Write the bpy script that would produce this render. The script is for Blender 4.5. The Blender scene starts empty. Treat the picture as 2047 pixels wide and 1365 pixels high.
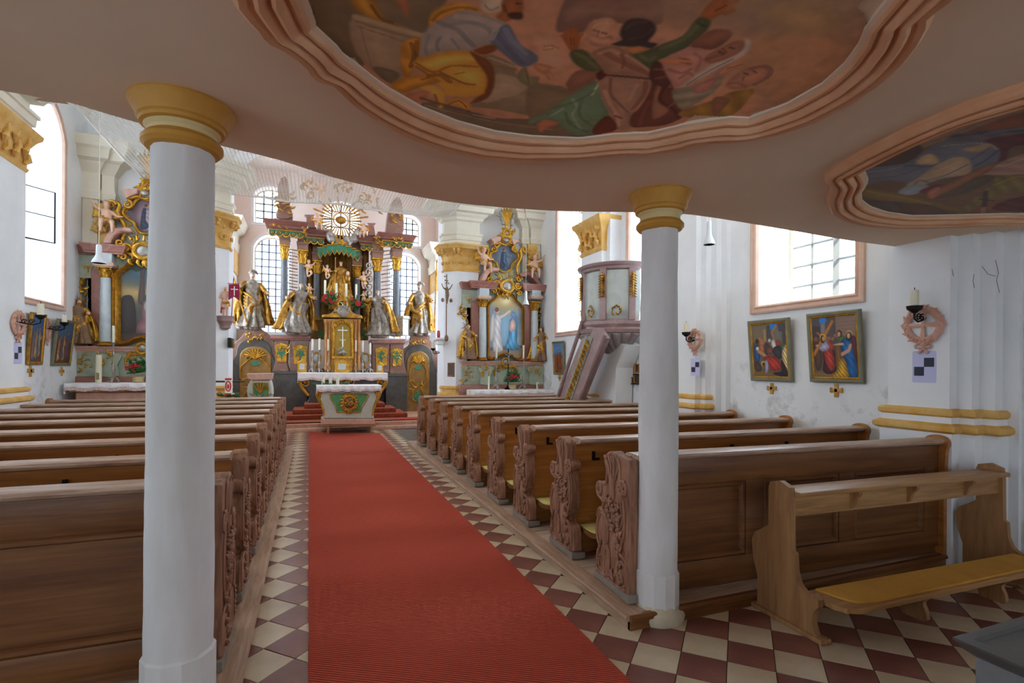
import bpy, bmesh, math, random
import numpy as np
from mathutils import Vector, Matrix, noise
from mathutils.geometry import tessellate_polygon
random.seed(7)
PI = math.pi
S = bpy.context.scene
COL = S.collection
# ------------------------------------------------------------------ camera
F_, YAW, CY_, ROLL, EYE = 1030.0, 0.3705, 732.8, 0.008, 1.65
_c, _s, _cr, _sr = math.cos(YAW), math.sin(YAW), math.cos(ROLL), math.sin(ROLL)
RM = Matrix(((_cr, -_sr, 0), (_sr, _cr, 0), (0, 0, 1))) @ Matrix(((_c, -_s, 0), (0, 0, -1), (_s, _c, 0)))
cd = bpy.data.cameras.new('camera'); cam = bpy.data.objects.new('camera', cd); COL.objects.link(cam)
r_, d_, f_ = RM[0], RM[1], RM[2]
cam.matrix_world = Matrix(((r_[0], -d_[0], -f_[0], 0), (r_[1], -d_[1], -f_[1], 0), (r_[2], -d_[2], -f_[2], EYE), (0, 0, 0, 1)))
cd.sensor_width = 36; cd.lens = F_ / 2047 * 36; cd.shift_y = (CY_ - 682.5) / 2047; cd.clip_start = .05; cd.clip_end = 200
S.camera = cam
# ------------------------------------------------------------------ world, sun, exposure
W = bpy.data.worlds.new('sky'); S.world = W; W.use_nodes = True
bg = W.node_tree.nodes['Background']; bg.inputs[0].default_value = (.72, .85, 1.0, 1); bg.inputs[1].default_value = 5.5
sd = bpy.data.lights.new('sun', 'SUN'); sd.energy = 9; sd.angle = .012; sd.color = (1, .93, .80)
sun = bpy.data.objects.new('sun', sd); COL.objects.link(sun)
sun.rotation_euler = Vector((-.27, .80, -.50)).to_track_quat('-Z', 'Y').to_euler()
S.view_settings.view_transform = 'Standard'; S.view_settings.look = 'None'
S.view_settings.exposure = 0.78; S.view_settings.gamma = 1; S.view_settings.use_curve_mapping = False
def portal(loc, normal, w, h):
    l = bpy.data.lights.new('window_daylight', 'AREA'); l.shape = 'RECTANGLE'; l.size = w; l.size_y = h
    l.cycles.is_portal = True
    o = bpy.data.objects.new('window_daylight', l); COL.objects.link(o); o.location = loc
    o.rotation_euler = Vector(normal).to_track_quat('-Z', 'Z').to_euler()

# ------------------------------------------------------------------ measuring from the photograph (pixel -> point on a real plane)
def ray(u, v): return RM.transposed() @ Vector(((u - 1023.5) / F_, (v - CY_) / F_, 1))
def PX(u, v, X): q = ray(u, v); return q * (X / q[0]) + Vector((0, 0, EYE))
def PY(u, v, Y): q = ray(u, v); return q * (Y / q[1]) + Vector((0, 0, EYE))
def PZ(u, v, Z): q = ray(u, v); return q * ((Z - EYE) / q[2]) + Vector((0, 0, EYE))
# ------------------------------------------------------------------ materials
def lin(h):
    if not isinstance(h, str): return tuple(h[:3])
    h = h.lstrip('#'); o = []
    for i in (0, 2, 4):
        v = int(h[i:i+2], 16) / 255; o.append(v / 12.92 if v <= .04045 else ((v + .055) / 1.055) ** 2.4)
    return tuple(o)
MATS = {}
def mat(name, c1, c2=None, scale=6, rough=.6, metal=0, bump=0, kind='noise', bscale=None, stretch=(1, 1, 1), contrast=.5, c3=None, spec=.5):
    if name in MATS: return MATS[name]
    m = bpy.data.materials.new(name); m.use_nodes = True; nt = m.node_tree; N = nt.nodes; L = nt.links
    b = N['Principled BSDF']; b.inputs['Roughness'].default_value = rough; b.inputs['Metallic'].default_value = metal
    b.inputs['Specular IOR Level'].default_value = spec
    c1 = lin(c1)
    b.inputs['Base Color'].default_value = (*c1, 1)
    tc = N.new('ShaderNodeTexCoord'); mp = N.new('ShaderNodeMapping'); mp.inputs['Scale'].default_value = stretch
    L.new(tc.outputs['Object'], mp.inputs[0])
    if c2 is not None:
        c2 = lin(c2)
        n = N.new('ShaderNodeTexNoise'); n.inputs['Scale'].default_value = scale; n.inputs['Detail'].default_value = 5
        n.inputs['Roughness'].default_value = .62
        if kind == 'marble': n.inputs['Distortion'].default_value = 1.6
        if kind == 'wood': n.inputs['Distortion'].default_value = .5; n.inputs['Detail'].default_value = 3
        L.new(mp.outputs[0], n.inputs['Vector'])
        r = N.new('ShaderNodeValToRGB'); e = r.color_ramp.elements
        e[0].position = .5 - contrast * .35; e[1].position = .5 + contrast * .35
        e[0].color = (*c1, 1); e[1].color = (*c2, 1)
        if c3 is not None:
            x = e.new(.5 + contrast * .12); x.color = (*lin(c3), 1)
        L.new(n.outputs['Fac'], r.inputs[0]); L.new(r.outputs[0], b.inputs['Base Color'])
    if bump:
        n2 = N.new('ShaderNodeTexNoise'); n2.inputs['Scale'].default_value = bscale or scale * 3; n2.inputs['Detail'].default_value = 4
        L.new(mp.outputs[0], n2.inputs['Vector'])
        bp = N.new('ShaderNodeBump'); bp.inputs['Strength'].default_value = min(1, bump); bp.inputs['Distance'].default_value = .01
        L.new(n2.outputs['Fac'], bp.inputs['Height']); L.new(bp.outputs[0], b.inputs['Normal'])
    MATS[name] = m; return m
def paint_mat(name='painted', rough=.6):
    if name in MATS: return MATS[name]
    m = bpy.data.materials.new(name); m.use_nodes = True; nt = m.node_tree; b = nt.nodes['Principled BSDF']
    a = nt.nodes.new('ShaderNodeAttribute'); a.attribute_name = 'paint'; nt.links.new(a.outputs['Color'], b.inputs['Base Color'])
    b.inputs['Roughness'].default_value = rough; MATS[name] = m; return m
plaster = mat('white_plaster', '#ecedee', '#f7f7f7', 1.3, .85, bump=.25, bscale=9)
def stained_plaster():
    m = plaster.copy(); m.name = 'stained_plaster'; nt = m.node_tree; N = nt.nodes; L = nt.links; b = N['Principled BSDF']
    src = b.inputs['Base Color'].links[0].from_socket; tc = N.new('ShaderNodeTexCoord'); sp = N.new('ShaderNodeSeparateXYZ'); L.new(tc.outputs['Object'], sp.inputs[0])
    mr = N.new('ShaderNodeMapRange'); mr.inputs[1].default_value = 2.1; mr.inputs[2].default_value = .9; L.new(sp.outputs['Z'], mr.inputs[0])
    n = N.new('ShaderNodeTexNoise'); n.inputs['Scale'].default_value = 2.6; n.inputs['Detail'].default_value = 9; n.inputs['Roughness'].default_value = .7; L.new(tc.outputs['Object'], n.inputs['Vector'])
    r = N.new('ShaderNodeValToRGB'); r.color_ramp.elements[0].position = .50; r.color_ramp.elements[1].position = .68; L.new(n.outputs['Fac'], r.inputs[0])
    mu = N.new('ShaderNodeMath'); mu.operation = 'MULTIPLY'; L.new(mr.outputs[0], mu.inputs[0]); L.new(r.outputs[0], mu.inputs[1])
    mx = N.new('ShaderNodeMixRGB'); mx.inputs[2].default_value = (*lin('#a9a8a4'), 1); L.new(mu.outputs[0], mx.inputs[0]); L.new(src, mx.inputs[1]); L.new(mx.outputs[0], b.inputs['Base Color']); return m
plaster_st = stained_plaster()
plaster_warm = mat('cream_plaster', '#efe8d6', '#e6dcc6', 1.5, .85, bump=.25, bscale=8)
gallery_pl = mat('gallery_plaster', '#f0d6ba', '#e8ccb0', .8, .85, bump=.12, bscale=6)
apse_pl = mat('pink_plaster', '#f0dace', '#f5e8de', 1.2, .85)
pinkst = mat('pink_stucco', '#e0b79f', '#ebcbb8', 5, .8, bump=.2, bscale=14)
orangest = mat('salmon_moulding', '#dca075', '#e6b48c', 5, .75, bump=.25, bscale=16)
ochre = mat('ochre_stucco', '#d69d3e', '#e8c077', 5, .7, bump=.3, bscale=14)
ochre_d = mat('ochre_capital', '#bd842a', '#cf9a40', 4, .6, bump=.3, bscale=10)
ochre_l = mat('cream_capital_band', '#e3cf9c', '#d9bd80', 4, .65, bump=.2, bscale=10)
colw = mat('limewashed_column', '#c9c5bf', '#efeeea', 2.6, .8, bump=1, bscale=5, stretch=(1, 1, .35), c3='#e3e1de', contrast=.9)
tile_red = mat('red_floor_tile', '#75453b', '#966252', 2.2, .3, bump=.15, bscale=12, c3='#855347')
tile_lt = mat('cream_floor_tile', '#bba385', '#d8c5a6', 2.0, .3, bump=.15, bscale=12)
grout = mat('grout', '#6f6256', '#5a5048', 8, .9)
wood = mat('pew_wood', '#935824', '#b97b3e', 2.0, .34, bump=.15, bscale=6, kind='wood', stretch=(.5, 6, 8))
wood_dk = mat('dark_pew_wood', '#63391a', '#85562b', 2.0, .45, bump=.15, kind='wood', stretch=(.5, 6, 8))
wood_top = mat('worn_rail_wood', '#9c7860', '#c9ad98', 5, .3, bump=.2, kind='wood', stretch=(.6, 8, 8))
wood_carve = mat('carved_wood', '#744a33', '#ab7d60', 5, .62, bump=.35, bscale=18, kind='wood', stretch=(5, 5, .8))
wood_grey = mat('grey_foot_wood', '#7a6f66', '#94877a', 7, .7, bump=.2)
plank_m = mat('worn_floor_plank', '#a98a72', '#cbb49e', 3, .4, bump=.2, kind='wood', stretch=(1, 9, 5))
kerb_m = mat('kerb_wood', '#9a765c', '#bd9c82', 4, .4, bump=.2, kind='wood', stretch=(9, .7, 6))
bench_m = mat('oiled_bench_wood', '#8f633c', '#b08355', 3, .5, bump=.25, kind='wood', stretch=(7, 7, .7))
bench_h = mat('oiled_shelf_wood', '#966a3c', '#c0905a', 3, .42, bump=.2, kind='wood', stretch=(.6, 9, 9))
felt = mat('yellow_kneeler_mat', '#d8a03c', '#cd9434', 6, .8, bump=.1)
felt_l = mat('pale_kneeler_mat', '#d9cd7c', '#cfc070', 6, .8)
carpet_m = mat('red_runner', '#a8443a', '#b65246', 30, .95, bump=.2, bscale=90)
iron = mat('black_iron', '#1d1b1b', rough=.5, metal=.6)
gold = mat('gilding', '#8a5c18', '#f0c258', 11, .33, metal=.7, bump=.7, bscale=30, c3='#cf9a34', contrast=.8)
gold_d = mat('old_gilding', '#6b4514', '#cf9a40', 9, .38, metal=.7, bump=.6, bscale=26)
silver = mat('silvered', '#857c72', '#b9b2a8', 9, .36, metal=.55, bump=.7, bscale=30)
red_marb = mat('red_marble', '#8e5649', '#b98a78', 4, .35, kind='marble', c3='#a56f5f', contrast=.8)
pink_marb = mat('pink_marble', '#c48a76', '#dfb6a2', 4, .35, kind='marble', contrast=.8)
grey_marb = mat('grey_marble', '#56585c', '#7d8186', 3, .3, kind='marble', contrast=.8, c3='#666a6e')
blk_marb = mat('black_marble', '#35332f', '#5d5850', 3, .3, kind='marble', contrast=.8)
blue_marb = mat('blue_grey_marble', '#a9b4b8', '#ccd0cc', 4, .35, kind='marble', contrast=.7)
green_marb = mat('pale_green_marble', '#8f9c88', '#b9bfa8', 4, .4, kind='marble', contrast=.7)
green_pan = mat('green_panel', '#2f7a45', '#5da268', 5, .4, kind='marble', contrast=.6)
flesh = mat('painted_flesh', '#d8a98c', '#e2b79c', 6, .5)
wax = mat('candle_wax', '#efe8cf', '#e8dfc0', 6, .45)
linen = mat('altar_linen', '#efeaea', '#f6f3f2', 8, .8, bump=.2, bscale=20)
lace = mat('pink_lace_border', '#c99c9a', '#efe2e0', 40, .8)
leaf_m = mat('fir_green', '#1e4a22', '#3c7a3a', 12, .6)
flower_m = mat('red_blossom', '#b3141c', '#d42630', 10, .5)
glass = bpy.data.materials.new('window_glass'); glass.use_nodes = True
_n = glass.node_tree; _n.nodes.clear(); _o = _n.nodes.new('ShaderNodeOutputMaterial'); _m = _n.nodes.new('ShaderNodeMixShader')
_t = _n.nodes.new('ShaderNodeBsdfTransparent'); _t.inputs[0].default_value = (.93, .96, .99, 1)
_g = _n.nodes.new('ShaderNodeBsdfGlossy'); _g.inputs['Roughness'].default_value = .08; _m.inputs[0].default_value = .06
_n.links.new(_t.outputs[0], _m.inputs[1]); _n.links.new(_g.outputs[0], _m.inputs[2]); _n.links.new(_m.outputs[0], _o.inputs[0])
# ------------------------------------------------------------------ mesh helpers
def wloc(o):
    v = Vector((0, 0, 0))
    while o is not None: v += o.location; o = o.parent
    return v
class M:
    """collects shapes; build() links them as ONE mesh object"""
    def __init__(s): s.v = []; s.f = []; s.mi = []; s.cur = 0; s.xf = None
    def add(s, vs, fs):
        k = len(s.v)
        if s.xf is not None: vs = [s.xf @ Vector(p) for p in vs]
        s.v.extend([tuple(p) for p in vs]); s.f.extend([tuple(i + k for i in f) for f in fs]); s.mi.extend([s.cur] * len(fs)); return s
    def box(s, x0, x1, y0, y1, z0, z1, b=0):
        if b <= 0:
            vs = [(x, y, z) for z in (z0, z1) for y in (y0, y1) for x in (x0, x1)]
            return s.add(vs, [(0, 2, 3, 1), (4, 5, 7, 6), (0, 1, 5, 4), (2, 6, 7, 3), (0, 4, 6, 2), (1, 3, 7, 5)])
        bm = bmesh.new(); bmesh.ops.create_cube(bm, size=1)
        for q in bm.verts: q.co = Vector(((x0 + x1) / 2 + q.co.x * (x1 - x0), (y0 + y1) / 2 + q.co.y * (y1 - y0), (z0 + z1) / 2 + q.co.z * (z1 - z0)))
        bmesh.ops.bevel(bm, geom=bm.edges[:], offset=b, segments=2, profile=.5, affect='EDGES')
        bm.verts.index_update(); s.add([q.co.copy() for q in bm.verts], [[q.index for q in f.verts] for f in bm.faces]); bm.free(); return s
    def rings(s, rings, close=True, cap=True):
        n = len(rings[0]); vs = [p for r in rings for p in r]; fs = []
        for i in range(len(rings) - 1):
            for j in range(n if close else n - 1):
                a = i * n + j; b = i * n + (j + 1) % n; fs.append((a, b, b + n, a + n))
        if cap and close: fs.append(tuple(range(n - 1, -1, -1))); fs.append(tuple((len(rings) - 1) * n + j for j in range(n)))
        return s.add(vs, fs)
    def lathe(s, c, prof, n=24, a0=0, a1=2 * PI, sx=1, sy=1, wob=0, cap=True):
        full = abs(a1 - a0 - 2 * PI) < 1e-6; k = n if full else n + 1; R = []
        for r, z in prof:
            R.append([(c[0] + sx * r * (1 + wob * math.sin(3 * t + z * 9)) * math.cos(t), c[1] + sy * r * (1 + wob * math.cos(2 * t - z * 7)) * math.sin(t), c[2] + z) for t in [a0 + (a1 - a0) * j / n for j in range(k)]])
        return s.rings(R, full, cap)
    def cyl(s, p0, p1, r0, r1=None, n=12): return s.tube([p0, p1], [r0, r0 if r1 is None else r1], n)
    def tube(s, pts, r, n=8, flat=1, up=None):
        P = [Vector(p) for p in pts]; R = r if isinstance(r, (list, tuple)) else [r] * len(P); out = []; pu = None
        for i, p in enumerate(P):
            t = (P[min(i + 1, len(P) - 1)] - P[max(i - 1, 0)])
            t = t.normalized() if t.length > 1e-9 else Vector((0, 0, 1))
            if pu is None:
                u = Vector(up) if up is not None else (Vector((0, 0, 1)) if abs(t.z) < .9 else Vector((1, 0, 0)))
            else: u = pu
            u = (u - t * u.dot(t)); u = u.normalized() if u.length > 1e-6 else Vector((1, 0, 0)); pu = u; w = t.cross(u)
            out.append([p + (u * math.cos(a) * flat + w * math.sin(a)) * R[i] for a in [2 * PI * k / n for k in range(n)]])
        return s.rings(out)
    def ball(s, c, r, n=10, m=7):
        rx, ry, rz = r if isinstance(r, (tuple, list)) else (r, r, r); R = []
        for i in range(1, m):
            a = PI * i / m; R.append([(c[0] + rx * math.sin(a) * math.cos(2 * PI * j / n), c[1] + ry * math.sin(a) * math.sin(2 * PI * j / n), c[2] - rz * math.cos(a)) for j in range(n)])
        k = len(s.v); s.rings(R, True, False)
        vs = [(c[0], c[1], c[2] - rz), (c[0], c[1], c[2] + rz)]; kk = len(s.v); s.add(vs, [])
        for j in range(n):
            s.f.append((k + (j + 1) % n, k + j, kk)); s.f.append((k + (m - 2) * n + j, k + (m - 2) * n + (j + 1) % n, kk + 1)); s.mi += [s.cur] * 2
        return s
    def prism(s, poly, fn, d0, d1, bev=0):
        """2D outline poly -> solid between depths d0 and d1; fn(a,b,d) gives the point; bev rounds the d1 side"""
        n = len(poly); tri = tessellate_polygon([[Vector((a, b, 0)) for a, b in poly]])
        if bev:
            cx = sum(p[0] for p in poly) / n; cy = sum(p[1] for p in poly) / n; ins = []
            area = sum(poly[i][0] * poly[(i + 1) % n][1] - poly[(i + 1) % n][0] * poly[i][1] for i in range(n))
            sg = 1 if area > 0 else -1
            for i in range(n):
                a = Vector(poly[i - 1]); b = Vector(poly[i]); c = Vector(poly[(i + 1) % n])
                e1 = (b - a).normalized() if (b - a).length > 1e-9 else Vector((1, 0)); e2 = (c - b).normalized() if (c - b).length > 1e-9 else e1
                nn = Vector((-(e1.y + e2.y), e1.x + e2.x)) * sg
                nn = nn.normalized() if nn.length > .2 else Vector((-e1.y, e1.x)) * sg
                ins.append((b.x + nn.x * bev, b.y + nn.y * bev))
            dd = math.copysign(bev, d1 - d0)
            L = [[fn(a, b, d0) for a, b in poly], [fn(a, b, d1 - dd) for a, b in poly], [fn(a, b, d1) for a, b in ins]]
        else: L = [[fn(a, b, d0) for a, b in poly], [fn(a, b, d1) for a, b in poly]]
        k = len(s.v); s.rings(L, True, False); last = k + (len(L) - 1) * n
        for t in tri:
            s.f.append((k + t[0], k + t[1], k + t[2])); s.f.append((last + t[2], last + t[1], last + t[0])); s.mi += [s.cur] * 2
        return s
    def sweep(s, path, prof, up=(0, 0, 1), closed=False):
        """sweep a 2D profile (out, up) along a path; out = tangent x up"""
        P = [Vector(p) for p in path]; U = Vector(up); n = len(P); R = []
        for i in range(n):
            if closed: a, b = P[i - 1], P[(i + 1) % n]
            else: a, b = P[max(i - 1, 0)], P[min(i + 1, n - 1)]
            t1 = (P[i] - a); t2 = (b - P[i])
            if t1.length < 1e-9: t1 = t2
            if t2.length < 1e-9: t2 = t1
            t1.normalize(); t2.normalize(); t = (t1 + t2); t = t.normalized() if t.length > 1e-6 else t1
            o = t.cross(U).normalized(); kx = 1 / max(.4, o.dot(t1.cross(U).normalized()))
            R.append([P[i] + o * (q[0] * kx) + U * q[1] for q in prof])
        if closed: R.append(R[0])
        return s.rings(R, True, not closed)
    def build(s, name, mats, parent=None, smooth=32, label=None):
        me = bpy.data.meshes.new(name); o = bpy.data.objects.new(name, me); COL.objects.link(o)
        v = s.v
        if parent is not None: w = wloc(parent); o.parent = parent; v = [(p[0] - w[0], p[1] - w[1], p[2] - w[2]) for p in v]
        me.from_pydata(v, [], s.f)
        if not isinstance(mats, (list, tuple)): mats = [mats]
        for m in mats: me.materials.append(m)
        if len(mats) > 1: me.polygons.foreach_set('material_index', s.mi)
        bm = bmesh.new(); bm.from_mesh(me); bmesh.ops.recalc_face_normals(bm, faces=bm.faces); bm.to_mesh(me); bm.free()
        if smooth: me.shade_smooth(); me.set_sharp_from_angle(angle=math.radians(smooth))
        if label: o['label'] = label
        return o
def tag(o, label=None, cat=None, group=None, kind=None):
    if label: o['label'] = label
    if cat: o['category'] = cat
    if group: o['group'] = group
    if kind: o['kind'] = kind
    return o
def thing(name, loc, label, cat, group=None, kind=None):
    o = bpy.data.objects.new(name, None); COL.objects.link(o); o.location = loc; o.empty_display_size = .1
    return tag(o, label, cat, group, kind)
def struct(o): o['kind'] = 'structure'; return o
def kids(o): return [c for c in bpy.data.objects if c.parent == o]
def copy_tree(o, parent=None, ch=None):
    if ch is None:
        ch = {}
        for x in bpy.data.objects:
            if x.parent: ch.setdefault(x.parent.name, []).append(x)
    c = o.copy(); COL.objects.link(c); c.parent = parent
    for k in ch.get(o.name, []): copy_tree(k, c, ch)
    return c
def rs(pts, n, closed=False):
    P = [Vector(p) for p in pts]
    if closed: P.append(P[0])
    L = [0]
    for i in range(1, len(P)): L.append(L[-1] + (P[i] - P[i-1]).length)
    out = []; j = 0
    for k in range(n):
        t = L[-1] * k / (n if closed else n - 1)
        while j < len(P) - 2 and L[j+1] < t: j += 1
        q = (t - L[j]) / max(1e-9, L[j+1] - L[j]); out.append(P[j].lerp(P[j+1], min(1, max(0, q))))
    return out
def smooth2(pts, n=4, closed=True):
    """Catmull-Rom through 2D/3D points"""
    P = [Vector(p) for p in pts]; m = len(P); o = []
    for i in range(m if closed else m - 1):
        g = (lambda k: P[k % m]) if closed else (lambda k: P[max(0, min(m - 1, k))])
        a, b, c, d = g(i - 1), g(i), g(i + 1), g(i + 2)
        for j in range(n):
            t = j / n; o.append(.5 * ((2 * b) + (c - a) * t + (2 * a - 5 * b + 4 * c - d) * t * t + (3 * b - a - 3 * c + d) * t ** 3))
    if not closed: o.append(P[-1])
    return [tuple(p) for p in o]
def spiral(c, r, turns, a0, n=18, k=.85, sgn=1):
    return [(c[0] + r * (1 - k * i / n) * math.cos(a0 + sgn * 2 * PI * turns * i / n), c[1] + r * (1 - k * i / n) * math.sin(a0 + sgn * 2 * PI * turns * i / n)) for i in range(n + 1)]
# ------------------------------------------------------------------ room shell
XL, XR, YA, YB, ZC = -4.05, 5.4, 12.2, 18.5, 2.8
M().box(XL - .7, XR + .7, -4, 13.75, -.1, -.008).build('floor', grout).__setitem__('kind', 'structure')
floor = bpy.data.objects['floor']
M().box(-3.2, 4.8, 13.75, YB, -.1, .18).build('floor', mat('chancel_floor', '#b98668', '#cfa58a', 3, .4, kind='marble')).__setitem__('kind', 'structure')
TS, TOX, TOY = .247, 1.846, 2.613; ta = TS / math.sqrt(2)
cells = []
for i in range(-60, 70):
    for j in range(-60, 70):
        cx = TOX + ta * (i + j + 1); cy = TOY + ta * (j - i)
        if not (-.62 < cx < 5.3 and 1.0 < cy < 13.8): continue
        if cx > 1.95 and cy > 2.85: continue
        if .18 < cx < 1.4: continue
        if cy < 1.6 and cx > 3.0: continue
        dist = math.hypot(cx, cy) ; cells.append((dist, i, j))
cells.sort()
def tileverts(i, j, g=.002):
    P = []
    for a, b in ((i, j), (i + 1, j), (i + 1, j + 1), (i, j + 1)):
        P.append(Vector((TOX + ta * (a + b), TOY + ta * (b - a), 0)))
    c = sum(P, Vector()) / 4; return c, [(p - c) * (1 - g / TS * 2.2) for p in P]
TM = {}
for red in (0, 1):
    c, q = tileverts(0, 0); m = M(); m.rings([[(p.x, p.y, -.008) for p in q], [(p.x, p.y, -.0015) for p in q], [(p.x * .985, p.y * .985, 0) for p in q]], True, True)
    o = m.build('tile', tile_red if red else tile_lt, None, 0); TM[red] = o.data; bpy.data.objects.remove(o)
far = [M(), M()]
for k, (_, i, j) in enumerate(cells):
    red = (i + j) % 2 == 0; c, q = tileverts(i, j)
    if k < 300:
        o = bpy.data.objects.new('tile', TM[1 if red else 0]); COL.objects.link(o); o.parent = floor
        o.location = (c.x, c.y, random.uniform(-.0012, .0004)); o.rotation_euler = (random.uniform(-.003, .003), random.uniform(-.003, .003), 0)
    else:
        far[1 if red else 0].add([(c.x + p.x, c.y + p.y, 0) for p in q] + [(c.x + p.x, c.y + p.y, -.008) for p in q], [(0, 1, 2, 3), (0, 4, 5, 1), (1, 5, 6, 2), (2, 6, 7, 3), (3, 7, 4, 0)])
tag(far[0].build('tiles', tile_lt, floor, 0), kind='stuff'); tag(far[1].build('tiles', tile_red, floor, 0), kind='stuff')

# walls with openings ------------------------------------------------
def wall(name, fn, outer, holes, d0, d1, material):
    """fn(a,b,d): inner face at d0, outer face at d1"""
    m = M(); polys = [outer] + holes; flat = [p for q in polys for p in q]
    tri = tessellate_polygon([[Vector((a, b, 0)) for a, b in q] for q in polys])
    m.add([fn(a, b, d0) for a, b in flat], tri); m.add([fn(a, b, d1) for a, b in flat], tri)
    for q in polys: m.rings([[fn(a, b, d0) for a, b in q], [fn(a, b, d1) for a, b in q]], True, False)
    return struct(m.build(name, material))
def arch(a0, a1, b0, b1, rise, kind='round', n=14):
    w = a1 - a0; c = (a0 + a1) / 2; P = [(a0, b0), (a1, b0)]
    for k in range(n + 1):
        t = k / n
        if kind == 'round': P.append((c + w / 2 * math.cos(PI * t), b1 + rise * math.sin(PI * t)))
        else:   # baroque: short shoulders then a raised segment
            x = math.cos(PI * t); s_ = math.sin(PI * t)
            P.append((c + w / 2 * (abs(x) ** .8) * (1 if x > 0 else -1), b1 + rise * (s_ ** 1.6)))
    return P
def offs(poly, d):
    n = len(poly); o = []
    for i in range(n):
        a = Vector(poly[i-1]); b = Vector(poly[i]); c = Vector(poly[(i+1) % n]); e1 = (b - a); e2 = (c - b)
        if e1.length < 1e-7: e1 = e2
        if e2.length < 1e-7: e2 = e1
        e1.normalize(); e2.normalize(); n1 = Vector((e1.y, -e1.x)); n2 = Vector((e2.y, -e2.x)); h = (n1 + n2)
        h = h.normalized() if h.length > .1 else n1; k = 1 / max(.5, h.dot(n1)); o.append((b.x + h.x * d * k, b.y + h.y * d * k))
    return o
def inside(p, poly):
    x, y = p; r = False; n = len(poly)
    for i in range(n):
        x1, y1 = poly[i]; x2, y2 = poly[i-1]
        if (y1 > y) != (y2 > y) and x < (x2 - x1) * (y - y1) / (y2 - y1) + x1: r = not r
    return r
wcount = [0]
def window(fn, poly, d, nx, ny, bar=.012, frame=.04, surround=None, barm=None, heavy=(), inner=0, prof=None):
    """glazing of one opening at depth d; fn(a,b,d)"""
    wcount[0] += 1; barm = barm or iron
    A = [p[0] for p in poly]; B = [p[1] for p in poly]; a0, a1, b0, b1 = min(A), max(A), min(B), max(B)
    root = bpy.data.objects.new('window_%d' % wcount[0], None); COL.objects.link(root); struct(root)
    root.location = fn((a0 + a1) / 2, b0, d)
    ip = offs(poly, -frame)
    m = M(); n = len(poly); sg = 1 if fn(0, 0, 1) != fn(0, 0, 0) else 1
    R = []
    for dd, q in ((d - .03, poly), (d - .03, ip), (d + .03, ip), (d + .03, poly)): R.append([fn(a, b, dd) for a, b in q])
    R.append(R[0]); m.rings(R, True, False); m.build('window_frame', mat('window_frame_paint', '#d8cdb0', rough=.6), root)
    xs = [a0 + (a1 - a0) * k / nx for k in range(nx + 1)]; ys = [b0 + (b1 - b0) * k / ny for k in range(ny + 1)]
    def clipv(x):
        q = [b0 + (b1 - b0) * t / 60 for t in range(61) if inside((x, b0 + (b1 - b0) * (t + .01) / 60), poly)]
        return (min(q), max(q)) if q else None
    def cliph(y):
        q = [a0 + (a1 - a0) * t / 60 for t in range(61) if inside((a0 + (a1 - a0) * (t + .01) / 60, y), poly)]
        return (min(q), max(q)) if q else None
    for k, x in enumerate(xs[1:-1]):
        c = clipv(x)
        if c: w = bar * (2.6 if (k + 1) in heavy else 1); M().tube([fn(x, c[0], d - .01), fn(x, c[1], d - .01)], w, 4).build('glazing_bar', barm, root)
    for y in ys[1:-1]:
        c = cliph(y)
        if c: M().tube([fn(c[0], y, d - .012), fn(c[1], y, d - .012)], bar * .9, 4).build('glazing_bar', barm, root)
    for i in range(nx):
        for j in range(ny):
            x0, x1, y0, y1 = xs[i], xs[i+1], ys[j], ys[j+1]
            q = [(x0, y0), (x1, y0), (x1, y1), (x0, y1)]
            ins = [inside((max(a0 + 1e-4, min(a1 - 1e-4, a)), max(b0 + 1e-4, b)), poly) for a, b in q]
            if sum(ins) < 2: continue
            M().add([fn(a, b, d) for a, b in q], [(0, 1, 2, 3)]).build('pane', glass, root, 0)
    if surround:
        w, t, sm = surround; P = [fn(a, b, inner) for a, b in poly]
        prof = [(0, 0), (.015, t), (w * .3, t * 1.25), (w * .42, t * .6), (w * .7, t * .8), (w * .82, t * 1.3), (w, t), (w, 0)]
        R = []
        for o_, h in prof: R.append([fn(a, b, inner - h) for a, b in offs(poly, o_)])
        m = M(); m.rings(R, True, False); m.build('window_surround', sm, root)
    return root
fR = lambda a, b, d: (XR + d, a, b)
fL = lambda a, b, d: (XL - d, a, b)
fA = lambda a, b, d: (a, YB + d, b)
wr = [(3.80, 5.08), (6.75, 7.98), (9.72, 10.93)]
holesR = [arch(a, b, 2.47, 5.3, .55, 'bar') for a, b in wr] + []
wall_right = wall('wall_right', fR, [(-4, -.1), (YA, -.1), (YA, 8), (-4, 8)], holesR, 0, .6, plaster_st)
wl = [(3.8, 5.08), (6.75, 7.98), (9.85, 11.12)]
holesL = [arch(a, b, 2.66, 5.45, .5, 'bar') for a, b in wl] + [arch(-.3, 1.3, 1.0, 2.2, .3)]
wall_left = wall('wall_left', fL, [(-4, -.1), (YA, -.1), (YA, 8), (-4, 8)], holesL, 0, .6, plaster_st)
greyp = mat('grey_glazing_paint', '#7b7c78', rough=.5)
for i, h in enumerate(holesR):
    window(fR, h, .57, 4 if i < 3 else 3, 13 if i < 3 else 4, .018, .05, (.11, .035, pinkst), greyp if i == 0 else iron, (2,) if i == 0 else ())
for i, h in enumerate(holesL):
    window(fL, h, .57, 4 if i < 3 else 3, 13 if i < 3 else 4, .018, .05, (.11, .035, pinkst))
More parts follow.
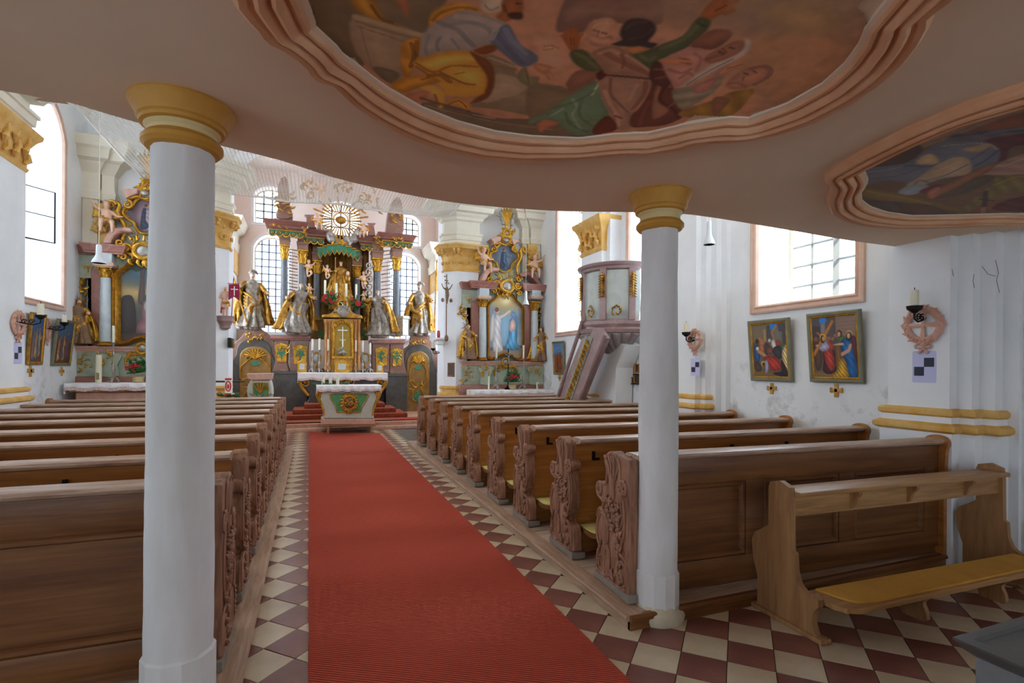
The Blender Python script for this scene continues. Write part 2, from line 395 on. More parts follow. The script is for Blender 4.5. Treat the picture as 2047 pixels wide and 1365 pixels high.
# arch wall between nave and chancel
AX0, AX1 = -1.66, 3.02
outerA = [(XL, -.1), (AX0, -.1), (AX0, 5.6)] + [((AX0 + AX1) / 2 - (AX1 - AX0) / 2 * math.cos(PI * k / 16), 5.6 + 1.35 * math.sin(PI * k / 16)) for k in range(1, 16)] + [(AX1, 5.6), (AX1, -.1), (XR, -.1), (XR, 8), (XL, 8)]
wall_arch = wall('wall_chancel_arch', lambda a, b, d: (a, YA + d, b), outerA, [], 0, .9, plaster)
# chancel
CXL, CXR = -2.45, 4.15
apw = [arch(-1.78, -.72, 2.72, 5.45, .42, 'bar'), arch(2.55, 3.62, 2.62, 5.25, .42, 'bar'),
       arch(-1.78, -.75, 6.25, 7.15, .3, 'bar'), arch(2.72, 3.62, 5.95, 6.75, .3, 'bar'), arch(.3, 1.5, 5.9, 6.7, .55, 'round')]
wall_apse = wall('wall_apse', fA, [(CXL - .6, .0), (CXR + .6, .0), (CXR + .6, 9), (CXL - .6, 9)], apw, 0, .5, apse_pl)
for i, h in enumerate(apw): window(fA, h, .42, 5 if i < 2 else 4, (13, 12, 5, 5, 5)[i], .023, .03, (.09, .02, plaster) if i != 4 else None, mat('blue_grey_bars', '#4e5a70', rough=.5) if i < 2 else iron)
chw = [arch(14.75, 17.1, 2.0, 6.3, .6, 'bar')]  # side windows mostly out of view, enlarged to brighten the high altar
for nm, fn in (('wall_chancel_left', lambda a, b, d: (CXL - d, a, b)), ('wall_chancel_right', lambda a, b, d: (CXR + d, a, b))):
    wall(nm, fn, [(YA + .9, .0), (YB, .0), (YB, 9), (YA + .9, 9)], chw, 0, .6, apse_pl)
    window(fn, chw[0], .5, 4, 12, .012, .04, (.09, .03, pinkst))
wall_rear = wall('wall_rear', lambda a, b, d: (a, -4 - d, b), [(XL, -.1), (XR, -.1), (XR, 8), (XL, 8)], [arch(2.6, 3.9, .9, 2.1, .35), arch(-2.6, -1.2, .9, 2.1, .3), arch(-3.3, -1.3, 3.9, 6.0, .8), arch(-.4, 1.8, 3.9, 6.2, .9), arch(2.7, 4.7, 3.9, 6.0, .8)], 0, .4, plaster)  # unseen rear openings, added to bring more light into nave and under gallery
# ceilings: gallery floor above us with its curved front, nave vault, chancel vault
edge_px = [(0, 183), (65, 197), (130, 205), (250, 240), (430, 290), (560, 322), (700, 365), (900, 405), (1100, 422), (1260, 425), (1380, 430), (1560, 458), (1700, 482), (1885, 505)]
EP = [PZ(u, v, ZC) for u, v in edge_px]; EP = [(p.x, p.y) for p in EP]
EP = [(XL, 2.75)] + [p for p in EP if p[0] < XR] + [(XR, 3.19)]
EPs = smooth2(EP, 4, False)
gal = [(XL, -4)] + [tuple(p) for p in EPs] + [(XR, -4)]
gallery = struct(M().prism(gal, lambda a, b, d: (a, b, d), 3.35, ZC, .012).build('ceiling', gallery_pl))
m = M(); R = []
for k in range(17):
    t = PI * k / 16; x = (XL + XR) / 2 - (XR - XL) / 2 * math.cos(t); z = 6.35 + 1.1 * math.sin(t); R.append([(x, 3.0, z), (x, YA + .4, z), (x, YA + .4, z + .15), (x, 3.0, z + .15)])
nave_c = struct(m.rings(R, True, True).build('ceiling', plaster_warm))
struct(M().box(XL, XR, -4.3, 3.0, 7.5, 7.7).build('ceiling', plaster_warm))
struct(M().box(CXL - .5, CXR + .5, YA + .8, YB, 8.0, 8.2).build('ceiling', apse_pl))
portal((3.25, -4.6, 1.7), (0, 1, 0), 1.4, 1.6); portal((-1.9, -4.6, 1.6), (0, 1, 0), 1.5, 1.5)
for x0, x1 in ((-3.3, -1.3), (-.4, 1.8), (2.7, 4.7)):  # three big upper rear windows, out of view, added as extra light for the nave
    portal(((x0 + x1) / 2, -4.6, 5.2), (0, 1, 0), x1 - x0, 3.0)
    window(lambda a, b, d: (a, -4 - d, b), arch(x0, x1, 3.9, 6.0, .8), .3, 5, 8, .013, .04)
for a, b in wr: portal((XR + .7, (a + b) / 2, 4.1), (-1, 0, 0), b - a, 3.4)
for a, b in wl: portal((XL - .7, (a + b) / 2, 4.2), (1, 0, 0), b - a, 3.4)
portal((XL - .7, .5, 1.75), (1, 0, 0), 1.6, 1.6)
for x0, x1, z0, z1 in ((-1.78, -.72, 2.72, 5.9), (2.55, 3.62, 2.62, 5.7), (-1.78, -.75, 6.25, 7.45), (2.72, 3.62, 5.95, 7.1), (.3, 1.5, 5.9, 7.3)):
    portal(((x0 + x1) / 2, YB + .6, (z0 + z1) / 2), (0, -1, 0), x1 - x0, z1 - z0)
portal((CXL - .7, 15.92, 4.4), (1, 0, 0), 2.4, 5.0); portal((CXR + .7, 15.92, 4.4), (-1, 0, 0), 2.4, 5.0)
# ------------------------------------------------------------------ platforms, pews, columns, runner, kneeling bench
def platform(sgn, x_in, x_out, y0, y1, label):
    root = thing('pew_platform', ((x_in + x_out) / 2, (y0 + y1) / 2, 0), label, 'platform')
    z = .09; s = sgn
    m = M(); xa = x_in; prof = [(0, 0), (0, z - .035), (-s * .02, z - .03), (-s * .028, z - .012), (-s * .02, z + .002), (0, z + .006), (s * .10, z + .006), (s * .10, 0)]
    R = [[(xa + a, y, b) for a, b in prof] for y in (y0, y1)]; m.rings(R); m.build('kerb_board', kerb_m, root)
    n = int((y1 - y0) / .155); xi = x_in + s * .104
    for k in range(n):
        ya = y0 + .01 + (y1 - y0 - .02) * k / n; yb = y0 + .01 + (y1 - y0 - .02) * (k + 1) / n - .004
        dz = random.uniform(-.0015, .0015)
        M().box(min(xi, x_out), max(xi, x_out), ya, yb, z - .03, z + dz, .002).build('plank', plank_m, root, 0)
    M().box(min(xi, x_out), max(xi, x_out), y0 + .03, y1 - .03, 0, z - .03).build('joist_frame', wood_dk, root)
    m = M(); m.sweep([(x_in, y0 + .02, 0), (x_out, y0 + .02, 0)], [(0, 0), (.03, 0), (.03, z - .04), (.045, z - .03), (.045, z - .01), (.03, z + .004), (0, z + .004)] if s > 0 else [(0, 0), (-.03, 0), (-.03, z - .04), (-.045, z - .03), (-.045, z - .01), (-.03, z + .004), (0, z + .004)])
    m.build('end_board', wood_dk, root)
    return root
platform(1, 1.87, 5.3, 2.74, 10.75, 'worn wooden floor platform under the right block of pews')
platform(-1, -.335, -3.95, 2.6, 10.75, 'worn wooden floor platform under the left block of pews')

END = [(-.05, .14), (-.08, .22), (-.08, .29), (-.05, .35), (.02, .37), (.02, .41), (-.02, .48), (-.04, .55), (-.04, .64), (-.02, .75), (0, .785), (-.045, .80), (-.062, .83), (-.05, .865), (-.01, .88), (.03, .88), (.03, .96), (.05, 1.01), (.10, 1.04), (.16, 1.055), (.22, 1.03), (.255, .99), (.23, .94), (.23, .87), (.25, .82), (.30, .81), (.375, .80), (.40, .76), (.38, .715), (.33, .695), (.285, .68), (.30, .63), (.355, .56), (.395, .47), (.38, .38), (.345, .325), (.38, .27), (.385, .2), (.355, .14)]
def carve(s, last=False):
    """relief on the aisle face (towards -s*X); y,z in pew space"""
    m = M(); X = lambda d: -s * d
    def cur(pts, r, closed=False, d=0.0, n=6):
        P = [(X(d), a, b) for a, b in pts]
        if closed: P.append(P[0])
        rr = [q * 1.4 for q in r] if isinstance(r, (list, tuple)) else r * 1.4
        m.tube(P, rr, n, .8, up=(1, 0, 0))
    def leaf(a, b, ang, l, w):
        P = []; 
        for t in (0, .25, .5, .75, 1): P.append((a + math.cos(ang) * l * t, b + math.sin(ang) * l * t))
        m.tube([(X(.004 + .012 * math.sin(PI * t)), p[0], p[1]) for t, p in zip((0, .25, .5, .75, 1), P)], [.002, w * 1.25, w * 1.4, w * .9, .001], 6, .9, up=(1, 0, 0))
    def ell(cx, cy, rx, ry, tilt, r, n=22, a0=0, a1=2 * PI):
        q = [(cx + rx * math.cos(t) * math.cos(tilt) - ry * math.sin(t) * math.sin(tilt), cy + rx * math.cos(t) * math.sin(tilt) + ry * math.sin(t) * math.cos(tilt)) for t in [a0 + (a1 - a0) * k / n for k in range(n + 1)]]
        cur(q, r)
    # edge bead following the outline
    inn = [p for p in smooth2(END, 3)]
    cx = .16
    bead = [(cx + (a - cx) * .90, .6 + (b - .6) * .972) for a, b in inn]
    cur(bead, .011, True)
    ell(.235, .27, .055, .115, .05, .014); ell(.235, .27, .03, .085, .05, .008)
    ell(.28, .49, .075, .13, -.25, .013, a0=.6, a1=4.6); ell(.28, .49, .05, .10, -.25, .008, a0=.8, a1=4.4)
    cur(spiral((.345, .755), .05, 1.4, PI * .5, 20, .8), .011); cur(spiral((-.01, .835), .042, 1.4, PI * .6, 20, .8, -1), .010)
    cur(spiral((.06, .825), .035, 1.3, 0, 18, .8), .009)
    for a0, k in ((.08, -.025), (.13, 0), (.18, .025), (.215, .05)):
        cur(smooth2([(a0 + k, 1.01), (a0 - .01, .95), (a0 * .6 + .06, .87), (.13, .80), (.13, .73)], 4, False), [.008, .010, .011, .011, .010] and .009)
    cur(smooth2([(.13, .73), (.17, .68), (.15, .62), (.19, .56), (.22, .44)], 4, False), .010)
    cur(smooth2([(.02, .76), (.03, .70), (.01, .62), (.04, .55), (.09, .52)], 4, False), .009)
    cur(smooth2([(.02, .15), (-.04, .2), (-.04, .28), (0, .33), (.06, .30), (.10, .22), (.13, .16)], 4, False), .011)
    cur(spiral((.03, .21), .045, 1.5, 0, 20, .85), .010); cur(spiral((.08, .40), .04, 1.4, 1, 20, .85), .009)
    cur(smooth2([(.33, .16), (.30, .14), (.24, .14), (.16, .15)], 3, False), .010)
    rnd = random.Random(3)
    for (a, b) in ((.17, .70), (.12, .66), (.19, .64), (.10, .60), (.16, .58), (.23, .71), (.06, .69), (.13, .53), (.05, .62)):
        for k in range(5): leaf(a, b, 2 * PI * k / 5 + rnd.random(), .04, .011)
        m.ball((X(.012), a, b), (.014, .014, .014), 7, 5)
    for k in range(9): leaf(.03 + .004 * (k % 3), .17 + k * .055, (.9 if k % 2 else 2.2), .055, .012)
    for k in range(7): leaf(.10 + .012 * k, .17 + .02 * (k % 2), 1.6 + .2 * (k - 3), .06, .010)
    for k in range(6): leaf(.30, .20 + .03 * k, 1.2 + .25 * (k % 3), .045, .010)
    return m
def pew(kind, side):
    """origin: floor of platform at the outer face of the aisle end panel's back edge; side=+1 right block"""
    s = side; last = kind == 'last'
    root = bpy.data.objects.new('church_pew', None); COL.objects.link(root)
    L = (3.02 if last else 3.26) if side > 0 else 3.35
    out = smooth2([p for p in (END if not last else [(-.06, .14)] + [(-.06, 1.02)] + [(.02, 1.05)] + END[19:])], 3)
    if last: out = [(-.06, .14), (-.06, 1.03)] + smooth2(END[18:], 3, False)
    z0 = -.09
    e = M(); e.prism([(a, b + z0) for a, b in out], lambda a, b, d: (d, a, b), s * .075, 0, .008); ep = e.build('end_panel', wood_carve, root, 40)
    c = carve(s); 
    cm = M(); cm.v = [(p[0], p[1], p[2] + z0) for p in c.v]; cm.f = c.f; cm.mi = c.mi; cm.build('carving', wood_carve, ep)
    M().box(min(0, s * .10) - .012, max(0, s * .10) + .012, -.09, .385, 0, .055, .008).build('foot_board', wood_grey, root)
    x0, x1 = (s * .07, s * L); xa, xb = min(x0, x1), max(x0, x1)
    bm_ = wood_dk if last else wood
    # back: slightly leaning board
    def bk(a, b, d): return (a, .03 + (b - .1) * .03 + d, b)
    yb = lambda z: .02 - (z - .3) * .0
    if not last:
        M().prism([(xa, .0), (xb, .0), (xb, .93), (xa, .93)], lambda a, b, d: (a, .05 + d - b * .03, b), .028, 0).build('back_board', bm_, root)
    else:
        M().box(xa, xb, .005, .035, .0, .95).build('back_board', bm_, root)
        M().box(xa, xb, -.02, .01, .74, .945, .004).build('top_panel', bm_, root)
        M().box(xa, xb, -.02, .01, .06, .20, .004).build('bottom_panel', bm_, root)
        pr = [(0, 0), (.0, -.02), (.012, -.02), (.018, -.008), (.026, -.012), (.03, 0)]
        if side > 0:
            spans = [(xa, 1.0), (1.16, 1.9), (2.06, 2.85)]; 
            for q0, q1 in ((1.0, 1.16), (1.9, 2.06), (2.85, xb)): M().box(q0, q1, -.02, .01, .2, .74, .003).build('stile', bm_, root)
        else: spans = [(xa, xb)]
        for q0, q1 in spans:
            fr = [(q0, .2), (q1, .2), (q1, .74), (q0, .74)]; R = []
            for o_, h in ((0, .02), (-.012, .032), (-.03, .03), (-.04, .018), (-.045, .0)):
                R.append([(a, .01 - h, b) for a, b in offs(fr, o_)])
            M().rings(R, True, False).build('panel_moulding', wood_dk, root, 30)
    # top rail with rounded nose
    pr = [(-.075, .93), (-.085, .945), (-.08, .962), (-.06, .97), (.04, .972), (.07, .965), (.078, .95), (.065, .93), (.03, .915), (-.03, .915)]
    R = [[(x, .02 + a, b) for a, b in pr] for x in (xa, xb)]
    M().rings(R).build('top_rail', wood_top, root)
    M().box(xa, xb, .07, .42, .40, .43, .006).build('seat', wood, root)
    # kneeler with felt mat (on the back of this pew, for the row behind)
    if not last:
        kx0, kx1 = s * .10, s * (L - .25)
        def slab(z0_, z1_, ins, mt, nm, pa):
            q = [(kx0 + s * ins, .03), (kx0 + s * ins, -.16 + ins)] 
            q += [(kx0 + s * (ins + .12 * (1 - math.cos(t))), -.16 + ins - (.10) * math.sin(t) * 1.0) for t in [PI / 2 * k / 6 for k in range(1, 7)]]
            q += [(kx1, -.26 + ins), (kx1, .03)]
            return M().prism(q, lambda a, b, d: (a, b, d), z0_, z1_).build(nm, mt, pa)
        kn = slab(.20, .235, 0, wood_dk, 'kneeler', root); slab(.235, .243, .018, felt_l, 'felt_mat', kn)
        for hx in (.22, .95, 1.65, 2.3):
            M().box(min(s * hx, s * (hx + .02)), max(s * hx, s * (hx + .02)), .0, .028, .78, .85).box(min(s * hx, s * (hx + .06)), max(s * hx, s * (hx + .06)), .0, .016, .775, .795).build('bag_hook', iron, root)
    # wall end panel, plain, rounded shoulder
    pe = [(-.06, 0)] + smooth2([(-.06, .3), (-.06, .5), (-.07, .85), (-.09, .93), (-.06, .985), (.02, 1.0), (.09, .97), (.10, .9), (.06, .75), (.1, .65), (.3, .6), (.36, .5), (.3, .3), (.33, .1)], 3, False) + [(.33, 0)]
    M().prism(pe, lambda a, b, d: (d, a, b), s * L, s * (L + .045), .006).build('wall_end_panel', wood, root)
    return root
PYR = [2.90, 3.72, 4.62, 5.47, 6.38, 7.22, 8.10, 8.98, 9.92]
rows = ['rearmost', 'second from the back', 'third from the back', 'fourth from the back', 'fifth from the back', 'fourth from the front', 'third from the front', 'second from the front', 'front']
for side in (1, -1):
    a = pew('last', side); b = pew('std', side)
    for i, y in enumerate(PYR):
        o = a if i == 0 else (b if i == 1 else copy_tree(b))
        if side > 0: o.location = (1.955 + (.02 if i else 0), y + .05, .098); o.rotation_euler = (0, 0, -.045 if i else -.055)
        else: o.location = (-.42 - .004 * i, y + .13 + .01 * i, .098); 
        sd_ = 'right' if side > 0 else 'left'
        if i == 0: lb = '%s dark pew with panelled back, %s block, beside a column' % (rows[0], sd_)
        else: lb = 'brown wooden pew with carved scroll end, %s row of the %s block' % (rows[i], sd_)
        tag(o, lb, 'pew', 'pews in the %s block' % sd_)
bpy.context.view_layer.update()
# support columns
def column(name, cx, cy, label, zt, zp, rr):
    root = thing(name, (cx, cy, 0), label, 'column', 'columns under the gallery')
    R = []; n = 64
    nn = lambda t, z: .006 * noise.noise((math.cos(t) * 1.8, math.sin(t) * 1.8, z * 1.6 + cx)) + .0028 * noise.noise((math.cos(t) * 6, math.sin(t) * 6, z * 5 + cx)) + .0012 * noise.noise((math.cos(t) * 16, math.sin(t) * 16, z * 12))
    for k in range(120):
        z = zp + (zt - zp) * k / 119; r = rr * (1.02 - .10 * max(0, (z - 1.2)) / 1.6)
        R.append([(cx + (r + nn(t, z)) * math.cos(t), cy + (r + nn(t, z)) * math.sin(t), z) for t in [2 * PI * j / n for j in range(n)]])
    M().rings(R).build('shaft', colw, root, 60)
    M().lathe((cx, cy, 0), [(rr + .015, .09), (rr + .015, zp - .012), (rr + .003, zp)], 12, PI / 12, PI / 12 + 2 * PI).build('plinth_casing', colw, root, 20)
    M().lathe((cx, cy, 0), [(rr + .045, 0), (rr + .055, .035), (rr + .045, .07), (rr + .02, .085), (rr + .012, .11)], 36, wob=.015).build('base', mat('stone_base', '#c3b597', '#d8cdb4', 6, .75, bump=.3), root)
    m = M(); r0 = rr * .87; Z = ZC - zt
    pr = [(r0, -.01), (r0 + .03, 0), (r0 + .045, .02 * Z / .25), (r0 + .045, .035), (r0 + .028, .055), (r0 + .02, .06)]
    m.lathe((cx, cy, zt), pr, 40, cap=False)
    m.cur = 1; m.lathe((cx, cy, zt), [(r0 + .02, .06), (r0 + .02, Z * .38), (r0 + .035, Z * .46)], 40, cap=False)
    m.cur = 0; m.lathe((cx, cy, zt), [(r0 + .035, Z * .46), (r0 + .05, Z * .49), (r0 + .053, Z * .56), (r0 + .062, Z * .60), (r0 + .068, Z * .72), (r0 + .085, Z * .86), (r0 + .095, Z * .95), (r0 + .092, Z * 1.0)], 40, cap=False)
    m.build('capital', [ochre_d, ochre_l], root, 25)
column('support_column', -.545, 2.69, 'near limewashed column with ochre capital at the left pews', 2.60, .38, .131)
column('support_column', 2.15, 2.84, 'farther limewashed column with ochre capital by the rearmost right pew', 2.56, .32, .126)
# red runner
cp = [PZ(616, 1365, 0), PZ(617, 864, 0), PZ(758, 866, 0), PZ(1262, 1365, 0)]
l0, l1, r1, r0 = cp; l0 = l1 + (l0 - l1) * 1.25; r0 = r1 + (r0 - r1) * 1.25
def runner_mat():
    m = bpy.data.materials.new('coir_runner_weave'); m.use_nodes = True; nt = m.node_tree; N = nt.nodes; L = nt.links; b = N['Principled BSDF']
    b.inputs['Roughness'].default_value = .95; b.inputs['Specular IOR Level'].default_value = .1
    tc = N.new('ShaderNodeTexCoord'); mp = N.new('ShaderNodeMapping'); mp.inputs['Rotation'].default_value = (0, 0, .52); L.new(tc.outputs['Object'], mp.inputs[0])
    w = N.new('ShaderNodeTexWave'); w.wave_type = 'BANDS'; w.bands_direction = 'Y'; w.inputs['Scale'].default_value = 17; w.inputs['Distortion'].default_value = 1.0; w.inputs['Detail'].default_value = 2; w.inputs['Detail Scale'].default_value = 3
    L.new(mp.outputs[0], w.inputs[0]); r = N.new('ShaderNodeValToRGB'); r.color_ramp.elements[0].color = (*lin('#8c3023'), 1); r.color_ramp.elements[1].color = (*lin('#ca5d49'), 1)
    r.color_ramp.elements[0].position = .1; r.color_ramp.elements[1].position = .65
    L.new(w.outputs['Fac'], r.inputs[0]); L.new(r.outputs[0], b.inputs['Base Color'])
    bp = N.new('ShaderNodeBump'); bp.inputs['Distance'].default_value = .006; bp.inputs['Strength'].default_value = .8; L.new(w.outputs['Fac'], bp.inputs['Height']); L.new(bp.outputs[0], b.inputs['Normal'])
    return m
m = M(); nx, ny = 24, 160; vs = []; fs = []
for i in range(ny + 1):
    for j in range(nx + 1):
        p = (l0.lerp(r0, j / nx)).lerp(l1.lerp(r1, j / nx), i / ny); e = .006 * noise.noise((i * .25, 5, 0)) if j in (0, nx) else 0
        z = .009 + .0025 * noise.noise((p.x * 1.5, p.y * 1.3, 0)); vs.append((p.x + e, p.y, z))
for i in range(ny):
    for j in range(nx): a = i * (nx + 1) + j; fs.append((a, a + 1, a + nx + 2, a + nx + 1))
m.add(vs, fs); k = nx + 1
bt = [(vs[i * k][0], vs[i * k][1], .001) for i in range(ny + 1)]; br = [(vs[i * k + nx][0], vs[i * k + nx][1], .001) for i in range(ny + 1)]
m.rings([[vs[i * k], bt[i]] for i in range(ny + 1)], False, False); m.rings([[br[i], vs[i * k + nx]] for i in range(ny + 1)], False, False)
tag(m.build('carpet_runner', runner_mat(), None, 60), 'long red woven runner along the aisle floor', 'carpet')

# kneeling bench behind the right pews
kb = thing('kneeling_bench', (3.9, 2.4, 0), 'freestanding brown kneeling bench with yellow mat behind the last right pew', 'kneeler')
SIDE = [(2.73, .03), (2.69, .04), (2.69, .22), (2.73, .34), (2.742, .46), (2.72, .515), (2.64, .57), (2.60, .60), (2.60, .86), (2.585, .895), (2.51, .915), (2.43, .885), (2.422, .80), (2.42, .60), (2.417, .484), (2.395, .47), (2.388, .36), (2.36, .29), (2.31, .256), (2.26, .276), (2.222, .25), (2.22, .21), (2.25, .17), (2.262, .11), (2.25, .07), (2.235, .03)]
for x, lb in ((2.865, 1), (5.02, 1)):
    M().prism(SIDE, lambda a, b, d: (d, a, b), x, x + .045, .004).build('side_panel', bench_m, kb)
    M().box(x - .02, x + .065, 2.18, 2.74, 0, .03, .006).build('foot_rail', bench_m, kb)
M().box(2.90, 5.03, 2.375, 2.575, .83, .862, .008).build('book_shelf', bench_h, kb)
M().box(2.91, 5.02, 2.45, 2.475, .69, .83).build('apron', bench_h, kb)
for x in (3.42, 3.98, 4.6):
    br = smooth2([(2.45, .83), (2.385, .83), (2.39, .80), (2.415, .77), (2.43, .72), (2.45, .71)], 3)
    M().prism(br, lambda a, b, d: (d, a, b), x, x + .03).build('bracket', bench_m, kb)
q = [(2.92, 2.36), (2.92, 2.16), (2.95, 2.10), (3.02, 2.07), (5.02, 2.10), (5.02, 2.36)]
kn = M().prism(q, lambda a, b, d: (a, b, d), .215, .245, .004).build('kneeler_board', bench_h, kb)
q = smooth2([(2.99, 2.345), (3.0, 2.30), (3.03, 2.19), (3.08, 2.125), (3.2, 2.098)], 4, False) + [(5.0, 2.13), (5.0, 2.345)]
M().prism([(a, b) for a, b, *_ in q], lambda a, b, d: (a, b, d), .246, .258, .003).build('felt_mat', felt, kn, label='yellow padded mat')
bpy.context.view_layer.update()
for x in (3.76, 4.58):
    lg = smooth2([(2.33, .21), (2.15, .21), (2.16, .17), (2.20, .12), (2.18, .06), (2.19, .0), (2.33, .0)], 3)
    M().prism(lg, lambda a, b, d: (d, a, b), x, x + .035).build('leg', bench_m, kb)
kb.rotation_euler = (0, 0, -.035); kb.location = (3.9, 2.37, 0)
# dark stone-like chest at bottom right

# ------------------------------------------------------------------ figures, painted pictures, ornament
from mathutils.kdtree import KDTree
def remesh_build(m, name, mats, parent=None, voxel=.02, smooth_it=1):
    me = bpy.data.meshes.new('tmp'); me.from_pydata(m.v, [], m.f)
    t = bpy.data.objects.new('tmp', me); COL.objects.link(t)
    md = t.modifiers.new('r', 'REMESH'); md.mode = 'VOXEL'; md.voxel_size = voxel
    if smooth_it: ms = t.modifiers.new('s', 'SMOOTH'); ms.factor = .5; ms.iterations = smooth_it
    dg = bpy.context.evaluated_depsgraph_get(); dg.update(); ne = bpy.data.meshes.new_from_object(t.evaluated_get(dg))
    bpy.data.objects.remove(t)
    kd = KDTree(len(m.f)); 
    for i, f in enumerate(m.f):
        c = [sum(m.v[k][a] for k in f) / len(f) for a in range(3)]; kd.insert(c, i)
    kd.balance()
    o = bpy.data.objects.new(name, ne); COL.objects.link(o); ne.name = name
    ne.materials.clear()
    for q in mats: ne.materials.append(q)
    n = len(ne.vertices); co = np.zeros(n * 3); ne.vertices.foreach_get('co', co)
    mi = [m.mi[kd.find(p.center)[1]] for p in ne.polygons]
    ne.polygons.foreach_set('material_index', mi)
    if parent is not None:
        w = wloc(parent); o.parent = parent; co = co.reshape(-1, 3) - np.array(w); ne.vertices.foreach_set('co', co.ravel())
    ne.shade_smooth(); ne.update(); return o
def draped(m, c, h, yaw=0, sway=.03, arms=((.28, .62, .15), (-.28, .6, .1)), head=(0, 0), cloak=1, hem=.17, seed=0, beard=False, hat=None, lean=0, gold=0, silv=1, fl=2, hair=3, step=0, fat=1.0):
    """draped saint; local x = his left-right, y = towards viewer(-), z up, in units of h"""
    rd = random.Random(seed); old = m.xf
    m.xf = Matrix.Translation(Vector(c)) @ Matrix.Rotation(yaw, 4, 'Z') @ Matrix.Scale(h, 4)
    ph = rd.random() * 6
    m.cur = silv; R = []
    for k in range(15):
        t = k / 14; z = .60 * t; r = hem * (1 - .52 * t ** .8) + .012 * math.sin(t * 9 + ph)
        cx = sway * math.sin(t * PI) + lean * z; R.append([(cx + fat * r * (1 + .20 * (1 - .4 * t) * math.sin(9 * a + ph + 2.8 * t) + .08 * math.sin(15 * a - 3 * t)) * math.cos(a), .72 * r * fat * (1 + .20 * (1 - .4 * t) * math.sin(9 * a + ph + 2.8 * t) + .08 * math.sin(15 * a - 3 * t)) * math.sin(a), z) for a in [2 * PI * j / 36 for j in range(54)]])
    m.rings(R)
    # torso
    m.cur = silv; R = []
    for z, rx, ry in ((.52, .085, .065), (.60, .09, .066), (.68, .10, .07), (.76, .11, .07), (.81, .105, .06), (.84, .06, .045), (.865, .035, .035)):
        cx = sway * (.3 - (z - .52)) + lean * z; R.append([(cx + fat * rx * math.cos(a), fat * ry * math.sin(a), z) for a in [2 * PI * j / 18 for j in range(18)]])
    m.rings(R); top = Vector((lean * .86 - sway * .04, 0, 0))
    hx, hy = head; hc = (top.x + .02 * hx, -.012 + .02 * hy, .925)
    m.cur = fl; m.tube([(top.x, 0, .84), (hc[0], hc[1] * .5, .90)], .028, 8); m.ball(hc, (.040, .046, .056), 12, 9)
    m.ball((hc[0] + .008 * hx, hc[1] - .046, hc[2] - .004), (.008, .012, .014), 6, 5)
    m.cur = hair; m.ball((hc[0] - .004 * hx, hc[1] + .014, hc[2] + .016), (.047, .045, .053), 12, 8)
    if beard: m.ball((hc[0] + .006 * hx, hc[1] - .034, hc[2] - .045), (.026, .022, .036), 8, 6)
    if hat == 'mitre': m.cur = gold; m.rings([[(hc[0] + .045 * math.cos(a), hc[1] + .04 * math.sin(a), .955) for a in [2 * PI * j / 10 for j in range(10)]], [(hc[0] + .05 * math.cos(a), hc[1] + .03 * math.sin(a), 1.01) for a in [2 * PI * j / 10 for j in range(10)]], [(hc[0] + .008 * math.cos(a), hc[1] + .01 * math.sin(a), 1.075) for a in [2 * PI * j / 10 for j in range(10)]]])
    if hat == 'helmet': m.cur = silv; m.ball((hc[0], hc[1] + .01, .955), (.05, .055, .04), 10, 7); m.tube([(hc[0] - .05, hc[1] + .03, .97), (hc[0], hc[1] + .03, 1.03), (hc[0] + .07, hc[1] + .03, 1.01), (hc[0] + .10, hc[1] + .03, .95)], [.02, .03, .028, .01], 7)
    if hat == 'crown':
        m.cur = gold; m.lathe((hc[0], hc[1], .965), [(.042, 0), (.046, .02), (.042, .022)], 10)
        for k in range(7): a = 2 * PI * k / 7; m.tube([(hc[0] + .044 * math.cos(a), hc[1] + .044 * math.sin(a), .98), (hc[0] + .056 * math.cos(a), hc[1] + .056 * math.sin(a), 1.03)], [.012, .004], 5)
    # arms (hand position given)
    for sgn, hnd in zip((1, -1), arms):
        if hnd is None: continue
        sh = Vector((top.x + sgn * .095 * fat, 0, .80)); hd = Vector((hnd[0], -hnd[2], hnd[1])); mid = (sh + hd) / 2; el = mid + Vector((sgn * .05, .02, -.07))
        m.cur = gold if cloak else silv; m.tube([sh, sh.lerp(el, .5) + Vector((0, 0, .01)), el], [.042, .045, .046], 9)
        m.tube([el, el.lerp(hd, .55), el.lerp(hd, .8)], [.044, .045, .05], 9)
        m.cur = fl; m.tube([el.lerp(hd, .7), hd], [.02, .017], 7)
        dr = (hd - el).normalized(); sd_ = dr.cross(Vector((0, 1, 0))); sd_ = sd_.normalized() if sd_.length > .1 else Vector((0, 0, 1))
        for q in (-1.5, -.5, .5, 1.5): m.tube([hd + sd_ * q * .005, hd + dr * .03 + sd_ * q * .009, hd + dr * (.048 - abs(q) * .005) + sd_ * q * .009 + Vector((0, 0, -.006))], [.007, .006, .004], 5)
        m.tube([hd, hd + sd_ * .022 + dr * .012], [.007, .005], 5)
    if cloak:
        m.cur = gold; R = []; sd0 = 1 if seed % 2 else -1
        for k in range(14):
            t = k / 13; z = .82 - .76 * t; r = .115 + .16 * t ** .8 + .02 * math.sin(5 * t); R.append([])
            for j in range(31):
                a = PI * (-.18 + 1.36 * j / 30); f = 1 + .13 * math.sin(11 * a + 3 * t) * (.3 + t); fl_ = 1 + (.35 * t * max(0, math.cos(a) * sd0))
                R[-1].append((lean * z + fat * r * f * fl_ * math.cos(a), .02 + .62 * fat * r * f * math.sin(a), z))
            R[-1] += [(lean * z + (p_[0] - lean * z) * .86, p_[1] * .8 - .005, z) for p_ in reversed(R[-1])]
        m.rings(R)
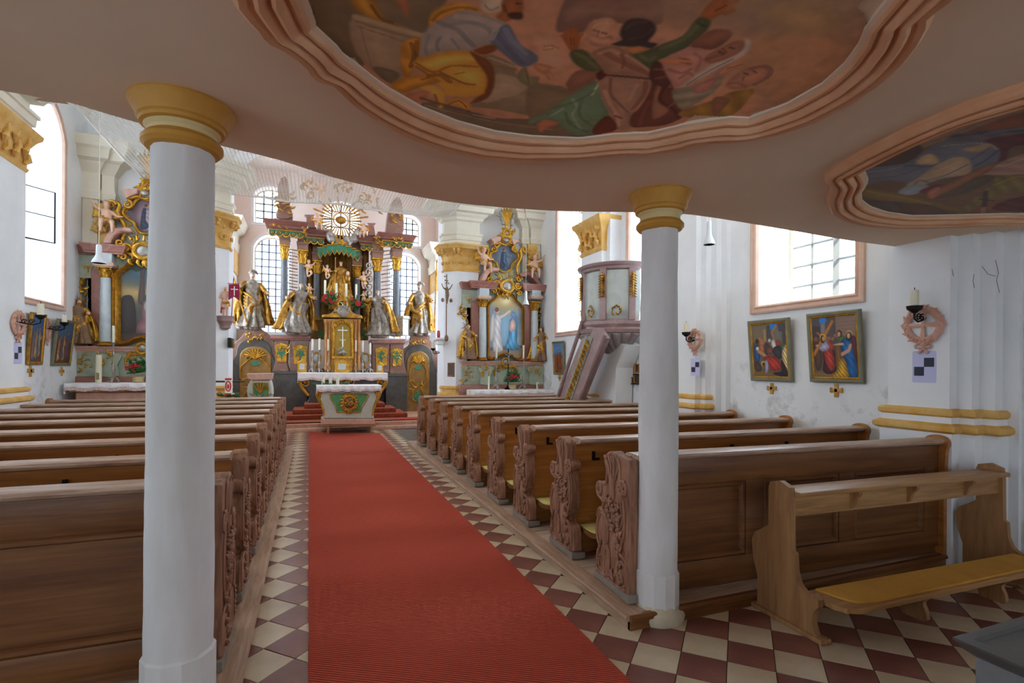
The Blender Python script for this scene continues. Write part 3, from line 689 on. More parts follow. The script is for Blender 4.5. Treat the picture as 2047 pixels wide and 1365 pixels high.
        for sgn in (1, -1):
            p = smooth2([(sgn * .10, .03, .80), (sgn * .15, .02, .62), (sgn * .12, -.04, .45), (-sgn * .02, -.09, .34), (sgn * .08 + step, -.03, .18), (sgn * .16, .02, .06)] if sgn == (1 if seed % 2 else -1) else [(sgn * .10, .03, .80), (sgn * .15, .04, .6), (sgn * .17, .05, .4), (sgn * .19, .05, .2), (sgn * .2, .05, .04)], 4, False)
            m.tube(p, [.035 + .02 * math.sin(PI * i / (len(p) - 1)) for i in range(len(p))], 8, .7)
            p2 = [(a + .03 * sgn, b + .03, z) for a, b, z in p]; m.tube(p2, [.03 + .03 * math.sin(PI * i / (len(p) - 1)) for i in range(len(p))], 8, .6)
        for k in range(5):   # diagonal folds across the hips
            z = .52 - .06 * k; sx_ = 1 if seed % 2 else -1
            m.tube(smooth2([(-sx_ * .12, -.02, z + .10), (0, -.085, z + .02), (sx_ * (.13 + .01 * k), -.03, z - .10)], 5, False), .018, 6)
    m.xf = old
def putto(m, c, h, yaw=0, sit=False, wings=True, gi=0, fi=2, si=1, seed=0):
    rd = random.Random(seed); old = m.xf; m.xf = Matrix.Translation(Vector(c)) @ Matrix.Rotation(yaw, 4, 'Z') @ Matrix.Scale(h, 4)
    m.cur = fi
    m.ball((0, 0, .87), (.095, .10, .11), 10, 8); m.ball((0, -.095, .86), (.018, .02, .02), 5, 4); m.tube([(0, 0, .78), (0, 0, .72)], .05, 7)
    R = []
    for z, rx, ry in ((.36, .10, .09), (.44, .13, .115), (.52, .13, .12), (.60, .115, .10), (.68, .125, .09), (.73, .08, .06)): R.append([(rx * math.cos(a), ry * math.sin(a), z) for a in [2 * PI * j / 14 for j in range(14)]])
    m.rings(R)
    m.cur = 3; m.ball((0, .02, .91), (.105, .10, .09), 10, 6); m.cur = fi
    a1 = rd.uniform(.1, .35)
    for sgn in (1, -1):
        z2 = .9 if (sgn > 0) == (seed % 2 == 0) else .55
        el = (sgn * .24, -.04, (z2 + .62) / 2 - .03); hd = (sgn * .34, -.12, z2)
        m.tube([(sgn * .11, 0, .69), el], [.05, .042], 7); m.tube([el, hd], [.042, .028], 7); m.ball(hd, .033, 6, 5)
        for q in (-1, 0, 1): m.tube([hd, (hd[0] + sgn * .05, hd[1] - .01, hd[2] + .018 * q + .02)], [.013, .009], 4)
        if sit: kn = (sgn * .12, -.26, .36); ft = (sgn * .13, -.26, .06)
        else: kn = (sgn * .10 + .03, -.08 * (1 + sgn), .20); ft = (sgn * .08 - .05 * sgn, .05, .01)
        m.tube([(sgn * .06, 0, .38), kn], [.085, .062], 8); m.tube([kn, ft], [.06, .038], 8); m.tube([ft, (ft[0], ft[1] - .09, ft[2] - .01)], [.036, .026], 6)
    m.cur = gi; m.tube(smooth2([(-.16, .02, .50), (0, -.13, .42), (.15, -.02, .34), (.2, .05, .2)], 4, False), .045, 7)
    if wings:
        for sgn in (1, -1):
            for k in range(4): m.tube([(sgn * .05, .08, .62 - .03 * k), (sgn * (.22 + .02 * k), .12, .80 - .09 * k), (sgn * (.30 + .01 * k), .14, .74 - .12 * k)], [.03, .035, .012], 6)
    m.xf = old
class Paint:
    def __init__(s, n, m, base, seed=0, var=.06):
        s.n, s.m = n, m; s.x, s.y = np.meshgrid(np.linspace(0, 1, n), np.linspace(0, 1, m)); s.rg = np.random.RandomState(seed)
        s.c = np.zeros((m, n, 3)); s.c[:] = s.srgb(base); s.mott(var)
    def srgb(s, h): 
        if isinstance(h, str): h = h.lstrip('#'); return np.array([int(h[i:i+2], 16) / 255 for i in (0, 2, 4)])
        return np.array(h)
    def field(s, f):
        a = s.rg.rand(int(f) + 2, int(f) + 2); X = s.x * f; Y = s.y * f; i = X.astype(int); j = Y.astype(int); u = X - i; v = Y - j; u = u * u * (3 - 2 * u); v = v * v * (3 - 2 * v)
        return (a[j, i] * (1 - u) + a[j, i+1] * u) * (1 - v) + (a[j+1, i] * (1 - u) + a[j+1, i+1] * u) * v - .5
    def mott(s, k): f = s.field(5) + .5 * s.field(13) + .25 * s.field(31); s.c *= (1 + 2 * k * f)[..., None]
    def blend(s, mask, col): s.c = s.c * (1 - mask[..., None]) + s.srgb(col) * mask[..., None]
    def grad(s, c0, c1, ax='y'):
        t = (s.y if ax == 'y' else s.x)[..., None]; s.c = s.srgb(c0) * (1 - t) + s.srgb(c1) * t; s.mott(.08)
    def mask(s, P, soft=.006):
        inn = np.zeros(s.x.shape, bool); n = len(P)
        xs = [p[0] for p in P]; ys = [p[1] for p in P]
        dist = np.full(s.x.shape, 9.0)
        for i in range(n):
            x1, y1 = P[i]; x2, y2 = P[i-1]; c = ((y1 > s.y) != (y2 > s.y)) & (s.x < (x2 - x1) * (s.y - y1) / ((y2 - y1) or 1e-9) + x1); inn ^= c
            dx, dy = x2 - x1, y2 - y1; L = dx * dx + dy * dy + 1e-12; t = np.clip(((s.x - x1) * dx + (s.y - y1) * dy) / L, 0, 1)
            dist = np.minimum(dist, np.hypot(s.x - x1 - t * dx, s.y - y1 - t * dy))
        return np.clip(np.where(inn, dist, -dist) / (soft * getattr(s, 'softk', 1)) * .5 + .5, 0, 1), dist, inn
    def poly(s, P, col, shade=.35, soft=.006, sm=True, dark=None, folds=0, ang=.8, fs=60):
        if sm: P = smooth2(P, 3)
        mk, dist, inn = s.mask(P, soft); c = s.srgb(col)
        w = max(1e-6, dist[inn].max() if inn.any() else 1)
        sh = 1 + shade * (np.clip(dist / w, 0, 1) - .45)
        if folds: sh = sh * (1 + folds * np.sin((s.x * math.cos(ang) + s.y * math.sin(ang)) * fs + 6 * s.field(4)))
        cc = np.clip(c[None, None] * sh[..., None], 0, 1); s.c = s.c * (1 - mk[..., None]) + cc * mk[..., None]
    def ell(s, x, y, rx, ry, col, a=0, soft=.15, shade=.25):
        dx = s.x - x; dy = s.y - y; u = (dx * math.cos(a) + dy * math.sin(a)) / rx; v = (-dx * math.sin(a) + dy * math.cos(a)) / ry; r = np.sqrt(u * u + v * v)
        mk = np.clip((1 - r) / soft + .5, 0, 1); c = s.srgb(col)[None, None] * (1 + shade * (.5 - r + .3 * v))[..., None]; s.c = s.c * (1 - mk[..., None]) + np.clip(c, 0, 1) * mk[..., None]
    def line(s, P, w, col, al=1):
        d = np.full(s.x.shape, 9.0); asp = getattr(s, 'asp', 1); a2 = asp * asp
        for (x1, y1), (x2, y2) in zip(P[:-1], P[1:]):
            dx, dy = x2 - x1, y2 - y1; L = dx * dx + dy * dy * a2 + 1e-12; t = np.clip(((s.x - x1) * dx + (s.y - y1) * dy * a2) / L, 0, 1); d = np.minimum(d, np.hypot(s.x - x1 - t * dx, (s.y - y1 - t * dy) * asp))
        s.blend(np.clip((w - d) / (w * .4) + .5, 0, 1) * al, col)
    def person(s, x, y, h, robe, cloak=None, skin='#c99a7c', hair='#5a3a22', dirx=1, halo=False):
        """simple standing painted figure, feet at (x,y)"""
        w = h * .17
        if halo: s.ell(x + .1 * w * dirx, y + h * .93, h * .085, h * .085, '#d8b45c', soft=.3)
        s.poly([(x - w, y), (x - w * .8, y + h * .4), (x - w * .75, y + h * .72), (x - w * .35, y + h * .84), (x + w * .4, y + h * .84), (x + w * .75, y + h * .7), (x + w * .7, y + h * .4), (x + w * 1.1, y)], robe, .5, folds=.12, fs=40 / max(.2, h))
        if cloak: s.poly([(x - w * 1.1 * dirx, y + h * .02), (x - w * 1.0 * dirx, y + h * .5), (x - w * .7 * dirx, y + h * .82), (x - w * .1 * dirx, y + h * .8), (x - w * .2 * dirx, y + h * .4), (x + w * .4 * dirx, y + h * .1)], cloak, .5, folds=.12, fs=50 / max(.2, h))
        s.line([(x + w * .5 * dirx, y + h * .72), (x + w * 1.1 * dirx, y + h * .56), (x + w * 1.9 * dirx, y + h * .62)], h * .035, robe); s.ell(x + w * 2.0 * dirx, y + h * .63, h * .03, h * .025, skin)
        s.ell(x + .1 * w * dirx, y + h * .92, h * .05, h * .07, skin); s.ell(x - .12 * w * dirx, y + h * .95, h * .055, h * .055, hair)
    def build(s, name, fn, parent=None, outline=None, label=None, rough=.6):
        """fn(a,b) in 0..1 -> point; outline in 0..1 clips"""
        n, m = s.n, s.m; v = [fn(a, b) for b in np.linspace(0, 1, m) for a in np.linspace(0, 1, n)]
        ok = s.mask(outline)[2] if outline is not None else None; f = []
        for j in range(m - 1):
            for i in range(n - 1):
                if ok is not None and not (ok[j, i] or ok[j+1, i+1] or ok[j, i+1] or ok[j+1, i]): continue
                k = j * n + i; f.append((k, k + 1, k + n + 1, k + n))
        me = bpy.data.meshes.new(name); o = bpy.data.objects.new(name, me); COL.objects.link(o)
        if parent is not None: w = wloc(parent); o.parent = parent; v = [tuple(Vector(p) - w) for p in v]
        me.from_pydata([tuple(p) for p in v], [], f); c = np.clip(s.c, 0, 1).reshape(-1, 3); l = np.where(c <= .04045, c / 12.92, ((c + .055) / 1.055) ** 2.4)
        at = me.color_attributes.new('paint', 'FLOAT_COLOR', 'POINT'); at.data.foreach_set('color', np.c_[l, np.ones(len(l))].astype(np.float32).ravel())
        me.materials.append(paint_mat()); 
        if label: o['label'] = label
        return o
# pixel-outline solids standing on a real vertical plane Y
def Z3(*P): return [(420 + a * .2564, 330 + b * .2564) for a, b in P]
def Z4(*P): return [(420 + a * .2564, 560 + b * .2564) for a, b in P]
def ZL(*P): return [(600 + a * .1612, 480 + b * .1612) for a, b in P]
def Z8(*P): return [(560 + a * .1612, 650 + b * .1612) for a, b in P]
def Z5(*P): return [(860 + a * .3223, 380 + b * .3223) for a, b in P]
def Z7(*P): return [(900 + a * .1612, 400 + b * .1612) for a, b in P]
def plan(Y): return lambda u, v, d: tuple(PY(u, v, Y) + Vector((0, d, 0)))
def slabY(name, px, Y, d0, d1, mt, parent=None, bev=0, label=None, smooth=32):
    """solid with the given outline, front at Y+d1 (d1<d0 towards the nave)"""
    W_ = [PY(u, v, Y) for u, v in px]
    return M().prism([(p.x, p.z) for p in W_], lambda a, b, d: (a, Y + d, b), d0, d1, bev).build(name, mt, parent, smooth, label)
def tubesY(name, paths, Y, r, mt, parent=None, d=-.02, n=6, m=None, build=True, flat=1):
    m = m or M()
    for p in paths:
        pts = [PY(u, v, Y) + Vector((0, d, 0)) for u, v in p]; k = len(pts)
        rr = [r * (.35 + .65 * math.sin(PI * min(1, max(0, .12 + .8 * i / max(1, k - 1))))) for i in range(k)] if not isinstance(r, list) else r
        m.tube(pts, rr, n, flat, up=(0, 1, 0))
    return m.build(name, mt, parent) if build else m
def acanthus(m, c, w, h, seed=0, n=9, r=.02, d=0, flip=1, y=1):
    """cluster of curling leaves around c (world), in the XZ plane"""
    rd = random.Random(seed)
    for k in range(n):
        a = rd.uniform(0, 2 * PI); x0 = c[0] + rd.uniform(-.4, .4) * w; z0 = c[2] + rd.uniform(-.42, .42) * h; L = rd.uniform(.25, .45) * min(w, h) + .25 * r
        q = [(x0 + L * t * math.cos(a + 1.6 * t * flip), c[1] - d - .6 * r * math.sin(PI * t), z0 + L * t * math.sin(a + 1.6 * t * flip)) for t in (0, .25, .5, .75, 1)]
        m.tube(q, [r * .4, r, r * 1.1, r * .8, r * .3], 6, .8, up=(0, 1, 0))
def scroll3(m, c, r, turns, a0, rt, sgn=1, k=.85, flat=1):
    q = spiral((c[0], c[2]), r, turns, a0, 18, k, sgn); m.tube([(a, c[1], b) for a, b in q], [rt * (1 - .5 * i / len(q)) for i in range(len(q))], 7, flat, up=(0, 1, 0))
def corinth(m, c, r, h, n=8, gi=0):
    """capital: c = centre of its bottom"""
    m.lathe((c[0], c[1], c[2]), [(r * 1.02, 0), (r * 1.14, h * .03), (r * 1.02, h * .07), (r * 1.0, h * .1), (r * 1.05, h * .5), (r * 1.3, h * .82), (r * 1.35, h * .86)], 16)
    for row, (z0, zh, out) in enumerate(((.06, .42, .28), (.3, .42, .42))):
        for k in range(n):
            a = 2 * PI * (k + .5 * row) / n; ca, sa = math.cos(a), math.sin(a)
            P = [(c[0] + r * q * ca, c[1] + r * q * sa, c[2] + h * (z0 + zh * t)) for q, t in ((1.03, 0), (1.1, .4), (1.18, .75), (1.1 + out, 1.0), (1.18 + out, .86))]
            m.tube(P, [r * .12, r * .27, r * .26, r * .18, r * .08], 6, .55, up=(ca, sa, 0))
    for k in range(4):
        a = PI / 4 + PI / 2 * k; ca, sa = math.cos(a), math.sin(a); R_ = r * 1.62
        m.ball((c[0] + R_ * ca, c[1] + R_ * sa, c[2] + h * .78), (r * .24, r * .24, r * .26), 8, 6)
    q = r * 1.55
    m.box(c[0] - q, c[0] + q, c[1] - q, c[1] + q, c[2] + h * .88, c[2] + h, .006 if r > .05 else 0)
def marble_col(parent, c, r, z0, z1, hc, sm, square=None, capm=None):
    """shaft z0..z1, capital height hc above"""
    s_ = M().lathe((c[0], c[1], 0), [(r * 1.0, z0)] + [(r * (1.02 - .14 * t * t), z0 + (z1 - z0) * t) for t in [k / 8 for k in range(9)]], 20).build('column', sm, parent)
    b = M().lathe((c[0], c[1], z0 - r * .75), [(r * 1.35, 0), (r * 1.42, r * .2), (r * 1.3, r * .36), (r * 1.12, r * .42), (r * 1.2, r * .58), (r * 1.1, r * .72), (r * 1.0, r * .78)], 20).build('base', gold if capm is None else capm, s_)
    cm = M(); corinth(cm, (c[0], c[1], z1), r * .88, hc, 8); cm.build('capital', gold, s_, 50)
    return s_
def candle(c, h, r, label, flame=False, group=None, cat='candle'):
    o = thing('candle', c, label, cat, group)
    M().lathe(c, [(r, 0), (r, h * .97), (r * .8, h), (r * .2, h - .004)], 12).build('wax_body', wax, o)
    M().cyl((c[0], c[1], c[2] + h - .004), (c[0], c[1], c[2] + h + r * .7), r * .08 + .001, n=5).build('wick', iron, o); return o
def candlestick(c, h, rb, label, mt, group=None, cand=None):
    o = thing('candlestick', c, label, 'candlestick', group)
    m = M()
    for k in range(3):
        a = 2 * PI * k / 3 - PI / 2; ca, sa = math.cos(a), math.sin(a)
        m.tube([(c[0] + rb * ca * q, c[1] + rb * sa * q, c[2] + z) for q, z in ((1.0, .0), (1.05, rb * .35), (.75, rb * .8), (.35, rb * 1.2))], [rb * .16, rb * .26, rb * .3, rb * .16], 7)
        m.ball((c[0] + rb * ca, c[1] + rb * sa, c[2] + rb * .2), rb * .25, 7, 5)
    m.build('foot', mt, o)
    z0 = rb * 1.0; L = h - z0
    M().lathe((c[0], c[1], c[2] + z0), [(rb * .5, 0), (rb * .25, L * .06), (rb * .17, L * .12), (rb * .42, L * .24), (rb * .3, L * .33), (rb * .14, L * .42), (rb * .12, L * .62), (rb * .24, L * .68), (rb * .13, L * .74), (rb * .12, L * .88), (rb * .3, L * .94), (rb * .5, L * .985), (rb * .5, L)], 12).build('stem', mt, o)
    if cand: candle((c[0], c[1], c[2] + h), cand[0], cand[1], cand[2], group=cand[3] if len(cand) > 3 else None)
    return o
def flowers(c, w, h, label, n=40, nf=14, pot=None, group=None, cat='flowers', seed=1, lab2=None):
    o = thing('flower_arrangement', c, label, cat, group); rd = random.Random(seed)
    m = M(); m2 = M(); zc = c[2] + (h * .45 if pot else h * .4)
    for k in range(n):
        a = rd.uniform(0, 2 * PI); e = rd.uniform(-.3, 1.3); q = rd.uniform(.6, 1.05)
        p0 = (c[0], c[1], zc - h * .1); p1 = (c[0] + w * .5 * q * math.cos(a) * math.cos(e), c[1] + w * .35 * q * math.sin(a) * math.cos(e), zc + h * .5 * q * math.sin(e))
        md = tuple((p0[i] + p1[i]) / 2 for i in range(3)); m.tube([p0, md, p1], [.006, .012, .002], 5)
        for t in (.45, .6, .75, .9):
            b = Vector(p0).lerp(Vector(p1), t)
            for sg in (1, -1):
                e2 = b + Vector((rd.uniform(-.05, .05), rd.uniform(-.04, .02), rd.uniform(-.02, .06))) * (w / .5); m.tube([b, b.lerp(e2, .5), e2], [.004, .011 * w / .5, .001], 4)
    m.build('foliage', leaf_m, o, 60)
    for k in range(nf):
        a = rd.uniform(0, 2 * PI); q = rd.uniform(.2, .8); e = rd.uniform(-.1, 1.2)
        p = Vector((c[0] + w * .5 * q * math.cos(a) * math.cos(e), c[1] - abs(w * .3 * q * math.sin(a)) - .03, zc + h * .45 * q * math.sin(e))); fm = M(); r = .035 * w / .5
        fm.ball(p, r * .6, 7, 5)
        for i in range(6): b = 2 * PI * i / 6; fm.tube([p, p + Vector((math.cos(b) * r, -r * .5, math.sin(b) * r))], [r * .35, r * .3], 5)
        fm.build('blossom', flower_m, o, 60)
    if pot: M().lathe(c, [(w * .1, 0), (w * .17, h * .03), (w * .19, h * .2), (w * .21, h * .22), (w * .18, h * .23)], 16).build('pot', mat('clay_pot', '#b79a6a', '#c9b080', 5), o)
    return o
def seg(P, k): return smooth2(P, k, False)
def cornice_prof(w, h, n=1):
    return [(0, 0), (w * .25, 0), (w * .3, h * .15), (w * .5, h * .25), (w * .55, h * .45), (w * .8, h * .6), (w * .85, h * .75), (w, h * .85), (w, h), (0, h)]
def entab(name, x0, x1, y, z0, z1, dep, mt, parent, w=.12):
    """a straight moulded beam with returns, front face at y, going back dep"""
    h = z1 - z0; pr = cornice_prof(w, h); path = [(x0, y + dep, z0), (x0, y, z0), (x1, y, z0), (x1, y + dep, z0)]
    m = M(); m.sweep(path, [(-a + 0, b) if False else (a, b) for a, b in pr]); m.box(x0, x1, y, y + dep, z0, z1); return m.build(name, mt, parent)
# ------------------------------------------------------------------ chancel: steps, carpeted predella
P0 = PY
zs = .18
for k, (y0, z0, z1) in enumerate(((13.62, 0, .09), (13.95, .09, .18))):
    struct(M().box(CXL, CXR, y0, y0 + (.36 if k == 0 else .4), z0, z1, .012).build('trim_%d' % (k + 1), pink_marb))
rug = lambda: mat('oriental_carpet', '#5c1e12', '#cc7030', 9, .95, bump=.2, kind='marble', c3='#93401f', contrast=.9)
cr = thing('altar_steps', (.85, 15.6, zs), 'carpeted wooden steps in front of the high altar', 'steps')
for k in range(3):
    x0, x1 = -.75 + .28 * k, 2.55 - .28 * k; y0 = 14.75 + .28 * k
    M().box(x0, x1, y0, 16.2, zs + .13 * k, zs + .13 * (k + 1), .015).build('step', rug(), cr)
tag(M().box(-.62, 3.0, 14.15, 14.74, zs, zs + .012).build('chancel_rug', rug()), 'flat patterned red and brown rug on the chancel floor before the altar steps', 'rug')
tag(M().box(2.05, 2.75, 13.98, 14.12, zs, zs + .035, .012).build('kneeling_cushion', mat('crimson_cushion', '#a3121f', '#b51d2a', 8, .8)), 'small crimson cushion on the chancel step, right of the altar', 'cushion')
# ------------------------------------------------------------------ high altar
HY = 16.9
ha = thing('high_altar', (.85, HY, zs), 'tall marble and gold high altar with columns filling the chancel end', 'altar')
def blk(name, px, Y, mt, dep=.5, bev=.015, parent=ha, label=None): return slabY(name, px, Y, dep, 0, mt, parent, bev, label)
def bx4(x0, x1, y0, y1): return Z4((x0, y0), (x1, y0), (x1, y1), (x0, y1))
def bx3(x0, x1, y0, y1): return Z3((x0, y0), (x1, y0), (x1, y1), (x0, y1))
brown_marb = mat('brown_veined_marble', '#75513f', '#a98878', 4, .35, kind='marble', c3='#8d6655', contrast=.8)
# lower black marble socle
blk('socle', bx4(478, 760, 712, 1090), HY - .25, blk_marb, .8); blk('socle', bx4(1368, 1538, 735, 1090), HY - .25, blk_marb, .8)
blk('socle_moulding', bx4(470, 765, 708, 732), HY - .29, blk_marb, .1); blk('socle_moulding', bx4(1362, 1545, 728, 752), HY - .29, blk_marb, .1)
blk('socle', bx4(755, 1372, 690, 1060), HY + .1, blk_marb, .5)
# pedestals, slightly waisted
for px in (Z4((500, 455), (618, 455), (606, 560), (600, 640), (618, 712), (484, 712), (505, 640), (510, 560)), Z4((625, 455), (775, 455), (768, 560), (770, 650), (782, 712), (625, 712)),
           Z4((1265, 490), (1400, 490), (1398, 720), (1262, 720)), Z4((1405, 490), (1510, 490), (1508, 600), (1515, 660), (1535, 730), (1400, 730))):
    blk('pedestal', px, HY - .2, brown_marb, .7, .02)
for q in (bx4(470, 785, 430, 458), bx4(1255, 1525, 462, 492)): blk('pedestal_cornice', q, HY - .3, red_marb, .8, .02)
for q in (bx4(484, 785, 455, 470), bx4(1262, 1518, 488, 500)): blk('pedestal_cornice', q, HY - .25, brown_marb, .8, .02)
gm = []
for i, (x0, x1, y0, y1) in enumerate(((508, 608, 485, 640), (643, 762, 500, 655), (1282, 1388, 515, 668), (1412, 1498, 525, 668))):
    g = slabY('ornament_panel', Z4((x0, y0 + 20), ((x0 + x1) / 2, y0), (x1, y0 + 20), (x1 - 8, (y0 + y1) / 2), (x1 - 12, y1), (x0 + 12, y1), (x0 + 8, (y0 + y1) / 2)), HY - .2, 0, -.03, gold, ha, .01, 'gilded and green ornament panel')
    cx, cy = (x0 + x1) / 2, (y0 + y1) / 2; m = M()
    for q in (-1, 1):
        m.prism([(p.x, p.z) for p in [PY(u, v, HY - .2) for u, v in smooth2(Z4((cx, cy + 60), (cx + q * 12, cy + 20), (cx + q * 40, cy + 10), (cx + q * 26, cy - 10), (cx + q * 36, cy - 35), (cx + q * 12, cy - 28), (cx, cy - 45)), 3)]], lambda a, b, d: (a, HY - .2 + d, b), -.03, -.045)
    m.build('green_leafwork', mat('green_leafwork', '#23674a', '#3c8a63', 8, .4), g)
    m = M(); c = PY(*Z4((cx, cy))[0], HY - .25); acanthus(m, c, .32, .5, i, 9, .014)
    for q in (-1, 1): scroll3(m, (c.x + q * .13, c.y, c.z + .15), .07, 1.3, 0 if q < 0 else PI, .012, q)
    m.build('scrollwork', gold, g)
# side doors with arches
for sx, (x0, x1, top, bot, fx0, fx1, ftop) in enumerate(((228, 478, 515, 1060, 170, 515, 455), (1533, 1712, 553, 1060, 1490, 1768, 500))):
    cx = (x0 + x1) / 2; w = (x1 - x0) / 2; fw = (fx1 - fx0) / 2; fc = (fx0 + fx1) / 2
    ar = [(cx - w, bot)] + [(cx - w * math.cos(PI * k / 14), top + (top * 0 + 110) * (1 - math.sin(PI * k / 14) ** .7)) for k in range(15)] + [(cx + w, bot)]
    ao = [(fc - fw, bot), (fc - fw, ftop + 190)] + [(fc - fw * .8 * math.cos(PI * k / 14), ftop + 120 * (1 - math.sin(PI * k / 14) ** .7)) for k in range(15)] + [(fc + fw, ftop + 190), (fc + fw, bot)]
    blk('door_arch', Z4(*ao), HY - .12, blk_marb, .5)
    gg = Z4((fx0 - 5, ftop + 220), (fx0 + 5, ftop + 60), (fx0 + 60, ftop), (cx - 60, ftop - 65), (cx, ftop - 90), (cx + 70, ftop - 60), (fx1 - 30, ftop - 5), (fx1 + 5, ftop + 80), (fx1 + 5, ftop + 220))
    blk('arch_gable', smooth2(gg, 3), HY - .05, brown_marb, .5)
    dr = slabY('side_door', Z4(*ar), HY - .16, .1, 0, mat('gilt_door_panel', '#7d5b2c', '#a27a3c', 5, .45, metal=.3, bump=.4), ha, .02, 'arched gilt side door with shell ornament')
    sc = Z4((cx, top + 85))[0]; m = M(); c = PY(*sc, HY - .19)
    for k in range(9):
        a = PI * (.1 + .8 * k / 8); m.tube([(c.x, c.y, c.z - .05), (c.x + .16 * math.cos(a), c.y - .02, c.z + .14 * math.sin(a)), (c.x + .27 * math.cos(a) * (w / 115), c.y, c.z + .25 * math.sin(a))], [.012, .03, .02], 6)
    for q in (-1, 1):
        scroll3(m, (c.x + q * .2, c.y, c.z - .02), .09, 1.3, PI / 2, .02, q); 
        m.tube([(c.x + q * .2, c.y, c.z - .1), (c.x + q * .36 * (w / 115), c.y, c.z - .3), (c.x + q * .36 * (w / 115), c.y, c.z - .6), (c.x + q * .1, c.y, c.z - .85), (c.x + q * .3 * (w / 115), c.y, c.z - 1.15)], .018, 6)
    acanthus(m, (c.x, c.y, c.z - .9), .5, .5, 5, 12, .02)
    m.build('shell_ornament', gold, dr)
    for dz, s_ in ((-.14, .8), (-1.05, 1.2)):
        m = M(); m.prism([(c.x + a * s_, c.z + dz + b * s_) for a, b in ((-.17, -.06), (-.05, .03), (0, .22 if dz < -1 else .02), (.05, .03), (.17, -.06), (.06, -.12), (0, -.28 if dz < -1 else -.14), (-.06, -.12))], lambda a, b, d: (a, c.y + d, b), .02, -.012); m.build('green_inlay', mat('green_leafwork', '#23674a'), dr)
    m = M(); c = PY(*Z4((cx, ftop + 5))[0], HY - .25); acanthus(m, (c.x, c.y, c.z + .05), .5, .22, 3 + sx, 12, .028); scroll3(m, (c.x - .2, c.y, c.z + .1), .08, 1.2, 0, .022, 1); scroll3(m, (c.x + .2, c.y, c.z + .1), .08, 1.2, PI, .022, -1)
    m.build('keystone_ornament', gold_d, ha)
# columns
colspec = [('o', 559.7, 575, 519, 661, 490, -.05), ('m', 595.5, 612, 529, 672, 500, .15), ('i', 625.5, 640, 548, 640, 521, .5),
           ('i', 705, 720, 555.6, 640, 531, .5), ('m', 744.5, 761, 544, 676, 517, .15), ('o', 784, 799, 541.5, 673, 514.6, -.05)]
capz = []
for nm, u0, u1, v1, v0, vc, dy in colspec:
    Y = HY + dy; a = PY((u0 + u1) / 2, v0, Y); b = PY((u0 + u1) / 2, v1, Y); c = PY((u0 + u1) / 2, vc, Y); r = (PY(u1, v0, Y).x - PY(u0, v0, Y).x) / 2 * .98
    marble_col(ha, (a.x, Y, 0), r, a.z + r * .75, b.z, c.z - b.z, grey_marb); capz.append((a.x, Y, c.z, r))
# entablature blocks above each capital, then beams
for i, ((x, Y, z, r), vt) in enumerate(zip(capz, (456, 470, 488, 492, 486, 481))):
    zt = PY(colspec[i][1], vt, Y).z; q = r * 1.35
    m = M(); m.box(x - q, x + q, Y - q, Y + .35, z, z + (zt - z) * .35, .01); m.box(x - q * 1.12, x + q * 1.12, Y - q * 1.12, Y + .35, z + (zt - z) * .35, z + (zt - z) * .5, .01); m.box(x - q * .95, x + q * .95, Y - q * .95, Y + .35, z + (zt - z) * .5, zt, .01)
    m.build('impost_block', brown_marb, ha)
def beam(px0, px1, Y, dep, hpx, lam=True):
    a = PY(px0[0], px0[1], Y); b = PY(px1[0], px1[1], Y); zt = (a.z + b.z) / 2; hh = hpx / 60
    e = entab('entablature', a.x, b.x, Y, zt - hh, zt, dep, mat('dark_red_marble', '#5f352e', '#8d5f52', 4, .33, kind='marble', c3='#754538', contrast=.8), ha, .14)
    if lam:
        n = max(2, int((b.x - a.x) / .17)); w = (b.x - a.x) / n; m = M(); g = M()
        for k in range(n):
            c = a.x + w * (k + .5); P = [(c - w * .5, zt - hh)] + [(c - w * .46 * math.cos(PI * t / 8), zt - hh - .11 - .09 * math.sin(PI * t / 8)) for t in range(9)] + [(c + w * .5, zt - hh)]
            m.prism(P, lambda p, q, d: (p, Y - .05 + d, q), .03, 0); g.tube([(c - w * .46 * math.cos(PI * t / 8), Y - .07, zt - hh - .11 - .09 * math.sin(PI * t / 8)) for t in range(9)], .018, 6)
            g.tube([(c + .03 * math.cos(t), Y - .07, zt - hh - .10 + .035 * math.sin(t)) for t in [2 * PI * j / 8 for j in range(9)]], .01, 5)
        g.tube([(a.x, Y - .07, zt - hh - .01), (b.x, Y - .07, zt - hh - .01)], .016, 5)
        l = m.build('lambrequin', mat('dark_green_lambrequin', '#1f5a40', '#2d6b4d', 6, .5), ha); g.build('gilt_fringe', gold, l)
    return zt
beam((538, 440), (607, 444), HY - .25, .9, 17); beam((608, 458), (648, 463), HY + .05, .7, 14); beam((721, 473), (766, 476), HY + .05, .7, 15); beam((763.6, 467), (823, 470), HY - .25, .9, 14)
m = M(); R = []
for k in range(13):   # concave centre beam
    t = k / 12; u = 640 + 88 * t; v = 470 + 6 * t; p = PY(u, v, HY + .15 + .45 * math.sin(PI * t)); R.append([(p.x, p.y, p.z - .3), (p.x, p.y - .1, p.z - .12), (p.x, p.y - .16, p.z), (p.x, p.y + .2, p.z), (p.x, p.y + .2, p.z - .3)])
m.rings(R).build('centre_entablature', mat('dark_red_marble', '#5f352e'), ha)
# niche back, gilded drapery folds
m = M(); R = []
a = PY(612, 640, HY + .75); b = PY(735, 640, HY + .75); zt = PY(680, 488, HY + .75).z
for k in range(61):
    t = k / 60; x = a.x + (b.x - a.x) * t; y = HY + .55 + .35 * math.sin(PI * t) + .03 * math.sin(t * 60); R.append([(x, y, a.z - .6), (x, y, zt)])
m.rings(R, False, False).build('niche_drapery', mat('ochre_gold_drapery', '#6b4616', '#8f6422', 4, .5, metal=.3, bump=.3), ha)
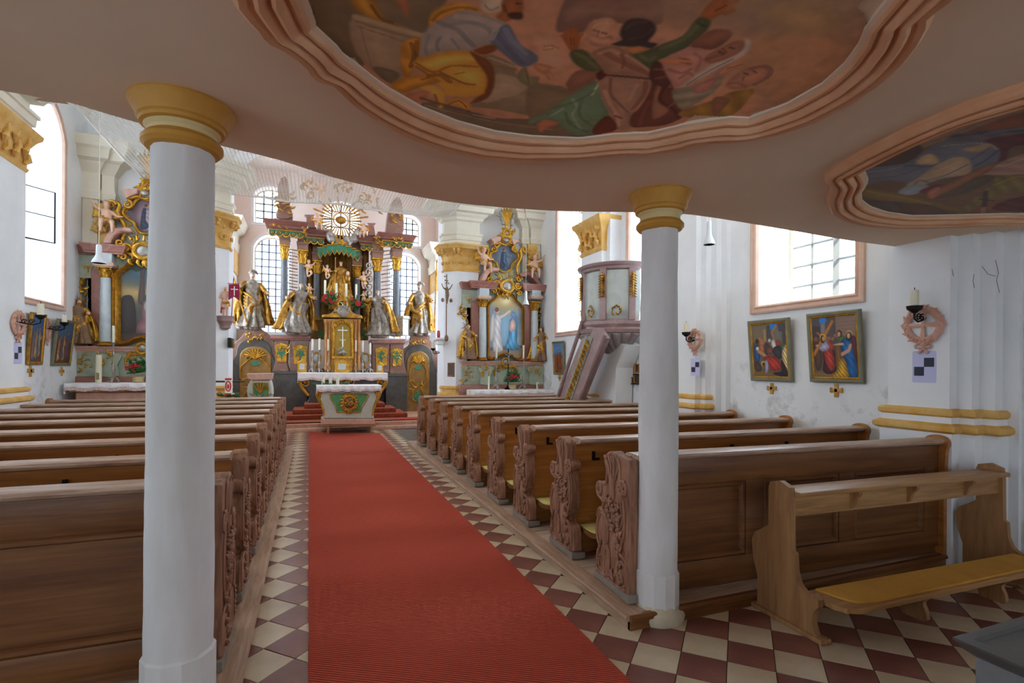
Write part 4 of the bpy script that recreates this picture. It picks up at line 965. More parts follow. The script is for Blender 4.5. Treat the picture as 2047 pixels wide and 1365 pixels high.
# canopy
m = M(); g = M(); cx = PY(678, 500, HY + .1).x; z = PY(678, 494, HY + .1).z
for k in range(9):
    t = (k - 4) / 4.5; x = cx + t * .62; y = HY + .0 + .2 * t * t; zz = z - .16 * abs(t) ** 1.5
    P = [(x - .09, zz + .07), (x - .085, zz - .10), (x - .03, zz - .2), (x, zz - .25), (x + .03, zz - .2), (x + .085, zz - .10), (x + .09, zz + .07)]
    m.prism(P, lambda p, q, d: (p, y + d, q), .03, 0, .008); g.tube([(p, y - .015, q) for p, q in P[1:-1]], .014, 5)
    g.tube([(x - .09, y - .02, zz + .08), (x + .09, y - .02, zz + .08)], .022, 6)
cp_ = m.build('canopy', mat('green_leafwork', '#23674a'), ha, label='green and gold fringed canopy'); acanthus(g, (cx, HY - .08, z + .14), .5, .22, 8, 12, .03); g.build('gilt_fringe', gold, cp_)
# brown wooden rays beside the columns
for k in range(15):
    for (uu0, uu1, vv) in ((577, 595, 498 + 6.2 * k), (762, 784, 503 + 7.6 * k)):
        p = PY(uu0, vv, HY + .3); q = PY(uu1, vv + (3 if uu0 < 700 else -3), HY + .3)
        M().tube([p, q] if uu0 < 700 else [q, p], [.05, .012] if (k % 2) else [.032, .05], 5, .4).build('ray', mat('brown_gilt_ray', '#7a4f27', '#8f6032', 5, .45), ha)
# crowning part: gable uprights, urns, clouds, glory
for q in (Z3((515, 410), (640, 410), (620, 300), (600, 110), (560, 95), (525, 180), (535, 300)), Z3((1385, 545), (1500, 545), (1510, 400), (1490, 270), (1450, 250), (1400, 330), (1380, 450))):
    blk('gable_scroll', smooth2(q, 3), HY + .1, brown_marb, .4, .03)
for q in (Z3((740, 490), (820, 490), (812, 440), (800, 400), (820, 385), (735, 385), (752, 400), (750, 440)), Z3((1228, 550), (1290, 550), (1282, 500), (1275, 465), (1292, 450), (1222, 450), (1236, 465), (1232, 500))):
    blk('urn_pedestal', q, HY + .1, red_marb, .25, .015)
False and blk('gable_wall', smooth2(Z3((600, 410), (640, 200), (760, 80), (900, 30), (1030, 20), (1160, 60), (1300, 160), (1390, 300), (1400, 480), (1330, 520), (1290, 380), (1210, 260), (1100, 200), (960, 190), (850, 240), (780, 330), (740, 420)), 2), HY + .35, mat('gable_marble', '#8f6a55', '#b08b74', 3, .4, kind='marble'), .2, .03)
rd = random.Random(5)
for u, v, w, h, n in ((560, 445, .5, .25, 9), (605, 462, .3, .4, 8), (795, 482, .4, .3, 9), (755, 480, .3, .4, 8), (570, 405, .5, .7, 16), (620, 380, .7, .6, 14), (745, 400, .8, .6, 14), (792, 440, .4, .8, 12), (680, 372, .9, .35, 12)):
    m = M(); c = PY(u, v, HY - .3 if v > 440 else HY + .05); acanthus(m, c, w, h, n + int(u), n, .035); m.build('gilt_carving', gold_d, ha)
glory = thing('sunburst_glory', PY(681.5, 440, HY + .2), 'gilded ray glory with silver clouds crowning the high altar', 'ornament')
c = PY(681.5, 440, HY + .2)
for k in range(34):
    a = 2 * PI * k / 34 + .05; L = (.72 if k % 2 else .52) * (1.15 if abs(math.cos(a)) > .6 else 1); p = lambda r, w: (c.x + r * math.cos(a) - w * math.sin(a), c.z + r * math.sin(a) + w * math.cos(a))
    M().prism([p(.22, -.012), p(L, -.03), p(L + .05, 0), p(L, .03), p(.22, .012)], lambda x, z, d: (x, c.y + d, z), .02, 0).build('ray', gold_d, glory)
M().tube([(c.x + .22 * math.cos(t), c.y, c.z + .22 * math.sin(t)) for t in [2 * PI * k / 24 for k in range(25)]], .02, 6).build('ring', gold, glory)
M().ball((c.x, c.y, c.z), (.17, .06, .13), 14, 9).build('centre_cloud', gold_d, glory)
m = M()
for k in range(34):
    t = k / 33; a = PI * (1.0 + t); x = c.x + .62 * math.cos(a) * rd.uniform(.6, 1.15); z = c.z - .35 + .42 * math.sin(a) * rd.uniform(.6, 1.0); m.ball((x, c.y - .1 - rd.random() * .1, z), rd.uniform(.06, .13), 8, 6)
remesh_build(m, 'clouds', [silver], glory, .03)
for (u, v, h, yw, st_, sd) in ((634, 462, .55, .4, True, 0), (727, 478, .5, -.5, True, 1), (641, 398, .6, .3, False, 2)):
    mm = M(); putto(mm, PY(u, v, HY - .15), h, yw, st_, True, seed=sd); remesh_build(mm, 'cherub', [gold, silver, flesh, gold_d], ha, .02)
# tabernacle
tb = thing('tabernacle', PY(685, 743, HY - .75), 'gilded tabernacle with arched niche in the middle of the high altar', 'tabernacle')
TY = HY - .75
blk('body', Z4((885, 300), (1180, 300), (1172, 330), (1172, 718), (892, 718), (892, 330)), TY + .05, mat('tabernacle_gilt', '#8a5a20', '#b98838', 6, .35, metal=.6, bump=.3), .5, .02, tb)
blk('roof', seg(Z4((870, 290), (880, 268), (930, 262), (960, 240), (985, 205), (1010, 195)), 3) + seg(Z4((1060, 195), (1085, 205), (1108, 245), (1145, 265), (1182, 275), (1192, 300)), 3), TY - .06, gold_d, .6, .03, tb)
for x in (905, 930, 1130, 1156): 
    a = PY(*Z4((x, 700))[0], TY); b = PY(*Z4((x, 310))[0], TY); M().lathe((a.x, TY + .02, 0), [(.07, a.z), (.07, a.z + .08), (.045, a.z + .12), (.04, b.z - .14), (.055, b.z - .1), (.065, b.z)], 12).build('colonnette', mat('red_gold_colonnette', '#a0622e', '#c08a4a', 8, .35, metal=.3), tb)
ai = [(985 + 0, 590)] + [(1035 - 52 * math.cos(PI * k / 12), 380 - 40 * math.sin(PI * k / 12)) for k in range(13)] + [(1087, 590)]
nb = slabY('niche', Z4(*ai), TY, .06, .03, mat('niche_gold_cloth', '#a48426', '#c0a03c', 5, .5, metal=.3), tb)
m = M(); pts = [PY(u, v, TY - .02) for u, v in Z4((960, 590), (965, 380), *[(1035 - 72 * math.cos(PI * k / 12), 372 - 52 * math.sin(PI * k / 12)) for k in range(13)], (1105, 380), (1110, 590))]; m.tube(pts, .045, 8)
for k in range(9): a = PI * (k + .5) / 9; p = PY(*Z4((1035 - 60 * math.cos(a), 372 - 42 * math.sin(a)))[0], TY - .04); m.ball(p, .035, 6, 5)
m.build('niche_frame', gold, tb)
blk('sill', bx4(950, 1120, 590, 612), TY - .1, gold, .2, .01, tb); blk('sill_block', bx4(965, 1105, 612, 718), TY - .05, gold_d, .2, .01, tb)
sb = PY(685.4, 608.7, TY - .15); m = M()
for k in range(30):
    a = 2 * PI * k / 30; L = .31 if k % 2 else .25; m.tube([(sb.x + .1 * math.cos(a), sb.y, sb.z + .1 * math.sin(a)), (sb.x + L * math.cos(a), sb.y, sb.z + L * math.sin(a))], [.018, .006], 5)
m.tube([(sb.x + .13 * math.cos(t), sb.y - .02, sb.z + .13 * math.sin(t)) for t in [2 * PI * k / 20 for k in range(21)]], .022, 6); m.build('sunburst', gold, tb)
m = M(); q = PY(686, 622, TY - .22); m.ball(q, (.16, .07, .17), 12, 9); acanthus(m, (q.x, q.y - .04, q.z), .4, .35, 4, 14, .025); m.build('silver_relief', silver, tb)
# crucifix and silver stand in the niche
cf = thing('altar_crucifix', PY(685, 705, TY - .12), 'small white crucifix on a silver foot in the tabernacle niche', 'crucifix')
p = PY(685, 662, TY - .1); fz = PY(685, 707, TY - .1).z
M().box(p.x - .012, p.x + .012, p.y - .01, p.y + .01, fz + .2, p.z + .13).box(p.x - .14, p.x + .14, p.y - .012, p.y + .012, p.z + .01, p.z + .045).build('cross', mat('ivory_white', '#ece6dc', rough=.4), cf)
m = M(); m.ball((p.x, p.y - .03, fz + .42), (.02, .02, .026), 7, 5); m.tube([(p.x, p.y - .03, fz + .39), (p.x, p.y - .03, fz + .3), (p.x + .01, p.y - .03, fz + .2)], [.02, .022, .012], 7); m.tube([(p.x - .09, p.y - .03, fz + .42), (p.x, p.y - .03, fz + .38), (p.x + .09, p.y - .03, fz + .42)], .01, 6); m.build('corpus', mat('ivory_white', '#ece6dc'), cf)
m = M(); m.lathe((p.x, p.y, fz), [(.13, 0), (.14, .03), (.09, .07), (.04, .14), (.02, .22)], 14); acanthus(m, (p.x, p.y - .05, fz + .08), .3, .16, 9, 10, .022); m.build('foot', silver, cf)
# mensa
mt_ = thing('altar_table', PY(685, 800, 15.75), 'dark marble altar table with gilt scrolls under the tabernacle', 'altar table')
MY = 15.8; m = M()
prof = Z4((700, 762), (712, 790), (728, 830), (760, 868), (772, 900), (765, 940), (742, 975), (738, 1000), (1340, 1000), (1330, 975), (1308, 940), (1300, 900), (1318, 860), (1348, 825), (1360, 790), (1372, 762))
slabY('table_body', prof, MY, .9, 0, blk_marb, mt_, .03)
m = M()
for q, x0 in ((1, 745), (-1, 1328)):
    c = PY(*Z4((x0, 795))[0], MY - .06); scroll3(m, (c.x, c.y, c.z), .15, 1.5, PI / 2 if q > 0 else PI / 2, .035, q); 
    m.tube([PY(u, v, MY - .05) for u, v in seg(Z4((x0 - 42 * q, 780), (x0 - 38 * q, 820), (x0 - 8 * q, 862), (x0 + 22 * q, 900)), 4)], [.05, .055, .05, .05] + [.045] * 5 + [.04] * 4, 8); acanthus(m, (c.x, c.y - .02, c.z), .16, .16, 3, 7, .018)
for k in range(14):
    x = 800 + 36 * k; c = PY(*Z4((x, 778))[0], MY - .02); m.tube([(c.x - .06, c.y, c.z + .03), (c.x, c.y - .02, c.z - .02), (c.x + .06, c.y, c.z + .03)], .014, 5); m.ball((c.x, c.y, c.z), .022, 5, 4)
for q in (-1, 1): c = PY(*Z4((1035 + q * 60, 795))[0], MY - .05); scroll3(m, (c.x, c.y, c.z), .12, 1.3, PI / 2, .028, -q)
acanthus(m, PY(*Z4((1035, 800))[0], MY - .05), .5, .2, 6, 14, .025)
m.build('gilt_scrolls', gold, mt_)
m = M(); a = PY(597, 743, MY - .08); b = PY(773, 747, MY - .08); zt = (a.z + b.z) / 2
M().box(a.x, b.x, MY - .1, MY + .75, zt - .12, zt - .03, .015).build('table_slab', blk_marb, mt_)
def cloth(name, x0, x1, y0, y1, z, drop, label, seed=0, lacew=.07):
    o = thing(name, ((x0 + x1) / 2, y0, z), label, 'cloth'); n = 60; rd = random.Random(seed)
    w = [.008 * math.sin(k * .9 + seed) + .004 * math.sin(k * 2.3) for k in range(n + 1)]
    F = []; dz = [drop * (1 + .08 * math.sin(k * .55 + seed)) for k in range(n + 1)]
    m = M(); X = [x0 + (x1 - x0) * k / n for k in range(n + 1)]
    m.rings([[(X[k], y1, z), (X[k], y0 + .01, z), (X[k], y0 - .012, z - .01), (X[k], y0 - .016 + w[k], z - dz[k] + lacew), (X[k], y0 - .008 + w[k], z - dz[k] + lacew), (X[k], y0 - .004, z - .02), (X[k], y0 + .01, z - .008), (X[k], y1, z - .008)] for k in range(n + 1)], True, True)
    for s_, xe in ((-1, x0), (1, x1)): m.box(xe - .006, xe + .006, y0, y1, z - drop * 1.3, z)
    m.build('linen', linen, o, 60)
    m = M(); m.rings([[(X[k], y0 - .016 + w[k], z - dz[k] + lacew), (X[k], y0 - .018 + w[k] * 1.3, z - dz[k] + .012 * abs(math.sin(k * 1.1))), (X[k], y0 - .012 + w[k] * 1.3, z - dz[k] + .012 * abs(math.sin(k * 1.1))), (X[k], y0 - .010 + w[k], z - dz[k] + lacew)] for k in range(n + 1)], True, True); m.build('lace_border', lace, o, 60)
    return o
cloth('altar_cloth', a.x - .02, b.x + .02, MY - .12, MY + .72, zt, .22, 'white linen cloth with lace edge on the high altar table')
ZM = zt
cl = [(625, 700), (638.7, 699), (656, 700), (711, 702), (725, 703), (739.7, 707)]
lbs = ['outer left', 'second from the left', 'third from the left', 'third from the right', 'second from the right', 'outer right']
for i, (u, v) in enumerate(cl):
    p = PY(u, v, MY + .35); h = p.z - ZM; candlestick((p.x, MY + .35, ZM), h, .095, 'ornate silver candlestick on the high altar, ' + lbs[i], silver, 'candlesticks on the high altar', (.33, .03, 'tall white candle on the %s high altar candlestick' % lbs[i], 'candles on the high altar candlesticks'))
for i, (u0, u1, v0, v1) in enumerate(((594, 613.6, 718, 743), (669, 698, 718, 744), (752, 767, 723, 745))):
    a = PY(u0, v1, MY + .2); b = PY(u1, v0, MY + .2); o = thing('altar_card', ((a.x + b.x) / 2, MY + .2, ZM), ('left', 'large middle', 'right')[i] + ' gilt framed prayer card standing on the high altar', 'prayer card', 'prayer cards on the high altar')
    w, h = b.x - a.x, b.z - ZM; mx = (a.x + b.x) / 2
    fr = [(-w/2, 0), (w/2, 0), (w/2 * .9, h * .3), (w/2, h * .75), (w * .28, h * .85), (0, h), (-w * .28, h * .85), (-w/2, h * .75), (-w/2 * .9, h * .3)]
    M().prism([(mx + p, ZM + q) for p, q in fr], lambda p, q, d: (p, MY + .2 + d, q), .03, 0, .012).build('frame', gold, o)
    M().box(mx - w * .27, mx + w * .27, MY + .190, MY + .2, ZM + h * .22, ZM + h * .68).build('text_sheet', mat('card_paper', '#c9cbbf', '#b0b5ac', 30, .7), o)
for i, (u, v) in enumerate(((632.5, 716), (730, 717))):
    c = PY(u, v, MY + .5); o = thing('reliquary', (c.x, c.y, ZM), ('left' if i == 0 else 'right') + ' oval silver and gold reliquary between candlesticks on the high altar', 'reliquary', 'reliquaries on the high altar')
    m = M(); m.tube([(c.x + .12 * math.cos(t), c.y, c.z + .17 * math.sin(t)) for t in [2 * PI * k / 20 for k in range(21)]], .025, 6); m.build('frame', gold_d, o); M().ball(c, (.11, .03, .15), 12, 9).build('medallion', silver, o)
    M().lathe((c.x, c.y, ZM), [(.1, 0), (.08, .04), (.03, .07), (.03, c.z - .17 - ZM)], 12).build('foot', gold_d, o)
# flowers and candles on top of the tabernacle
ft = PY(685, 626, TY + .2).z
flowers((PY(660, 620, TY + .1).x, TY + .15, ft), .75, .75, 'red poinsettias and fir on the tabernacle, left of the sunburst', 46, 12, seed=2, group='flowers on the tabernacle')
flowers((PY(707, 620, TY + .1).x, TY + .15, ft - .05), .7, .7, 'red poinsettias and fir on the tabernacle, right of the sunburst', 42, 10, seed=3, group='flowers on the tabernacle')
for i, (u, v0, v1) in enumerate(((650, 579, 560), (672.5, 586, 566), (692, 587, 567), (712, 583, 568))):
    p = PY(u, v0, TY + .35); candle((p.x, p.y, p.z - .35), .35 + PY(u, v1, TY + .35).z - p.z, .032, ('leftmost', 'second', 'third', 'rightmost')[i] + ' of four white candles above the flowers on the tabernacle', group='candles on the tabernacle')
for i, u in enumerate((641, 727)):
    p = PY(u, 664, TY + .3); flowers((p.x, p.y, p.z - .3), .28, .5, ('left' if i == 0 else 'right') + ' dark green bush of fir beside the tabernacle', 30, 0, seed=9 + i, cat='plant')
# Madonna enthroned
o = M(); p = PY(681, 590, HY + .3); draped(o, (p.x, p.y, p.z - .05), 1.12, 0, 0, ((.16, .66, .1), (-.14, .7, .14)), (0, 0), 1, .26, 4, hat='crown', fat=1.15)
o.cur = 2; o.ball((p.x + .2, p.y - .2, p.z + .68), (.055, .055, .07), 9, 7); o.cur = 0; o.ball((p.x + .2, p.y - .18, p.z + .52), (.09, .08, .13), 9, 7)
r = thing('madonna_statue', (p.x, p.y, p.z - .05), 'crowned gilded Madonna with child seated in the high altar niche', 'statue')
remesh_build(o, 'figure', [gold_d, gold_d, flesh, gold_d], r, .02); M().tube([(p.x - .17, p.y - .2, p.z + .2), (p.x - .17, p.y - .2, p.z + 1.15)], .014, 6).build('sceptre', gold, r)
M().box(p.x - .35, p.x + .35, p.y - .3, p.y + .2, p.z - .5, p.z - .04, .03).build('throne_step', gold_d, r)
# saints
def saint(u, vb, vt, Y, label, yaw=0, extra=None, mats=None, **k):
    p = PY(u, vb, Y); h = PY(u, vt, Y).z - p.z; h /= {'mitre': 1.075, 'crown': 1.03, 'helmet': 1.04}.get(k.get('hat'), .985)
    r = thing('saint_statue', (p.x, p.y, p.z), label, 'statue'); m = M(); draped(m, (p.x, p.y, p.z + .05 * h), h * .95, yaw, **k)
    m.cur = 1
    rd = random.Random(int(u))
    for j in range(7): m.ball((p.x + rd.uniform(-.15, .15) * h, p.y + rd.uniform(-.06, .06) * h, p.z + .04 * h), (.07 * h, .07 * h, .045 * h), 8, 6)
    remesh_build(m, 'figure', mats or [gold_d, mat('dull_silver_robe', '#6a6056', '#a89d90', 10, .38, metal=.5, bump=.7), mat('bronzed_flesh', '#a88a70', '#c4a68c', 8, .45, metal=.2), mat('dark_silver_hair', '#6f6860', '#8a8278', 8, .4, metal=.4)], r, h / 105)
    if extra: extra(r, p, h)
    return r
def staff(r, p, h, dx=.2, tilt=.0, top='plain', dy=-.12, l=1.1, mt=None):
    a = Vector((p.x + dx * h, p.y + dy * h, p.z + .08 * h)); b = a + Vector((tilt * h, 0, l * h)); m = M().tube([a, b], .012 * h + .004, 6)
    if top == 'crook': q = spiral((b.x - .06 * h, b.z), .06 * h, 1.2, 0, 14, .7); m.tube([(x, b.y, z) for x, z in q], .014 * h, 6)
    if top == 'lance': m.tube([b, b + (b - a) * .06], [.02 * h, .002], 5)
    m.build('staff', mt or gold_d, r)
saint(500, 660, 538, HY - .1, 'helmeted gilt warrior saint with lance, far left of the high altar', .3, lambda r, p, h: staff(r, p, h, -.02, -.32, 'lance', -.2, 1.15), hat='helmet', arms=((.26, .62, .12), (-.2, .72, .2)), seed=1, hem=.19, lean=.03, fat=1.15)
saint(596, 671, 566, HY - .55, 'gilt bishop saint leaning left, between left columns of the high altar', .2, None, arms=((.28, .70, .16), (-.24, .66, .22)), seed=2, hem=.21, lean=.06, sway=-.05, fat=1.3, cloak=1, beard=True)
saint(757, 676, 580, HY - .55, 'gilt bearded saint turned towards the tabernacle, right side of the high altar', -.5, None, arms=((.18, .72, .22), (-.28, .78, .2)), seed=3, hem=.24, lean=-.03, sway=.06, fat=1.3, beard=True)
def tower(r, p, h):
    x0 = p.x - .34 * h; M().lathe((x0, p.y - .05, p.z), [(.15 * h, 0), (.15 * h, .30 * h), (.17 * h, .31 * h), (.17 * h, .36 * h), (.1 * h, .36 * h)], 8).build('tower', silver, r); staff(r, p, h, .28, .04, 'lance', -.05, 1.35)
saint(838, 672, 563, HY - .1, 'silver and gilt saint with small tower and lance, far right of the high altar', -.2, tower, arms=((.26, .66, .1), (-.2, .58, .16)), seed=4, hem=.17, fat=1.1, hat='helmet')
# angels around the niche
for i, (u, v0, v1, yw, lb) in enumerate(((617, 553, 520, .4, 'upper left cherub between left columns of the high altar'), (654, 557, 530, .3, 'small flying cherub left of the niche Madonna'), (727, 577, 543, -.4, 'standing cherub between right columns of the high altar'), (618, 592, 567, .4, 'lower left cherub behind the bishop statue'), (727, 602, 582, -.6, 'lower right cherub above the bearded saint'))):
    p = PY(u, v0, HY + .1); h = PY(u, v1, HY + .1).z - p.z; m = M(); putto(m, p, h * 1.05, yw, False, True, seed=i); o = remesh_build(m, 'cherub', [gold, silver, flesh, gold_d], None, h / 32); tag(o, lb, 'cherub', 'cherubs of the high altar')
# silver scroll pilaster right
m = M()
for k in range(5): c = PY(738, 530 + 14 * k, HY + .05); scroll3(m, c, .12, 1.4, k, .03, 1 if k % 2 else -1)
m.build('silver_scrolls', silver, ha)
m = M(); 
for u, q in ((612, 1), (735, -1)):
    for k in range(6): c = PY(u - 4 * q + (k % 2) * 5 * q, 612 + 9 * k, TY + .35); scroll3(m, c, .09, 1.3, k + 1, .022, q if k % 2 else -q)
    c = PY(u, 604, TY + .35); m.tube([(c.x + .1 * math.cos(t), c.y, c.z + .1 * math.sin(t)) for t in [2 * PI * k / 14 for k in range(15)]], .022, 6)
m.build('gilt_lattice', gold, ha)
# ------------------------------------------------------------------ side altars
def ZS(*P): return [(900 + a * .1612, 600 + b * .1612) for a, b in P]
SY = 11.8
def side_altar(off, which):
    off = Vector(off); L = which == 'left'
    def w(u, v, d=0): return PY(u, v, SY + d) + off
    def slab(name, px, d0, d1, mt, par, bev=0, label=None):
        W_ = [w(u, v) for u, v in px]; return M().prism([(p.x, p.z) for p in W_], lambda a, b, d: (a, SY + d, b), d0, d1, bev).build(name, mt, par, 32, label)
    def X(u): return w(u, 700).x
    def tub(paths, r, d, m):
        for p in paths:
            pts = [w(u, v, d) for u, v in p]; k = len(pts); m.tube(pts, [r * (.5 + .5 * math.sin(PI * min(1, max(0, .15 + .75 * i / max(1, k - 1))))) for i in range(k)], 7, 1, up=(0, 1, 0))
    cx = w(1011, 700).x; cu = 1011
    A = thing('side_altar', (cx, SY, off.z), which + ' side altar of pink marble and gold with a large framed painting', 'altar', 'side altars')
    ox, oy = .0, .0
    # base and predella
    zb = w(1000, 776).z
    M().box(X(913), X(1100), SY - .12, SY + .38, off.z * 0, w(1000, 791).z, .02).build('base_block', pink_marb, A)
    M().box(X(918), X(1094), SY - .08, SY + .38, w(1000, 791).z, w(1000, 768).z, .02).build('plinth', red_marb, A)
    M().box(X(924), X(1089), SY - .02, SY + .38, w(1000, 768).z, w(1000, 731).z).build('predella', green_marb, A)
    entab('predella_cornice', X(926), X(1086), SY - .03, w(1000, 731).z, w(1000, 722).z, .4, pink_marb, A, .07)
    for i, (u0, u1) in enumerate(((957, 979), (1055, 1082))):
        c = slab('console', smooth2([(u0 - 3, 733), (u1 + 3, 733), (u1 + 2, 742), (u1 - 2, 752), (u1, 768), (u0, 768), (u0 + 2, 752), (u0 - 2, 742)], 2), .02, -.12, green_marb, A, .012)
        m = M(); q = w((u0 + u1) / 2, 742, -.14); acanthus(m, q, .3, .28, i + 1, 12, .014); m.build('gilt_leaf', gold, c)
    for u in (926, 938, 1087): m = M(); q = w(u, 750, -.03); acanthus(m, q, .18, .42, u, 9, .014); m.build('gilt_ornament', gold, A)
    m = M()
    for s_ in (-1, 1): q = w(cu + s_ * 14, 737, -.05); scroll3(m, q, .09, 1.3, PI / 2, .024, -s_); tub([[(cu, 736), (cu + s_ * 8, 733), (cu + s_ * 17, 733), (cu + s_ * 23, 741), (cu + s_ * 22, 752)]], .028, -.05, m)
    q = w(cu, 724, -.1); m.tube([(q.x + .09 * math.cos(t), q.y, q.z + .10 * math.sin(t)) for t in [2 * PI * k / 16 for k in range(17)]], .03, 6)
    m.build('gilt_ornament', gold, A); M().ball(w(cu, 724, -.08), (.06, .03, .07), 9, 7).build('centre_medallion', silver, A)
    # back structure
    slab('back_wall', [(936, 722), (936, 575), (1085, 575), (1085, 722)], .35, .12, green_marb, A)
    for u0, u1 in ((925, 990), (1036, 1090)): slab('frieze', [(u0, 614), (u0, 570), (u1, 570), (u1, 614)], .34, .06, green_marb, A)
    for u0, u1 in ((943, 972), (1048, 1075)): slab('pilaster', [(u0, 722), (u0, 600), (u1, 600), (u1, 722)], .14, .02, red_marb, A, .01)
    for u in (941, 1080): slab('outer_pilaster', [(u - 5, 722), (u - 5, 600), (u + 4, 600), (u + 4, 722)], .25, .12, grey_marb, A, .01); 
    # columns
    for u, vb, vt in ((962.8, 720, 615), (1066, 722, 622)):
        p = w(u, vb); r = .094; zt = w(u, vt).z; marble_col(A, (p.x, SY - .06, 0), r, p.z + .07, zt, w(u, 599 if u < 1000 else 604).z - zt, blue_marb)
        q = r * 1.5
        M().box(p.x - q, p.x + q, SY - .06 - q, SY + .2, w(u, 599).z, w(u, 592).z, .008).box(p.x - q * .85, p.x + q * .85, SY - .06 - q * .85, SY + .2, w(u, 592).z, w(u, 578).z, .004).build('impost_block', blue_marb, A)
        M().box(p.x - q * 1.15, p.x + q * 1.15, SY - .06 - q * 1.15, SY + .2, w(u, 598).z, w(u, 593).z, .008).build('impost_moulding', pink_marb, A)
    for a, b, v, y0 in ((940, 984, 577, -.10), (926, 942, 577, .08), (1043, 1082, 583, -.10), (1080, 1090, 583, .08)):
        if L is False or True: entab('cornice', X(a), X(b), SY + y0 - .05, w(a, v).z, w(a, v - 14).z, .35 - y0, red_marb, A, .08)
    m = M(); acanthus(m, w(925, 622, .1), .2, .6, 2, 16, .03); acanthus(m, w(1078, 628, .1), .12, .5, 3, 12, .025)
    for u in (936, 1081): corinth(m, w(u, 615, .12), .05, .22, 6)
    m.build('gilt_foliage', gold, A)
    # broken pediment scrolls
    slab('pediment_scroll', smooth2(Z7((375, 1000), (395, 930), (440, 865), (500, 845), (580, 850), (590, 885), (520, 890), (470, 920), (440, 970), (430, 1000)), 3), .25, -.1, pink_marb, A, .02)
    slab('pediment_scroll', smooth2(Z7((845, 925), (900, 895), (980, 890), (1040, 930), (1075, 990), (1110, 1030), (1165, 1075), (1090, 1075), (1040, 1020), (1010, 980), (960, 950), (880, 960)), 3), .25, -.1, red_marb, A, .02)
    # upper picture
    q4 = smooth2([(600, 560), (640, 545), (680, 560), (720, 548), (770, 580), (790, 640), (840, 665), (845, 720), (800, 765), (765, 800), (755, 850), (720, 880), (670, 890), (620, 875), (590, 830), (575, 780), (530, 750), (492, 700), (500, 655), (550, 640), (575, 600)], 3)
    ub = smooth2([(520, 600), (640, 520), (760, 530), (880, 640), (890, 700), (835, 780), (825, 850), (850, 920), (860, 1000), (560, 1020), (480, 1000), (510, 930), (520, 860), (505, 790), (475, 720), (460, 640)], 3)
    slab('gable_back', Z7(*ub), .3, .12, green_marb, A, .02)
    pt = Paint(70, 80, '#4f5560' if not L else '#5b4c50', 3, .2); 
    pt.ell(.5, .45, .3, .4, '#6a7484' if not L else '#8d6f78', soft=.8); pt.person(.5, .12, .72, '#4a5f7c' if not L else '#9d8790', '#2f3a4a')
    us = [p[0] for p in q4]; vs_ = [p[1] for p in q4]; ua, ub_, va, vb = min(us), max(us), min(vs_), max(vs_)
    pt.build('upper_painting', lambda a, b: w(*Z7((ua + (ub_ - ua) * a, vb + (va - vb) * b))[0], .10), A, [((p[0] - ua) / (ub_ - ua), (vb - p[1]) / (vb - va)) for p in q4], 'dark blue-grey lobed upper painting')
    m = M(); P = [w(u, v, .08) for u, v in Z7(*q4)]; P.append(P[0]); m.tube(P, .028, 8, up=(0, 1, 0)); m.build('upper_frame', gold, A)
    m = M()
    sc = lambda s_: [(672 + s_ * (a - 672), b) for a, b in ((395, 610), (440, 590), (475, 620), (462, 670), (475, 730), (505, 790), (520, 850), (505, 920), (490, 980))]
    for s_ in (1, -1):
        tub([Z7(*smooth2(sc(s_), 3, False))], .042, .05, m)
        q = w(*Z7((672 - s_ * 255, 615))[0], .03); scroll3(m, q, .08, 1.4, 0, .034, s_); q = w(*Z7((672 - s_ * 130, 610))[0], .03); scroll3(m, q, .085, 1.4, PI / 2, .03, -s_)
        q = w(*Z7((672 - s_ * 180, 985))[0], 0); scroll3(m, q, .08, 1.4, 0, .035, -s_)
        tub([Z7((672 - s_ * 130, 550), (672 - s_ * 60, 530), (672, 555))], .035, .05, m)
    for a, b in ((530, 850), (600, 930), (800, 850), (840, 700), (750, 930), (490, 700)): acanthus(m, w(*Z7((a, b))[0], .1), .16, .2, a, 6, .012)
    m.build('gilt_scrolls', gold, A)
    slab('top_cornice', Z7((500, 480), (560, 460), (630, 460), (630, 500), (590, 520), (540, 550), (535, 520)), .3, -.02, pink_marb, A, .012); slab('top_cornice', Z7((760, 470), (820, 485), (868, 515), (820, 530), (790, 555), (770, 520)), .3, -.02, pink_marb, A, .012)
    m = M(); q = w(*Z7((695, 440))[0], .05); acanthus(m, q, .34, .42, 4, 22, .03); tub([Z7((640, 530), (650, 450), (665, 380), (700, 355), (735, 385), (750, 450), (755, 530))], .035, .03, m)
    m.build('finial', gold, A); M().ball(w(*Z7((692, 495))[0], -.02), (.08, .05, .06), 9, 7).build('finial_medallion', silver, A)
    m = M(); p0 = w(*Z7((700, 350))[0], .05)
    for dx in (-.12, -.06, 0, .06, .11): m.tube([p0, p0 + Vector((dx * .5, 0, .2)), p0 + Vector((dx, -.01, .38)), p0 + Vector((dx * 1.25, 0, .60 - abs(dx)))], [.02, .03, .045, .006], 6, .5, up=(0, 1, 0))
    for dx in (-.28, .2): m.tube([p0 + Vector((0, 0, .25)), p0 + Vector((dx, 0, .28))], [.015, .004], 5)
    sp = m.build('gilt_leaf_spray', gold, A); m = M()
    for dx, dz in ((-.14, .22), (.14, .2), (-.16, .36), (.17, .32), (.12, .12), (-.1, .12)): m.ball(p0 + Vector((dx, -.02, dz)), (.06, .05, .065), 7, 6)
    remesh_build(m, 'silver_clouds', [silver], sp, .02)
